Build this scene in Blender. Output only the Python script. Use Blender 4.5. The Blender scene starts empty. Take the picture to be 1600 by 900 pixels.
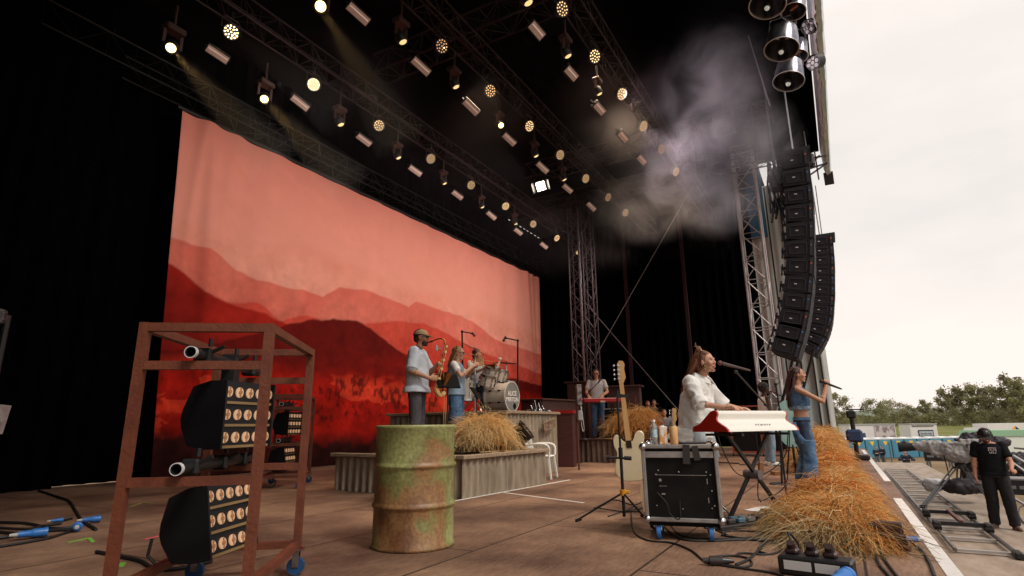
import bpy, bmesh, math, random
import numpy as np
from mathutils import Vector, Matrix, Quaternion, noise
S = bpy.context.scene
COL = S.collection
R = math.radians
PI = math.pi
rnd = random.Random(7)

# ---------------- camera (solved from the stage's vanishing points) ----------------
FPX, CX, CY, H = 877.0, 800.0, 450.0, 0.9
def _n(v): return Vector(v).normalized()
_X = _n((518, 208, FPX)); _Z = _n((-49, -3580, FPX)); _Y = _Z.cross(_X); _X = _Y.cross(_Z)
WC = Matrix((_X, _Y, _Z)).transposed()      # world -> camera (x right, y down, z forward)
CW = WC.transposed()
cam_pos = Vector((0, 0, H))
cd = bpy.data.cameras.new('camera'); cam = bpy.data.objects.new('camera', cd); COL.objects.link(cam)
cd.sensor_width = 36; cd.lens = FPX / 1600 * 36; cd.clip_start = 0.05; cd.clip_end = 3000
m3 = Matrix((CW.col[0], -CW.col[1], -CW.col[2])).transposed()
cam.matrix_world = Matrix.Translation(cam_pos) @ m3.to_4x4()
S.camera = cam
S.render.resolution_x = 1024; S.render.resolution_y = 576

def ray(x, y): return CW @ Vector((x - CX, y - CY, FPX))
def at(x, y, z=0.0):
    r = ray(x, y); return cam_pos + r * ((z - H) / r.z)
def atY(x, y, Y):
    r = ray(x, y); return cam_pos + r * (Y / r.y)
def atX(x, y, X):
    r = ray(x, y); return cam_pos + r * (X / r.x)
def atD(x, y, D):
    return cam_pos + ray(x, y) * (D / FPX)
def over(x, y, P):
    """height on the vertical through P seen at pixel (x,y)"""
    r = ray(x, y); t = (r.x * P[0] + r.y * P[1]) / (r.x ** 2 + r.y ** 2); return H + r.z * t

# ---------------- sky, sun, exposure ----------------
W = bpy.data.worlds.new('World'); S.world = W; W.use_nodes = True
nt = W.node_tree; nt.nodes.clear()
out = nt.nodes.new('ShaderNodeOutputWorld'); bg = nt.nodes.new('ShaderNodeBackground')
sky = nt.nodes.new('ShaderNodeTexSky'); sky.sky_type = 'NISHITA'; sky.sun_disc = False
SUN_EL, SUN_AZ = R(50), R(-104)      # azimuth measured from +X towards +Y
sky.sun_elevation = SUN_EL; sky.sun_rotation = PI / 2 - SUN_AZ; sky.air_density = 1.5; sky.dust_density = 5
tc = nt.nodes.new('ShaderNodeTexCoord'); mp = nt.nodes.new('ShaderNodeMapping'); mp.inputs['Scale'].default_value = (1, 1, 2.6)
nz = nt.nodes.new('ShaderNodeTexNoise'); nz.inputs['Scale'].default_value = 1.6; nz.inputs['Detail'].default_value = 7; nz.inputs['Roughness'].default_value = 0.55
cr = nt.nodes.new('ShaderNodeValToRGB')
cr.color_ramp.elements[0].position = 0.34; cr.color_ramp.elements[0].color = (10.9, 10.3, 9.8, 1)
cr.color_ramp.elements[1].position = 0.62; cr.color_ramp.elements[1].color = (13.4, 12.0, 11.2, 1)
mx = nt.nodes.new('ShaderNodeMix'); mx.data_type = 'RGBA'; mx.inputs['Factor'].default_value = 0.93
L = nt.links.new
L(tc.outputs['Generated'], mp.inputs['Vector']); L(mp.outputs['Vector'], nz.inputs['Vector']); L(nz.outputs['Fac'], cr.inputs['Fac'])
L(sky.outputs['Color'], mx.inputs['A']); L(cr.outputs['Color'], mx.inputs['B']); L(mx.outputs['Result'], bg.inputs['Color'])
bg.inputs['Strength'].default_value = 0.06
L(bg.outputs['Background'], out.inputs['Surface'])
sd = bpy.data.lights.new('sun', 'SUN'); sd.energy = 1.5; sd.angle = R(14); sd.color = (1, 0.93, 0.84)
sun = bpy.data.objects.new('sun', sd); COL.objects.link(sun)
dv = Vector((math.cos(SUN_EL) * math.cos(SUN_AZ), math.cos(SUN_EL) * math.sin(SUN_AZ), math.sin(SUN_EL)))
sun.rotation_euler = dv.to_track_quat('Z', 'Y').to_euler(); sun.location = (0, -20, 30)
S.view_settings.view_transform = 'Standard'; S.view_settings.look = 'None'; S.view_settings.gamma = 1
S.view_settings.exposure = 0.5; S.view_settings.use_curve_mapping = False
S.render.engine = 'CYCLES'
cy = S.cycles; cy.use_denoising = True; cy.max_bounces = 6; cy.diffuse_bounces = 3; cy.glossy_bounces = 3
cy.transmission_bounces = 4; cy.volume_bounces = 0; cy.transparent_max_bounces = 12; cy.caustics_reflective = False; cy.caustics_refractive = False
cy.sample_clamp_indirect = 4; cy.volume_step_rate = 3.0; cy.volume_max_steps = 64; cy.use_light_tree = True

# ---------------- materials ----------------
MATS = {}
def mat(name, col, rough=0.7, metal=0.0, col2=None, scale=8.0, bump=0.0, bscale=None, spec=0.4, contrast=(0.35, 0.65), stretch=(1, 1, 1), coat=0, trans=0, emit=None, es=0):
    if name in MATS: return MATS[name]
    m = bpy.data.materials.new(name); m.use_nodes = True; t = m.node_tree; b = t.nodes['Principled BSDF']
    b.inputs['Base Color'].default_value = (*col, 1); b.inputs['Roughness'].default_value = rough; b.inputs['Metallic'].default_value = metal
    b.inputs['Specular IOR Level'].default_value = spec
    if coat: b.inputs['Coat Weight'].default_value = coat
    if trans: b.inputs['Transmission Weight'].default_value = trans
    if emit: b.inputs['Emission Color'].default_value = (*emit, 1); b.inputs['Emission Strength'].default_value = es
    if col2 or bump:
        c = t.nodes.new('ShaderNodeTexCoord'); p = t.nodes.new('ShaderNodeMapping'); p.inputs['Scale'].default_value = stretch
        t.links.new(c.outputs['Object'], p.inputs['Vector'])
        n = t.nodes.new('ShaderNodeTexNoise'); n.inputs['Scale'].default_value = scale; n.inputs['Detail'].default_value = 8; n.inputs['Roughness'].default_value = 0.65
        t.links.new(p.outputs['Vector'], n.inputs['Vector'])
        if col2:
            r = t.nodes.new('ShaderNodeValToRGB'); r.color_ramp.elements[0].position = contrast[0]; r.color_ramp.elements[1].position = contrast[1]
            r.color_ramp.elements[0].color = (*col, 1); r.color_ramp.elements[1].color = (*col2, 1)
            t.links.new(n.outputs['Fac'], r.inputs['Fac']); t.links.new(r.outputs['Color'], b.inputs['Base Color'])
        if bump:
            n2 = t.nodes.new('ShaderNodeTexNoise'); n2.inputs['Scale'].default_value = bscale or scale * 3; n2.inputs['Detail'].default_value = 6
            t.links.new(p.outputs['Vector'], n2.inputs['Vector'])
            bp = t.nodes.new('ShaderNodeBump'); bp.inputs['Strength'].default_value = bump; bp.inputs['Distance'].default_value = 0.02
            t.links.new(n2.outputs['Fac'], bp.inputs['Height']); t.links.new(bp.outputs['Normal'], b.inputs['Normal'])
    MATS[name] = m; return m
def attr_mat(name, attr='col', rough=0.8, spec=0.2, bump=0, bscale=60, trans=None):
    if name in MATS: return MATS[name]
    m = bpy.data.materials.new(name); m.use_nodes = True; t = m.node_tree; b = t.nodes['Principled BSDF']
    a = t.nodes.new('ShaderNodeAttribute'); a.attribute_name = attr
    t.links.new(a.outputs['Color'], b.inputs['Base Color']); b.inputs['Roughness'].default_value = rough; b.inputs['Specular IOR Level'].default_value = spec
    if bump:
        n2 = t.nodes.new('ShaderNodeTexNoise'); n2.inputs['Scale'].default_value = bscale; bp = t.nodes.new('ShaderNodeBump'); bp.inputs['Strength'].default_value = bump
        t.links.new(n2.outputs['Fac'], bp.inputs['Height']); t.links.new(bp.outputs['Normal'], b.inputs['Normal'])
    if trans is not None:
        tr = t.nodes.new('ShaderNodeBsdfTranslucent'); ms = t.nodes.new('ShaderNodeMixShader'); ms.inputs[0].default_value = trans
        t.links.new(a.outputs['Color'], tr.inputs['Color']); t.links.new(b.outputs['BSDF'], ms.inputs[1]); t.links.new(tr.outputs['BSDF'], ms.inputs[2])
        t.links.new(ms.outputs['Shader'], t.nodes['Material Output'].inputs['Surface'])
    MATS[name] = m; return m
black = mat('black_paint', (0.012, 0.012, 0.013), 0.45)
blackmatte = mat('black_matte', (0.008, 0.008, 0.009), 0.9, spec=0.1)
rubber = mat('black_rubber', (0.014, 0.013, 0.013), 0.6)
curtain_m = mat('black_molton', (0.0016, 0.0016, 0.0019), 1.0, spec=0.02)
chrome = mat('chrome', (0.6, 0.6, 0.62), 0.22, 1.0, col2=(0.4, 0.4, 0.42), scale=20)
alu = mat('aluminium', (0.42, 0.42, 0.43), 0.42, 0.85, col2=(0.30, 0.30, 0.31), scale=12)
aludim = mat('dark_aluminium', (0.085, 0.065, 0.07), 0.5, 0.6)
white_pl = mat('white_plastic', (0.78, 0.77, 0.74), 0.45)
wood_w = mat('weathered_wood', (0.20, 0.145, 0.095), 0.85, col2=(0.36, 0.27, 0.19), scale=5, bump=0.4, stretch=(6, 1, 6), spec=0.15)
bluepl = mat('blue_plug_plastic', (0.03, 0.16, 0.48), 0.4)
darkwood = mat('dark_red_wood', (0.045, 0.014, 0.012), 0.6, col2=(0.075, 0.024, 0.018), scale=5, stretch=(1, 1, 8))

# ---------------- mesh builder ----------------
class MB:
    def __init__(s): s.v = []; s.f = []; s.c = None; s.M = Matrix.Identity(4); s.mi = []; s.m = 0
    def add(s, vs, fs):
        o = len(s.v); M = s.M
        s.v += [tuple(M @ Vector(v)) for v in vs]; s.f += [tuple(i + o for i in f) for f in fs]; s.mi += [s.m] * len(fs); return s
    def box(s, c, d, rot=None, bev=0.0):
        x, y, z = d[0] / 2, d[1] / 2, d[2] / 2
        if bev > 0:
            b = min(bev, x * .9, y * .9, z * .9); vs = []
            for sx in (-1, 1):
                for sy in (-1, 1):
                    for sz in (-1, 1): vs += [(sx * x, sy * (y - b), sz * (z - b)), (sx * (x - b), sy * y, sz * (z - b)), (sx * (x - b), sy * (y - b), sz * z)]
            bm = bmesh.new(); [bm.verts.new(v) for v in vs]
            r = bmesh.ops.convex_hull(bm, input=bm.verts[:]); bm.verts.index_update()
            vs = [v.co.copy() for v in bm.verts]; fs = [[q.index for q in f.verts] for f in bm.faces]; bm.free()
        else:
            vs = [(sx * x, sy * y, sz * z) for sx in (-1, 1) for sy in (-1, 1) for sz in (-1, 1)]
            fs = [(0, 1, 3, 2), (4, 6, 7, 5), (0, 4, 5, 1), (2, 3, 7, 6), (0, 2, 6, 4), (1, 5, 7, 3)]
        T = Matrix.Translation(c)
        if rot is not None: T = T @ (rot.to_4x4() if hasattr(rot, 'to_4x4') else Matrix.Rotation(rot, 4, 'Z'))
        return s.add([T @ Vector(v) for v in vs], fs)
    def bar(s, a, b, w, h=None, up=(0, 0, 1)):
        a = Vector(a); b = Vector(b); d = b - a; l = d.length; h = h or w
        if l < 1e-6: return s
        z = d / l; u = Vector(up)
        if abs(z.dot(u)) > .98: u = Vector((1, 0, 0))
        x = u.cross(z).normalized(); y = z.cross(x)
        M = Matrix((x, y, z)).transposed()
        return s.box((a + b) / 2, (w, h, l), M)
    def cyl(s, a, b, r0, r1=None, n=12, cap=True):
        a = Vector(a); b = Vector(b); r1 = r0 if r1 is None else r1; z = (b - a).normalized()
        u = Vector((0, 0, 1)) if abs(z.z) < .9 else Vector((1, 0, 0)); x = u.cross(z).normalized(); y = z.cross(x)
        vs = []
        for p, r in ((a, r0), (b, r1)):
            for k in range(n): t = 2 * PI * k / n; vs.append(p + x * (r * math.cos(t)) + y * (r * math.sin(t)))
        fs = [(k, (k + 1) % n, n + (k + 1) % n, n + k) for k in range(n)]
        if cap: fs += [tuple(range(n - 1, -1, -1)), tuple(range(n, 2 * n))]
        return s.add(vs, fs)
    def tube(s, pts, r, n=6, rf=None, closed=False):
        pts = [Vector(p) for p in pts]; N = len(pts); vs = []; px = None
        for i, p in enumerate(pts):
            t = (pts[min(i + 1, N - 1)] - pts[max(i - 1, 0)])
            t = t.normalized() if t.length > 1e-9 else Vector((0, 0, 1))
            if px is None: u = Vector((0, 0, 1)) if abs(t.z) < .9 else Vector((1, 0, 0)); x = u.cross(t).normalized()
            else:
                x = px - t * px.dot(t); x = x.normalized() if x.length > 1e-6 else px
            px = x; y = t.cross(x); rr = rf(i / (N - 1)) if rf else r
            for k in range(n): a = 2 * PI * k / n; vs.append(p + x * (rr * math.cos(a)) + y * (rr * math.sin(a)))
        fs = []
        for i in range(N - 1):
            for k in range(n): fs.append((i * n + k, i * n + (k + 1) % n, (i + 1) * n + (k + 1) % n, (i + 1) * n + k))
        fs += [tuple(range(n - 1, -1, -1)), tuple(range((N - 1) * n, N * n))]
        return s.add(vs, fs)
    def lathe(s, prof, n=24, axis_M=None, closed=False):
        """prof: list of (r,z)"""
        vs = []
        for r, z in prof:
            for k in range(n): a = 2 * PI * k / n; vs.append(Vector((r * math.cos(a), r * math.sin(a), z)))
        if axis_M is not None: vs = [axis_M @ v for v in vs]
        fs = []
        for i in range(len(prof) - 1):
            for k in range(n): fs.append((i * n + k, i * n + (k + 1) % n, (i + 1) * n + (k + 1) % n, (i + 1) * n + k))
        if not closed:
            if prof[0][0] > 1e-4: fs.append(tuple(range(n - 1, -1, -1)))
            if prof[-1][0] > 1e-4: fs.append(tuple(range((len(prof) - 1) * n, len(prof) * n)))
        return s.add(vs, fs)
    def ell(s, c, r, rot=None, n=14, m=10):
        c = Vector(c); vs = []
        for i in range(m + 1):
            th = PI * i / m
            for k in range(n):
                a = 2 * PI * k / n; v = Vector((r[0] * math.sin(th) * math.cos(a), r[1] * math.sin(th) * math.sin(a), r[2] * math.cos(th)))
                if rot is not None: v = rot @ v
                vs.append(c + v)
        fs = [(i * n + k, (i + 1) * n + k, (i + 1) * n + (k + 1) % n, i * n + (k + 1) % n) for i in range(m) for k in range(n)]
        return s.add(vs, fs)
    def prism(s, poly, a, b, M=None):
        """poly (u,v) extruded from w=a to w=b ; M maps (u,v,w)"""
        n = len(poly); vs = [Vector((u, v, a)) for u, v in poly] + [Vector((u, v, b)) for u, v in poly]
        if M is not None: vs = [M @ v for v in vs]
        return s.add(vs, [tuple(range(n - 1, -1, -1)), tuple(range(n, 2 * n))] + [(k, (k + 1) % n, n + (k + 1) % n, n + k) for k in range(n)])
    def mesh(s, name, weld=False):
        me = bpy.data.meshes.new(name); me.from_pydata(s.v, [], s.f); me.update()
        if weld or True:
            bm = bmesh.new(); bm.from_mesh(me)
            if weld: bmesh.ops.remove_doubles(bm, verts=bm.verts[:], dist=1e-4)
            bmesh.ops.recalc_face_normals(bm, faces=bm.faces[:]); bm.to_mesh(me); bm.free()
        return me
    def build(s, name, m, parent=None, smooth=False, loc=None, rz=0, label=None, sharp=0.6):
        me = s.mesh(name)
        for x in (m if isinstance(m, (list, tuple)) else [m]): me.materials.append(x)
        if isinstance(m, (list, tuple)) and len(s.mi) == len(me.polygons): me.polygons.foreach_set('material_index', s.mi)
        if smooth:
            me.polygons.foreach_set('use_smooth', [True] * len(me.polygons))
            if smooth != 'all':
                try: me.set_sharp_from_angle(angle=sharp)
                except Exception: pass
        o = bpy.data.objects.new(name, me); COL.objects.link(o)
        if parent is not None: o.parent = parent
        if loc is not None: o.location = loc
        o.rotation_euler.z = rz
        if label: o['label'] = label
        return o
def tag(o, label=None, cat=None, group=None, kind=None):
    if label: o['label'] = label
    if cat: o['category'] = cat
    if group: o['group'] = group
    if kind: o['kind'] = kind
    return o
def thing(name, label, cat, loc=(0, 0, 0), rz=0, group=None, M=None):
    o = bpy.data.objects.new(name, None); o.empty_display_size = .1; COL.objects.link(o)
    if M is not None: o.matrix_world = M
    else: o.location = loc; o.rotation_euler.z = rz
    return tag(o, label, cat, group)
def struct(o): o['kind'] = 'structure'; return o
KIDS = {}
def copy_tree(o, parent=None):
    c = o.copy(); COL.objects.link(c)
    if parent is not None: c.parent = parent
    kids = [x for x in COL.objects if x.parent == o]
    for ch in kids: copy_tree(ch, c)
    return c
def text(body, size, name, m, parent, M, depth=0.002, spacing=1.0, align='CENTER', bold=0):
    cu = bpy.data.curves.new(name, 'FONT'); cu.body = body; cu.size = size; cu.extrude = depth; cu.align_x = align; cu.align_y = 'CENTER'; cu.space_character = spacing; cu.offset = bold
    cu.resolution_u = 3
    o = bpy.data.objects.new(name, cu); COL.objects.link(o)
    dg = bpy.context.evaluated_depsgraph_get(); me = bpy.data.meshes.new_from_object(o.evaluated_get(dg)); me.materials.clear(); me.materials.append(m)
    COL.objects.unlink(o); bpy.data.objects.remove(o)
    o = bpy.data.objects.new(name, me); COL.objects.link(o)
    if parent is not None: o.parent = parent
    o.matrix_local = M
    return o
def frame(x, y, z, o=(0, 0, 0)):
    """matrix whose columns are the given axes"""
    M = Matrix((Vector(x), Vector(y), Vector(z))).transposed().to_4x4(); M.translation = Vector(o); return M
def spline(pts, n=6):
    """catmull-rom through points"""
    P = [Vector(p) for p in pts]
    if len(P) < 3: return P
    P = [P[0] * 2 - P[1]] + P + [P[-1] * 2 - P[-2]]; o = []
    for i in range(1, len(P) - 2):
        a, b, c, d = P[i - 1:i + 3]
        for k in range(n):
            t = k / n; o.append(0.5 * ((2 * b) + (c - a) * t + (2 * a - 5 * b + 4 * c - d) * t * t + (3 * b - a - 3 * c + d) * t ** 3))
    o.append(P[-2]); return o
def set_col(me, cols, name='col', domain='POINT'):
    a = me.color_attributes.new(name, 'FLOAT_COLOR', domain); arr = np.ones((len(cols), 4), dtype=np.float32); arr[:, :3] = cols
    a.data.foreach_set('color', arr.ravel())
# ================= SETTING =================
# ---- stage deck ----
def deck_mat():
    m = bpy.data.materials.new('stage_plywood'); m.use_nodes = True; t = m.node_tree; b = t.nodes['Principled BSDF']; N = t.nodes.new; K = t.links.new
    c = N('ShaderNodeTexCoord'); n1 = N('ShaderNodeTexNoise'); n1.inputs['Scale'].default_value = 0.75; n1.inputs['Detail'].default_value = 9; n1.inputs['Roughness'].default_value = 0.62
    mp = N('ShaderNodeMapping'); mp.inputs['Scale'].default_value = (1.0, 6.0, 1); n2 = N('ShaderNodeTexNoise'); n2.inputs['Scale'].default_value = 7; n2.inputs['Detail'].default_value = 8
    n2.inputs['Roughness'].default_value = 0.7
    K(c.outputs['Object'], n1.inputs['Vector']); K(c.outputs['Object'], mp.inputs['Vector']); K(mp.outputs['Vector'], n2.inputs['Vector'])
    r1 = N('ShaderNodeValToRGB'); e = r1.color_ramp.elements; e[0].position = 0.33; e[0].color = (0.085, 0.042, 0.028, 1); e[1].position = 0.66; e[1].color = (0.37, 0.225, 0.140, 1)
    x = e.new(0.5); x.color = (0.215, 0.122, 0.080, 1)
    K(n1.outputs['Fac'], r1.inputs['Fac'])
    r2 = N('ShaderNodeValToRGB'); r2.color_ramp.elements[0].position = .3; r2.color_ramp.elements[0].color = (.55, .55, .55, 1); r2.color_ramp.elements[1].position = .7; r2.color_ramp.elements[1].color = (1.2, 1.2, 1.2, 1)
    K(n2.outputs['Fac'], r2.inputs['Fac'])
    mu = N('ShaderNodeMix'); mu.data_type = 'RGBA'; mu.blend_type = 'MULTIPLY'; mu.inputs['Factor'].default_value = 1; K(r1.outputs['Color'], mu.inputs['A']); K(r2.outputs['Color'], mu.inputs['B'])
    # plywood panel seams and slight shade differences per panel
    br = N('ShaderNodeTexBrick'); br.offset = 0.5; br.inputs['Scale'].default_value = 1.0; br.inputs['Brick Width'].default_value = 2.5; br.inputs['Row Height'].default_value = 1.25
    br.inputs['Mortar Size'].default_value = 0.010; br.inputs['Mortar Smooth'].default_value = 0.2; br.inputs['Color1'].default_value = (1, 1, 1, 1); br.inputs['Color2'].default_value = (.84, .82, .81, 1); br.inputs['Mortar'].default_value = (.12, .1, .1, 1)
    K(c.outputs['Object'], br.inputs['Vector'])
    mu2 = N('ShaderNodeMix'); mu2.data_type = 'RGBA'; mu2.blend_type = 'MULTIPLY'; mu2.inputs['Factor'].default_value = 1; K(mu.outputs['Result'], mu2.inputs['A']); K(br.outputs['Color'], mu2.inputs['B'])
    # scuffs: bright small specks and dark footprints
    n3 = N('ShaderNodeTexNoise'); n3.inputs['Scale'].default_value = 34; n3.inputs['Detail'].default_value = 3; K(mp.outputs['Vector'], n3.inputs['Vector'])
    r3 = N('ShaderNodeValToRGB'); r3.color_ramp.elements[0].position = .66; r3.color_ramp.elements[0].color = (0, 0, 0, 1); r3.color_ramp.elements[1].position = .72; r3.color_ramp.elements[1].color = (1, 1, 1, 1)
    K(n3.outputs['Fac'], r3.inputs['Fac'])
    mu3 = N('ShaderNodeMix'); mu3.data_type = 'RGBA'; mu3.inputs['B'].default_value = (.48, .38, .30, 1); K(r3.outputs['Color'], mu3.inputs['Factor']); K(mu2.outputs['Result'], mu3.inputs['A'])
    K(mu3.outputs['Result'], b.inputs['Base Color']); b.inputs['Roughness'].default_value = 0.62; b.inputs['Specular IOR Level'].default_value = 0.3
    bp = N('ShaderNodeBump'); bp.inputs['Strength'].default_value = .25; bp.inputs['Distance'].default_value = .01; K(n2.outputs['Fac'], bp.inputs['Height']); K(bp.outputs['Normal'], b.inputs['Normal'])
    return m
dm = deck_mat()
mb = MB(); mb.box((10, 5.55, -0.15), (26, 12.1, 0.30)); struct(mb.build('stage_floor', dm))
mb = MB(); mb.box((16.7, -1.62, -1.0), (28.0, 2.2, 0.2)); mb.box((8.6, -4.2, -1.0), (12, 2.96, 0.2)); struct(mb.build('platform_floor', mat('platform_ply', (0.23, 0.17, 0.125), .7, col2=(.36, .29, .23), scale=1.2, stretch=(1, 3, 1), bump=.2, bscale=30)))
mb = MB(); mb.box((10, -0.496, -.615), (26, 0.02, .57)); struct(mb.build('stage_front_skirting', blackmatte))
# ---- ground, hills ----
def ground():
    m = bpy.data.materials.new('field_ground'); m.use_nodes = True; t = m.node_tree; b = t.nodes['Principled BSDF']; N = t.nodes.new; K = t.links.new
    c = N('ShaderNodeTexCoord'); n1 = N('ShaderNodeTexNoise'); n1.inputs['Scale'].default_value = .12; n1.inputs['Detail'].default_value = 9; K(c.outputs['Object'], n1.inputs['Vector'])
    ln = N('ShaderNodeVectorMath'); ln.operation = 'LENGTH'; K(c.outputs['Object'], ln.inputs[0])
    mr = N('ShaderNodeMapRange'); mr.inputs['From Min'].default_value = 84; mr.inputs['From Max'].default_value = 96; K(ln.outputs['Value'], mr.inputs['Value'])
    r1 = N('ShaderNodeValToRGB'); r1.color_ramp.elements[0].position = .35; r1.color_ramp.elements[1].position = .65; r1.color_ramp.elements[0].color = (.13, .085, .05, 1); r1.color_ramp.elements[1].color = (.24, .18, .11, 1); K(n1.outputs['Fac'], r1.inputs['Fac'])
    r2 = N('ShaderNodeValToRGB'); r2.color_ramp.elements[0].position = .35; r2.color_ramp.elements[1].position = .65; r2.color_ramp.elements[0].color = (.10, .12, .035, 1); r2.color_ramp.elements[1].color = (.20, .19, .07, 1); K(n1.outputs['Fac'], r2.inputs['Fac'])
    mx = N('ShaderNodeMix'); mx.data_type = 'RGBA'; K(mr.outputs['Result'], mx.inputs['Factor']); K(r1.outputs['Color'], mx.inputs['A']); K(r2.outputs['Color'], mx.inputs['B'])
    K(mx.outputs['Result'], b.inputs['Base Color']); b.inputs['Roughness'].default_value = .95; b.inputs['Specular IOR Level'].default_value = .05
    v = []; f = []; rs = [0.01, 20, 40, 60, 80, 95, 115, 140, 170, 200, 240, 300, 500, 1500]; nn = 96
    for r in rs:
        for k in range(nn):
            a = 2 * PI * k / nn; z = -3.25
            if r > 90: z += min(1, (r - 90) / 130) * (1.6 + .5 * math.sin(a * 9 + 1) + .3 * math.sin(a * 23))
            v.append((r * math.cos(a), r * math.sin(a), z))
    for i in range(len(rs) - 1):
        for k in range(nn): f.append((i * nn + k, (i + 1) * nn + k, (i + 1) * nn + (k + 1) % nn, i * nn + (k + 1) % nn))
    q = MB(); q.add(v, f); struct(q.build('ground', m, smooth='all'))
ground()
v = []; f = []; n = 120
for k in range(n + 1):
    a = R(-70) + R(100) * k / n; r = 900
    h = 10 + 9 * noise.noise((a * 5, 0, 1)) + 3 * noise.noise((a * 30, 2, 1)) + .8 * noise.noise((a * 150, 2, 1))
    for rr, z in ((r, -6), (r + 30, h * .8 + 6), (r + 200, -6)): v.append((rr * math.cos(a), rr * math.sin(a), z))
for k in range(n):
    for j in range(2): i = k * 3 + j; f.append((i, i + 3, i + 4, i + 1))
q = MB(); q.add(v, f); struct(q.build('hills', mat('far_forest', (.16, .19, .15), 1, col2=(.22, .25, .20), scale=.05, spec=0), smooth='all'))

# ---- roof and curtains ----
def curtain(name, a, b, z0, z1, label, amp=.06, wl=.35, m=curtain_m, parent=None):
    a = Vector((*a, 0)); b = Vector((*b, 0)); d = b - a; l = d.length; d /= l; nn = Vector((-d.y, d.x, 0)); N_ = int(l / wl * 6); mb = MB(); vs = []
    for i in range(N_ + 1):
        s = i / N_ * l; w = amp * (math.sin(2 * PI * s / wl + 2 * noise.noise((s, 0, 3))) + .6 * noise.noise((s * 2, 1, 0)))
        for z, k in ((z0, 1.1), ((z0 + z1) / 2, .9), (z1, .6)): p = a + d * s + nn * w * k; vs.append((p.x, p.y, z))
        for z, k in ((z1, .6), ((z0 + z1) / 2, .9), (z0, 1.1)): p = a + d * s + nn * (w * k + .012); vs.append((p.x, p.y, z))
    fs = [(i * 6 + j, (i + 1) * 6 + j, (i + 1) * 6 + (j + 1) % 6, i * 6 + (j + 1) % 6) for i in range(N_) for j in range(6)]
    mb.add(vs, fs); o = mb.build(name, m, parent, smooth=True, sharp=1.2)
    if label: tag(o, label, 'curtain')
    return o
curtain('stage_curtain', (-2.4, 11.75), (24.3, 11.75), 0, 9.8, 'black cloth wall hanging behind the red mountain backdrop')
curtain('stage_curtain', (23.5, 12.1), (23.5, 2.2), 0, 9.8, 'black cloth wall closing the far side of the stage behind the keyboard player')
curtain('stage_curtain', (-1.0, 1.2), (-1.0, 11.6), 0, 9.8, 'unseen black cloth wall on the near side wing, set to block sky light')  # out of view; set close in to keep sky light off the left floor
curtain('stage_curtain', (-1.9, 11.3), (4.6, 11.3), 0, 9.7, 'black cloth leg hanging at the left end of the red backdrop')
mb = MB()
mb.box((9.2, 5.78, 9.95), (22.8, 12.5, .06)); mb.box((22.4, 6.7, 9.949), (3.6, 10.4, .056)); rf = mb.build('stage_roof', curtain_m); tag(rf, 'black underside of the big stage roof above the lamp trusses', 'roof')
# roof edge canopy: draped outer skin seen past the ragged inner hem
rag = mat('roof_skin', (.50, .62, .68), .55, col2=(.78, .82, .84), scale=1.6, bump=.3, bscale=6, stretch=(1, 3, 1), contrast=(.42, .6))
vs = []; fs = []; n = 150
for i in range(n + 1):
    x = 4 + (20.8 - 4) * i / n; j = .05 * noise.noise((x * 2.5, 0, 0)) + .03 * noise.noise((x * 9, 0, 0))
    ww = .36 + .1 * math.sin(x * .6) * 1
    vs += [(x, -.56 + j, 9.1), (x, -.60 + j, 9.03), (x, -.70 + .3 * j, 9.05), (x, -.745 + .3 * j, 9.2), (x, -.79, 9.9), (x, -.50, 9.985)]
for i in range(n):
    for j in range(6): fs.append((i * 6 + j, (i + 1) * 6 + j, (i + 1) * 6 + (j + 1) % 6, i * 6 + (j + 1) % 6))
fs += [tuple(range(5, -1, -1)), tuple(range(n * 6, n * 6 + 6))]
mb = MB(); mb.add(vs, fs); mb.build('roof_edge', rag, rf, smooth=True)
vs = []; fs = []
for i in range(n + 1):
    x = 4 + (20.8 - 4) * i / n; j = .05 * noise.noise((x * 2.5, 0, 0)) + .035 * noise.noise((x * 14, 0, 0))
    vs += [(x, -.535 + j, 9.09), (x, -.575 + j + .02 * noise.noise((x * 20, 3, 0)), 9.0), (x, -.58 + j, 9.09)]
for i in range(n):
    for j in range(3): fs.append((i * 3 + j, (i + 1) * 3 + j, (i + 1) * 3 + (j + 1) % 3, i * 3 + (j + 1) % 3))
mb = MB(); mb.add(vs, fs); mb.build('hem', mat('hem_white', (.7, .68, .66), .8), rf)
mb = MB(); mb.prism([(20.6, 9.1), (20.95, 9.2), (20.9, 8.75)], -.78, -.5, frame((1, 0, 0), (0, 0, 1), (0, 1, 0))); mb.build('corner_flap', mat('flap_grey', (.05, .05, .06), .8), rf)

# scrim behind the loudspeakers
mb = MB(); vs = []; fs = []; n = 30
for i in range(n + 1):
    y = 2.05 - 1.83 * i / n; w = .05 * math.sin(i * 1.3) + .03 * noise.noise((i * .4, 0, 0))
    vs += [(21.2 + w, y, -.9), (21.2 + w * .5, y - .02, 9.3), (21.23 + w * .5, y - .02, 9.3), (21.23 + w, y, -.9)]
for i in range(n):
    for j in range(4): fs.append((i * 4 + j, (i + 1) * 4 + j, (i + 1) * 4 + (j + 1) % 4, i * 4 + (j + 1) % 4))
mb.add(vs, fs); sc = mb.build('side_scrim', mat('scrim_cloth', (.50, .51, .49), .9, col2=(.62, .63, .60), scale=1.5, stretch=(1, 4, 1)), smooth=True, sharp=1.2)
tag(sc, 'pale grey fabric panel hanging behind the loudspeaker columns', 'fabric panel')
mb = MB()
for y in (1.42, .98, .62, .4): mb.box((21.1, y, 4.2), (.05, .05, 10))
mb.build('batten', black, sc)
mb = MB(); mb.box((21.05, 1.75, 8.6), (.04, .55, 2.6)); mb.build('blue_strip', mat('blue_vinyl', (.03, .12, .22), .6), sc)
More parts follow.
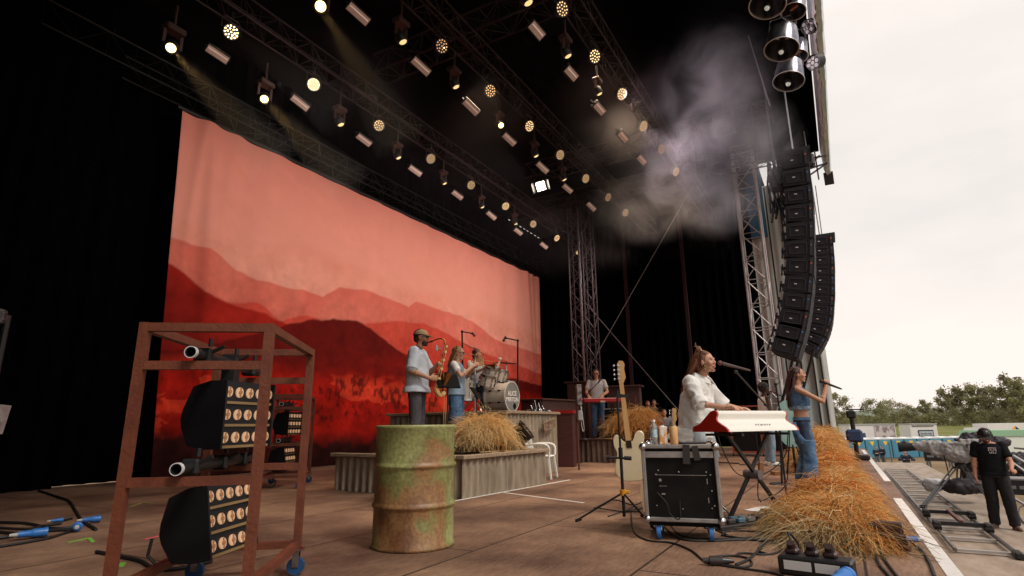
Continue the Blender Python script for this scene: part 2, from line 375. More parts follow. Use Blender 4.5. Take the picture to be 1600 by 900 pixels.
mb = MB(); mb.box((21.0, 1.3, 1.0), (.04, .9, 2.2)); mb.build('pale_blue_banner', mat('pale_blue', (.42, .58, .60), .6, col2=(.55, .66, .66), scale=1), sc)

# ---- painted backdrop ----
BY = 11.12
B0 = atY(285, 175, BY); B1 = atY(842, 433, BY)
bx0, bx1, bz1 = B0.x - .0, B1.x, (B0.z + B1.z) / 2
def uvp(x, y): p = atY(x, y, BY); return (p.x, p.z)
def ridge(pts): q = sorted(uvp(*p) for p in pts); return np.array([a for a, b in q]), np.array([b for a, b in q])
RA = ridge([(262, 366), (290, 377), (320, 385), (345, 400), (352, 405), (370, 420), (400, 435), (440, 445), (490, 456), (505, 462), (530, 447), (570, 452), (600, 462), (625, 472), (640, 478), (650, 470), (690, 484), (720, 492), (740, 503), (775, 530), (840, 552)])
RA0 = ridge([(262, 325), (330, 352), (400, 380), (470, 372), (505, 385), (560, 410), (620, 440), (700, 455), (840, 520)])
RB = ridge([(258, 408), (285, 425), (310, 450), (350, 470), (400, 485), (440, 500), (460, 515), (520, 545), (700, 620), (840, 640)])
RC = ridge([(258, 470), (400, 470), (440, 500), (470, 490), (540, 505), (575, 503), (620, 500), (660, 503), (700, 520), (750, 548), (790, 562), (840, 582)])
RD = ridge([(258, 545), (350, 530), (430, 512), (460, 503), (500, 497), (530, 496), (560, 500), (590, 520), (620, 545), (650, 560), (690, 580), (760, 588), (800, 590), (840, 600)])
NX, NZ = 720, 330
xs = np.linspace(0, 1, NX); zs = np.linspace(0, 1, NZ)
def fbm(nx, nz, cells, seed, octv=5, asp=2.2):
    r = np.random.RandomState(seed); o = np.zeros((nz, nx)); amp = 1; tot = 0
    for k in range(octv):
        cx = max(2, int(cells * asp)); cz = max(2, int(cells)); g = r.rand(cz + 2, cx + 2)
        X = np.linspace(0, cx, nx); Z = np.linspace(0, cz, nz); xi = X.astype(int); zi = Z.astype(int); fx = X - xi; fz = Z - zi
        fx = fx * fx * (3 - 2 * fx); fz = (fz * fz * (3 - 2 * fz))[:, None]
        a = g[zi][:, xi]; b_ = g[zi][:, xi + 1]; c = g[zi + 1][:, xi]; d = g[zi + 1][:, xi + 1]
        o += amp * ((a * (1 - fx) + b_ * fx) * (1 - fz) + (c * (1 - fx) + d * fx) * fz); tot += amp; amp *= .55; cells *= 2
    return o / tot
F1 = fbm(NX, NZ, 5, 1, 6); F2 = fbm(NX, NZ, 22, 2, 5); F3 = fbm(NX, NZ, 8, 5, 6, asp=.8)
XX, ZZ = np.meshgrid(bx0 + xs * (bx1 - bx0), zs * bz1)
def lin(c): c = np.array(c, float) / 255; return np.where(c < .04045, c / 12.92, ((c + .055) / 1.055) ** 2.4)
col = np.zeros((NZ, NX, 3))
g = ((ZZ - 3) / (bz1 - 3)).clip(0, 1)[..., None]
col[:] = lin((240, 166, 146)) * (1 - g) + lin((228, 142, 126)) * g
def layer(Rg, c0, c1, F, jag=.0, soft=.03, depth=2.5):
    global col
    h = np.interp(XX, Rg[0], Rg[1]) + jag * (F2 - .5)
    a = ((h - ZZ) / soft).clip(0, 1)[..., None]
    w = (((h - ZZ) / depth).clip(0, 1) * .7 + (F - .5) * 1.6).clip(0, 1)[..., None]
    col = col * (1 - a) + (lin(c0) * (1 - w) + lin(c1) * w) * a
layer(RA0, (230, 146, 126), (238, 162, 142), F1, .05, .35, 1.0)
layer(RA, (216, 108, 92), (232, 134, 114), F1, .08, .05, 1.6)
layer(RC, (206, 78, 62), (196, 62, 48), F3, .10, .06, 1.5)
layer(RB, (168, 38, 28), (112, 20, 15), F3, .12, .05, 1.0)
layer(RD, (104, 20, 15), (146, 24, 16), F3, .14, .05, 1.6)
# foothill plain: bright fields with bands of trees, dark foreground at the bottom
zf = ZZ + (F1 - .5) * .5
pl = np.clip((2.35 - zf) / .35, 0, 1)[..., None] * np.clip((XX - bx0) * 0 + 1, 0, 1)[..., None]
fld = np.where((F3 > .5)[..., None], lin((206, 58, 36)), lin((165, 26, 16)))
fld = fld * (.75 + .5 * F2[..., None])
col = col * (1 - pl) + fld * pl
F4 = fbm(NX, NZ, 46, 9, 4, asp=3.5); F5 = fbm(NX, NZ, 9, 12, 3, asp=.6)
tm_ = np.clip((F4 * .5 + F5 * .5 - .53) / .05, 0, 1) * np.clip((2.4 - zf) / .2, 0, 1) * np.clip((zf - .85) / .2, 0, 1); tm_ = (tm_ * .75)[..., None]
col = col * (1 - tm_) + lin((80, 20, 14)) * tm_
bd = np.clip((.95 + .9 * (F1 - .5) + .35 * (F2 - .5) - ZZ) / .30, 0, 1)[..., None]
col = col * (1 - bd) + (lin((46, 16, 13)) * (.6 + 1.2 * F2[..., None])) * bd
bright = np.clip(1 - np.abs(ZZ - 1.25 - .25 * (F1 - .5)) / .12, 0, 1)[..., None] * (F3 > .45)[..., None]
col = col * (1 - bright * .7) + lin((214, 60, 34)) * bright * .7
dk_ = np.clip((5.2 - ZZ) / 3, 0, 1); F6 = fbm(NX, NZ, 60, 31, 4, asp=2.2); col *= (1 + (F2 - .5) * (.10 + .75 * dk_) + (F6 - .5) * .55 * dk_)[..., None]
vs = np.zeros((NZ, NX, 3)); vs[..., 0] = XX; vs[..., 2] = ZZ
u = (XX - bx0) / (bx1 - bx0); wv = ZZ / bz1
fold = .03 * np.sin(XX * 2.1) * (1 - wv) + .02 * np.sin(XX * 5.3 + 1)
for c0, wd, am, dr in ((.055, .012, .10, .05), (.14, .02, .07, .02), (.95, .012, .12, -.06), (.97, .008, .10, -.03), (.36, .01, .03, 0), (.68, .01, .03, 0), (.015, .008, .10, .03), (.985, .006, .1, 0), (.05, .01, .12, -.02), (.5, .007, .02, 0)):
    cc = c0 + dr * (wv - .5); fold = fold - am * np.exp(-((u - cc) / wd) ** 2) * (.35 + .65 * np.abs(wv - .35))
vs[..., 1] = BY + fold + .012 * (F1 - .5)
vs[..., 2] += -.012 * np.abs(np.sin(u * PI * 13)) * wv
vs[..., 0] += .30 * np.clip(1 - u * 8, 0, 1) * (1 - wv)
me = bpy.data.meshes.new('backdrop')
idx = np.arange(NX * NZ).reshape(NZ, NX); fa = np.stack([idx[:-1, :-1], idx[:-1, 1:], idx[1:, 1:], idx[1:, :-1]], -1).reshape(-1, 4)
me.from_pydata(vs.reshape(-1, 3).tolist(), [], fa.tolist()); me.update(); me.polygons.foreach_set('use_smooth', [True] * len(me.polygons))
set_col(me, col.reshape(-1, 3)); me.materials.append(attr_mat('printed_cloth', rough=.85, spec=.1, bump=.08, bscale=400))
bd_o = bpy.data.objects.new('backdrop', me); COL.objects.link(bd_o); sm = bd_o.modifiers.new('thickness', 'SOLIDIFY'); sm.thickness = .008
tag(bd_o, 'huge cloth backdrop printed with red and salmon mountain ridges', 'backdrop')
mb = MB(); mb.cyl((bx0 - .1, BY, bz1 + .04), (bx1 + .1, BY, bz1 + .04), .03, n=8)
mb.build('pipe', black, bd_o)

# ---- tape lines on the deck ----
def strip(name, pts, w, m, label, cat='tape', z=.004, group=None, wa=None):
    mb = MB(); P = [Vector(p) for p in pts]
    for a, b in zip(P, P[1:]):
        d = (b - a).normalized(); nn = Vector((-d.y, d.x, 0)) * w / 2
        mb.add([(*(a + nn).xy, z), (*(a - nn).xy, z), (*(b - nn).xy, z), (*(b + nn).xy, z), (*(a + nn).xy, .0005), (*(a - nn).xy, .0005), (*(b - nn).xy, .0005), (*(b + nn).xy, .0005)], [(0, 1, 2, 3), (7, 6, 5, 4), (0, 4, 5, 1), (1, 5, 6, 2), (2, 6, 7, 3), (3, 7, 4, 0)])
        z += .0009
    return tag(mb.build(name, m), label, cat, group)
wt = mat('white_tape', (.62, .60, .57), .6, col2=(.74, .72, .70), scale=9)
strip('floor_tape', [at(1348, 703), at(1387, 752)], .085, wt, 'far white safety line along the stage edge, beyond the gap')
strip('floor_tape', [at(1402, 779), at(1494, 902)], .085, wt, 'near white safety line along the stage edge beside the camera track')
strip('floor_tape', [at(704, 784), at(890, 750)], .04, wt, 'long thin white tape line in front of the low corrugated riser')
strip('floor_tape', [at(787, 770), at(912, 786)], .04, wt, 'short white tape line crossing towards the guitar stand')
gt = mat('green_tape', (.16, .42, .05), .6); pk = mat('pink_tape', (.75, .10, .13), .6); yt = mat('dull_yellow_tape', (.24, .23, .06), .6)
strip('tape_mark', [at(105, 848), at(139, 841), at(145, 847)], .03, gt, 'small green tape corner left of the rusty rack', 'tape mark')
strip('tape_mark', [at(176, 888), at(193, 880), at(188, 886)], .035, gt, 'small green tape arrow under the rusty rack', 'tape mark')
strip('tape_mark', [at(226, 843), at(257, 836)], .02, pk, 'pink tape cross inside the rusty rack', 'tape mark')
strip('tape_mark', [at(203, 792), at(222, 786), at(238, 787)], .03, yt, 'dull yellow tape arrow further back behind the rusty rack', 'tape mark')

# ---- trusses ----
def truss(name, p0, p1, s, label, m=aludim, r=.024, bay=None, up=(0, 0, 1), cat='truss', group=None):
    p0 = Vector(p0); p1 = Vector(p1); d = p1 - p0; l = d.length; d /= l; u = Vector(up); x = u.cross(d).normalized(); y = d.cross(x); bay = bay or s
    root = thing(name, label, cat, p0, group=group)
    cs = [(x * a + y * b) * (s / 2) for a, b in ((1, 1), (-1, 1), (-1, -1), (1, -1))]
    for c in cs: q = MB(); q.cyl(c, c + d * l, r, n=6); q.build('chord', m, root, smooth=True)
    q = MB(); n = max(1, round(l / bay)); st = l / n
    for i in range(n + 1):
        for k in range(4):
            a = cs[k] + d * (i * st); b = cs[(k + 1) % 4] + d * (i * st); q.cyl(a, b, r * .45, n=4, cap=False)
            if i < n:
                e = cs[(k + 1) % 4] + d * ((i + 1) * st) if (i + k) % 2 else b; s0 = a if (i + k) % 2 else cs[k] + d * ((i + 1) * st)
                q.cyl(s0, e, r * .5, n=4, cap=False)
    q.build('lacing', m, root); return root
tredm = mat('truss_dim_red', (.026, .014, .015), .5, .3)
for Y_, zz, x1, nm in ((8.83, 8.55, 22, 'rear'), (5.72, 8.55, 21.5, 'middle'), (3.33, 8.55, 21, 'front')):
    truss('lighting_truss', (2, Y_, zz), (x1, Y_, zz), .4, nm + ' overhead truss carrying a row of round LED lamps', tredm, .02, group='overhead lighting trusses')
truss('lighting_truss', (3.2, 11.35, 8.0), (22.8, 11.35, 8.0), .5, 'rear-most overhead truss from which the red backdrop hangs', mat('truss_black', (.014, .011, .011), .5, .5), .02, group='overhead lighting trusses')
for X_, y0, y1, z_, l in ((15.6, .6, 8.2, 9.2, 'nearer cross truss running over the stage into the smoke'), (18.4, .8, 10.5, 9.2, 'farther cross truss running over the stage behind the smoke'), (8.8, 3.6, 8.6, 9.3, 'dim cross truss linking the middle and front lamp rows')):
    truss('cross_truss', (X_, y0, z_), (X_, y1, z_), .5, l, tredm, .022)
truss('drop_truss', (15.9, 3.0, 7.9), (15.9, 3.0, 9.0), .34, 'short upright truss piece hanging from the roof in the smoke', aludim, .018, up=(1, 0, 0))
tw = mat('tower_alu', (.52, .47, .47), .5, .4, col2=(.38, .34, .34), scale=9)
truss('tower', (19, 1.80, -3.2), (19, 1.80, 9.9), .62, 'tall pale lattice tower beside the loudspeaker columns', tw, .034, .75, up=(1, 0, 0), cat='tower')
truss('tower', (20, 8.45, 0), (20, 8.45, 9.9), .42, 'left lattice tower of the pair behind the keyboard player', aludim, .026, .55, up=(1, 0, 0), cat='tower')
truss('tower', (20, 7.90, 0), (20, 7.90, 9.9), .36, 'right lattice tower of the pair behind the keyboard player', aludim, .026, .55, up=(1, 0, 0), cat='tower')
q = MB(); P = []
for i in range(60): P.append((19.8 + .03 * noise.noise((i, 0, 0)), 8.2 + .05 * noise.noise((i * .6, 3, 0)), 9.4 - i * .155))
q.tube(P, .035, 6)
q.tube([(a + .03, b + .06, c) for a, b, c in P], .02, 6); tag(q.build('cable_bundle', mat('shiny_chain', (.16, .14, .15), .3, .6, col2=(.45, .43, .45), scale=30, contrast=(.5, .62))), 'glinting chain bundle running down the twin lattice towers', 'cable')
def wire(a, b, r, label, m=alu):
    q = MB(); q.cyl(a, b, r, n=5); return tag(q.build('bracing_wire', m), label, 'wire')
gm = mat('wire_grey', (.30, .27, .28), .5, .4)
wire(atX(1120, 225, 21), atX(925, 567, 21), .014, 'bracing wire rising from the twin towers up into the smoke', gm)
wire(atX(912, 470, 21.3), atX(1066, 648, 21.3), .014, 'bracing wire falling from the twin towers towards the keyboard singer', gm)
wire(atX(1152, 0, 13), atX(1203, 165, 13), .014, 'straight cable rising past the hanging spun lamps', gm)
q = MB(); q.box((22.6, 7.3, 4.8), (.14, .12, 9.6)); tag(q.build('wall_post', mat('post_red', (.035, .012, .016), .6)), 'dim red post nearer the twin towers on the far wall', 'post')
q = MB(); q.box((22.6, 4.85, 4.8), (.14, .12, 9.6)); tag(q.build('wall_post', mat('post_red', ())if 0 else MATS['post_red']), 'dim red post behind the singer at the keyboard', 'post')
# ================= PEOPLE =================
def vox(mb, size, name, smooth=3, fac=.5):
    me = mb.mesh('tmp'); o = bpy.data.objects.new('tmp', me); COL.objects.link(o)
    r = o.modifiers.new('r', 'REMESH'); r.mode = 'VOXEL'; r.voxel_size = size
    if smooth: s = o.modifiers.new('s', 'SMOOTH'); s.factor = fac; s.iterations = smooth
    dg = bpy.context.evaluated_depsgraph_get(); dg.update(); m2 = bpy.data.meshes.new_from_object(o.evaluated_get(dg)); m2.name = name
    COL.objects.unlink(o); bpy.data.objects.remove(o); m2.materials.clear(); m2.polygons.foreach_set('use_smooth', [True] * len(m2.polygons)); return m2
def put(me, name, m, parent, label=None):
    me.materials.append(m); o = bpy.data.objects.new(name, me); COL.objects.link(o); o.parent = parent
    if label: o['label'] = label
    return o
def cap(mb, a, b, r0, r1=None, n=14):
    r1 = r0 if r1 is None else r1
    mb.cyl(a, b, r0, r1, n); mb.ell(a, (r0,) * 3, n=n, m=8); mb.ell(b, (r1,) * 3, n=n, m=8)
def loft(mb, rings, n=24, pw=2.3):
    """rings: (center, fwd axis, left axis, r_fwd, r_left)"""
    vs = []
    for c, fx, ly, ra, rb in rings:
        c = Vector(c)
        for k in range(n):
            a = 2 * PI * k / n; ca, sa = math.cos(a), math.sin(a)
            vs.append(c + Vector(fx) * (ra * math.copysign(abs(ca) ** (2 / pw), ca)) + Vector(ly) * (rb * math.copysign(abs(sa) ** (2 / pw), sa)))
    fs = [(i * n + k, i * n + (k + 1) % n, (i + 1) * n + (k + 1) % n, (i + 1) * n + k) for i in range(len(rings) - 1) for k in range(n)]
    fs += [tuple(range(n - 1, -1, -1)), tuple(range((len(rings) - 1) * n, len(rings) * n))]
    mb.add(vs, fs)
def hand(mb, w, d, nrm, curl=.5, side=1, s=1, spread=.0, thumb=.5):
    """w wrist, d towards fingers, nrm palm normal; side +1 = thumb towards d x nrm"""
    d = Vector(d).normalized(); nrm = Vector(nrm); nrm = (nrm - d * nrm.dot(d)).normalized(); t = d.cross(nrm) * side
    w = Vector(w); F = Matrix((d, t, nrm)).transposed()
    mb.ell(w + d * .048 * s, (.052 * s, .041 * s, .017 * s), F, 12, 8); mb.ell(w + d * .02 * s, (.035 * s, .028 * s, .02 * s), F, 12, 8)
    for k, (off, ln) in enumerate(((.030, .072), (.010, .080), (-.010, .074), (-.029, .058))):
        p = w + d * (.082 - abs(off) * .15) * s + t * off * s; a = 0.12; dd = (d + t * off * spread * 8).normalized()
        for seg, fr in enumerate((.45, .32, .26)):
            a += curl * (.75 if seg == 0 else 1); v = dd * math.cos(a) + nrm * math.sin(a); q = p + v * ln * fr * s
            cap(mb, p, q, (.0098 - seg * .001) * s, (.009 - seg * .001) * s, 8); p = q
    p = w + d * .025 * s + t * .030 * s; v = (d * .75 + t * .62 + nrm * .25 * (1 + thumb)).normalized()
    q = p + v * .042 * s; cap(mb, p, q, .013 * s, .010 * s, 8); v2 = (d * .9 + t * (.25 - thumb * .5) + nrm * .5 * thumb).normalized(); cap(mb, q, q + v2 * .034 * s, .0098 * s, .008 * s, 8)
def head(mb, c, f, u, s=1, female=False):
    f = Vector(f).normalized(); u = Vector(u); u = (u - f * u.dot(f)).normalized(); l = u.cross(f); F = Matrix((f, l, u)).transposed(); c = Vector(c)
    def P(x, y, z): return c + (f * x + l * y + u * z) * s
    k = .93 if female else 1
    mb.ell(P(-.012, 0, .03), (.098 * s, .076 * s, .092 * s), F, 18, 14); mb.ell(P(.015, 0, .0), (.078 * s, .066 * s, .095 * s), F, 18, 14)
    mb.ell(P(.028, 0, -.055), (.058 * s * k, .053 * s * k, .056 * s), F, 16, 12); mb.ell(P(.067, 0, -.098), (.021 * s, .024 * s, .020 * s), F)
    mb.ell(P(.082, 0, .028), (.016 * s, .045 * s, .012 * s), F)             # brow
    cap(mb, P(.084, 0, .024), P(.104, 0, -.018), .0085 * s, .0115 * s, 8); [mb.ell(P(.094, y, -.025), (.011 * s, .009 * s, .008 * s), F) for y in (-.012, .012)]
    mb.ell(P(.089, 0, -.055), (.012 * s, .025 * s, .007 * s), F); mb.ell(P(.087, 0, -.068), (.012 * s, .021 * s, .008 * s), F)
    for y in (-1, 1): mb.ell(P(.060, y * .038, -.022), (.028 * s, .026 * s, .030 * s), F); mb.ell(P(-.008, y * .076, -.004), (.019 * s, .009 * s, .031 * s), F)
    return P
skin_cache = {}
def skin_cols(me, P, s, base, lip, brow=None, lids=True):
    n = len(me.vertices); co = np.zeros(n * 3, dtype=np.float32); me.vertices.foreach_get('co', co); co = co.reshape(-1, 3)
    col = np.tile(np.array(base, dtype=np.float32), (n, 1))
    rs = np.random.RandomState(3); col *= (1 + .05 * rs.randn(n, 1)).clip(.85, 1.15)
    def spot(p, r, c, k=1): 
        d = np.linalg.norm(co - np.array(P(*p)), axis=1) / (r * s); a = (np.clip(1.3 - d, 0, 1) * k)[:, None]; col[:] = col * (1 - a) + np.array(c) * a
    b = np.array(base)
    for y in (-1, 1):
        spot((.075, y * .046, -.025), .03, b * np.array([1.12, .82, .78]), .5); spot((-.005, y * .08, 0), .03, b * np.array([1.08, .8, .75]), .4)
        for k in np.linspace(.018, .048, 5): spot((.090 - k * .35, y * k, .034), .007, brow or (b * .25), .85)
        spot((.086, y * .031, .010), .010, (.02, .014, .012), .9); spot((.083, y * .034, .010), .014, b * .45, .35)
    for y in (-.014, 0, .014): spot((.100, y, -.061), .009, lip, .9)
    set_col(me, col); return me
skin_m = attr_mat('skin', rough=.5, spec=.35, bump=.05, bscale=300)
_b = skin_m.node_tree.nodes['Principled BSDF']; _b.inputs['Subsurface Weight'].default_value = .08; _b.inputs['Subsurface Radius'].default_value = (.02, .008, .004)
SK = dict(fair=(.50, .27, .18), tan=(.42, .21, .125), warm=(.46, .235, .15), dark=(.09, .042, .028))
def wrinkle(me, amp, sc=7, seed=0, zs=1.0):
    n = len(me.vertices); co = np.zeros(n * 3, dtype=np.float32); me.vertices.foreach_get('co', co); no = np.zeros(n * 3, dtype=np.float32); me.vertex_normals.foreach_get('vector', no)
    C3 = co.reshape(-1, 3).astype(float); q = C3 * np.array([sc, sc, sc * zs]) + np.array([seed, 0, 0]); k = np.zeros(n)
    for i, (x, y, z) in enumerate(q.tolist()): k[i] = noise.noise((x, y, z)) + .5 * noise.noise((x * 2.3, y * 2.3, z * 2)) + .5 * (1 - 2 * abs(noise.noise((x * 1.3 + 9, y * 1.3, z * 1.7))))
    C3 += no.reshape(-1, 3) * (amp * k)[:, None]; me.vertices.foreach_set('co', C3.ravel().astype(np.float32)); me.update()
    return me
DEF = dict(pel=(0, 0, .95), neck=(.0, 0, 1.49), head=(.025, 0, 1.635), hf=(1, 0, 0), hu=(0, 0, 1),
           shR=(0, -.185, 1.42), shL=(0, .185, 1.42), elR=(-.02, -.24, 1.13), elL=(-.02, .24, 1.13), wrR=(.04, -.25, .88), wrL=(.04, .25, .88),
           hdR=(.1, .0, -1), hdL=(.1, 0, -1), hnR=(0, 1, 0), hnL=(0, -1, 0), cuR=.45, cuL=.45,
           hiR=(0, -.09, .92), hiL=(0, .09, .92), knR=(.02, -.10, .50), knL=(.02, .10, .50), anR=(-.02, -.11, .085), anL=(-.02, .11, .085), ftR=(1, -.15, 0), ftL=(1, .15, 0), chest=None)
class Person:
    def __init__(s, label, loc, rz, sc=1.0, skin='fair', lip=(.42, .10, .08), female=False, vs=.008, group=None, slim=1.0, detail=True, brow=None, **pose):
        s.root = thing('person', label, 'person', loc, rz, group); s.root.scale = (sc,) * 3; s.vs = vs
        J = dict(DEF); J.update(pose); J = {k: Vector(v) if isinstance(v, tuple) else v for k, v in J.items()}; s.J = J; s.fem = female; s.slim = slim
        k = slim; hs = .97 if female else 1; s.hs = hs
        up = (J['neck'] - J['pel']).normalized(); lt = (J['shL'] - J['shR']).normalized(); fw = lt.cross(up).normalized(); hl = (J['hiL'] - J['hiR']).normalized(); hfw = hl.cross(up).normalized()
        s.up, s.lt, s.fw = up, lt, fw; T = (J['neck'] - J['pel']).length
        ch = J['chest'] or (J['pel'] * .4 + J['neck'] * .6); s.ch = ch
        bust = .02 if female else 0
        pts = [(J['pel'] - up * .08, .100, .150), (J['pel'], .118, .178 if female else .168), (J['pel'].lerp(ch, .45), .098, .132 if female else .148), (ch, .112 + bust, .152 if female else .168), (ch.lerp(J['neck'], .5), .102, .158 if female else .178), (ch.lerp(J['neck'], .82), .078, .135), (J['neck'] - up * .005, .055, .07)]
        s.rings = [(p, (hfw if i < 2 else fw), (hl if i < 2 else lt), a * k, b * k) for i, (p, a, b) in enumerate(pts)]
        m = MB(); loft(m, s.rings)
        cap(m, J['neck'] - up * .03, J['head'] - J['hu'] * .03, .052 * k, .050 * k)
        s.P = head(m, J['head'], J['hf'], J['hu'], hs, female)
        a0 = .040 if female else .048
        for q, sg in (('R', -1), ('L', 1)):
            cap(m, J['sh' + q], J['el' + q], a0 * k + .004, a0 * .82 * k); cap(m, J['el' + q], J['wr' + q], a0 * .84 * k, .026 * k + .001)
            mid = J['el' + q].lerp(J['wr' + q], .25); m.ell(mid, (a0 * .92 * k,) * 3)
            hand(m, J['wr' + q], J['hd' + q], J['hn' + q], J['cu' + q], side=(1 if q == 'R' else -1) * pose.get('ts', 1), s=.98 if female else 1.05)
            cap(m, J['hi' + q], J['kn' + q], .083 * k, .056 * k); cap(m, J['kn' + q], J['an' + q], .054 * k, .036 * k); m.ell(J['kn' + q].lerp(J['an' + q], .3) - (J['ft' + q].normalized() * .012), (.056 * k, .052 * k, .09))
            f = J['ft' + q].normalized(); cap(m, J['an' + q] - f * .03 - Vector((0, 0, .03)), J['an' + q] + f * .12 - Vector((0, 0, .05)), .034, .026)
        if detail:
            me = vox(m, vs, 'body', 2); skin_cols(me, s.P, hs, SK[skin], lip, brow)
        else:
            me = vox(m, max(vs, .013), 'body', 1); set_col(me, np.tile(np.array(SK[skin]), (len(me.vertices), 1)))
        put(me, 'body', skin_m, s.root)
    def top(s, name, m, infl=.02, sleeve=.55, hem=0, flare=.0, sl=.022, neckcut=.0, z0=None, wr=.004, sleeves='RL', seed=0, hemdir=None, wsc=7):
        mb = MB(); J = s.J; R_ = s.rings[1:] if z0 is None else s.rings
        rr = []
        if hem:
            p, f, l, a, b = s.rings[1]; rr.append((p - s.up * hem + (hemdir or Vector((0, 0, 0))), f, l, a + infl + flare, b + infl + flare)); rr.append((p - s.up * hem * .4 + (hemdir or Vector((0, 0, 0))) * .5, f, l, a + infl + flare * .7, b + infl + flare * .7))
        for i, (p, f, l, a, b) in enumerate(s.rings):
            if z0 is not None and i < z0: continue
            if z0 is None and i < 1: continue
            e = infl * (1.25 if i in (2,) else 1) * (1 if i < 5 else .6) + (flare * .5 if i == 2 else 0)
            if i == 6: p = p - s.up * (.02 + neckcut)
            rr.append((p, f, l, a + e, b + e))
        loft(mb, rr)
        for q in sleeves:
            a, b = J['sh' + q], J['el' + q]; L_ = sleeve; w = .048 * s.slim
            if L_ > 0:
                e = a.lerp(b, min(1, L_)); cap(mb, a - (b - a).normalized() * .005, e, w + infl * .9, w * .88 + sl); 
                mb.cyl(a.lerp(b, min(1, L_) * .8), e + (b - a).normalized() * .028, w * .95 + sl * .9, w * .9 + sl * 1.15, 16)
                if L_ > 1: cap(mb, b, b.lerp(J['wr' + q], L_ - 1), w * .88 + sl, w * .8 + sl * 1.1)
        me = vox(mb, max(s.vs, .007), name, 3); wrinkle(me, wr, wsc, seed); return put(me, name, m, s.root)
    def pants(s, name, m, infl=.014, flare=0, length=1.0, wr=.004, waist=0.0, seed=5):
        mb = MB(); J = s.J; loft(mb, [(s.rings[0][0], s.rings[0][1], s.rings[0][2], s.rings[0][3] + infl, s.rings[0][4] + infl), (s.rings[1][0] + s.up * (.02 + waist), s.rings[1][1], s.rings[1][2], s.rings[1][3] + infl * .8, s.rings[1][4] + infl * .6)])
        k = s.slim
        for q in 'RL':
            a, b, c = J['hi' + q], J['kn' + q], J['an' + q]
            if length > 1:
                cap(mb, a, b, .086 * k + infl, .060 * k + infl + flare * .5); e = b.lerp(c, (length - 1)); cap(mb, b, e, .060 * k + infl + flare * .5, .044 + infl + flare); d = (c - b).normalized(); mb.cyl(e - d * .05, e + d * .035, .044 + infl + flare, .046 + infl + flare * 1.15, 18)
            else:
                e = a.lerp(b, length); cap(mb, a, e, .086 * k + infl, .075 * k + infl + flare); d = (b - a).normalized(); mb.cyl(e - d * .03, e + d * .03, .076 * k + infl + flare, .08 * k + infl + flare * 1.2, 18)
        me = vox(mb, max(s.vs, .007), name, 3); wrinkle(me, wr, 9, seed, .7); return put(me, name, m, s.root)
    def shoes(s, m, sole=None, sz=1.0):
        for q in 'RL':
            a = s.J['an' + q]; f = s.J['ft' + q].normalized(); f.z = 0; f.normalize(); l = Vector((-f.y, f.x, 0)); F = Matrix((f, l, Vector((0, 0, 1)))).transposed(); g = Vector((a.x, a.y, a.z - .085))
            mb = MB(); cap(mb, g + f * -.04 + Vector((0, 0, .05)), g + f * .13 + Vector((0, 0, .036)), .045, .034); mb.ell(g + f * .06 + Vector((0, 0, .028)), (.135 * sz, .047, .028), F); mb.cyl(g + Vector((0, 0, .04)), g + Vector((0, 0, .115)), .046, .047, 12)
            me = vox(mb, .009, 'shoe', 2); o = put(me, 'shoe', m, s.root)
            q2 = MB(); n = 16; pl = [(math.cos(2 * PI * i / n) * .140 * sz + .05, math.sin(2 * PI * i / n) * .050) for i in range(n)]; q2.prism(pl, -.0, .022, frame(f, l, (0, 0, 1), g)); q2.build('sole', sole or m, o)
    def hair(s, m, kind, extra=None):
        mb = MB(); P = s.P; c = s.J['head']; f = (P(1, 0, 0) - P(0, 0, 0)).normalized(); l = (P(0, 1, 0) - P(0, 0, 0)).normalized(); u = (P(0, 0, 1) - P(0, 0, 0)).normalized(); F = Matrix((f, l, u)).transposed(); h = s.hs
        if kind == 'short':
            mb.ell(P(-.024, 0, .042), (.100 * h, .081 * h, .092 * h), F, 20, 14); mb.ell(P(-.055, 0, -.005), (.062 * h, .066 * h, .07 * h), F, 16, 12)
        elif kind == 'afro':
            mb.ell(P(-.03, 0, .05), (.118 * h, .102 * h, .105 * h), F, 20, 14); mb.ell(P(-.06, 0, 0), (.075 * h, .08 * h, .08 * h), F, 16, 12)
        else:
            mb.ell(P(-.026, 0, .040), (.101 * h, .083 * h, .093 * h), F, 20, 14); mb.ell(P(-.060, 0, -.02), (.066 * h, .074 * h, .09 * h), F, 16, 12)
            if extra: extra(mb, P)
        me = vox(mb, .007, 'hair', 2)
        # cut hair off the face
        bm = bmesh.new(); bm.from_mesh(me); hc = P(0, 0, 0)
        dl = [v for v in bm.verts if (lambda d: (d.dot(f) > .052 * h and d.dot(u) < .075 * h and abs(d.dot(l)) < .09) or (kind != 'long' and d.dot(f) > -.005 and d.dot(u) < .028 * h and abs(d.dot(l)) < .1 and d.dot(u) > -.13))(v.co - hc)]
        bmesh.ops.delete(bm, geom=dl, context='VERTS'); bm.to_mesh(me); bm.free()
        wrinkle(me, .003, 45, 1, .2)
        return put(me, 'hair', m, s.root)
    def glasses(s, m=None, w=.028):
        P = s.P; mb = MB(); h = s.hs; f = (P(1, 0, 0) - P(0, 0, 0)).normalized(); l = (P(0, 1, 0) - P(0, 0, 0)).normalized(); u = (P(0, 0, 1) - P(0, 0, 0)).normalized(); F = Matrix((f, l, u)).transposed()
        for y in (-1, 1): mb.ell(P(.093, y * .033, .008), (.009, w, .021), F, 12, 8); mb.bar(P(.09, y * .058, .014), P(-.0, y * .084, .012), .005, .007)
        mb.bar(P(.100, -.012, .014), P(.100, .012, .014), .006); return mb.build('sunglasses', m or mat('dark_glass', (.01, .01, .01), .15, spec=.8), s.root, smooth=True)
def hairm(n, a, b): return mat(n, a, .5, col2=b, scale=22, stretch=(3, 3, .25), bump=.6, bscale=50, spec=.5)
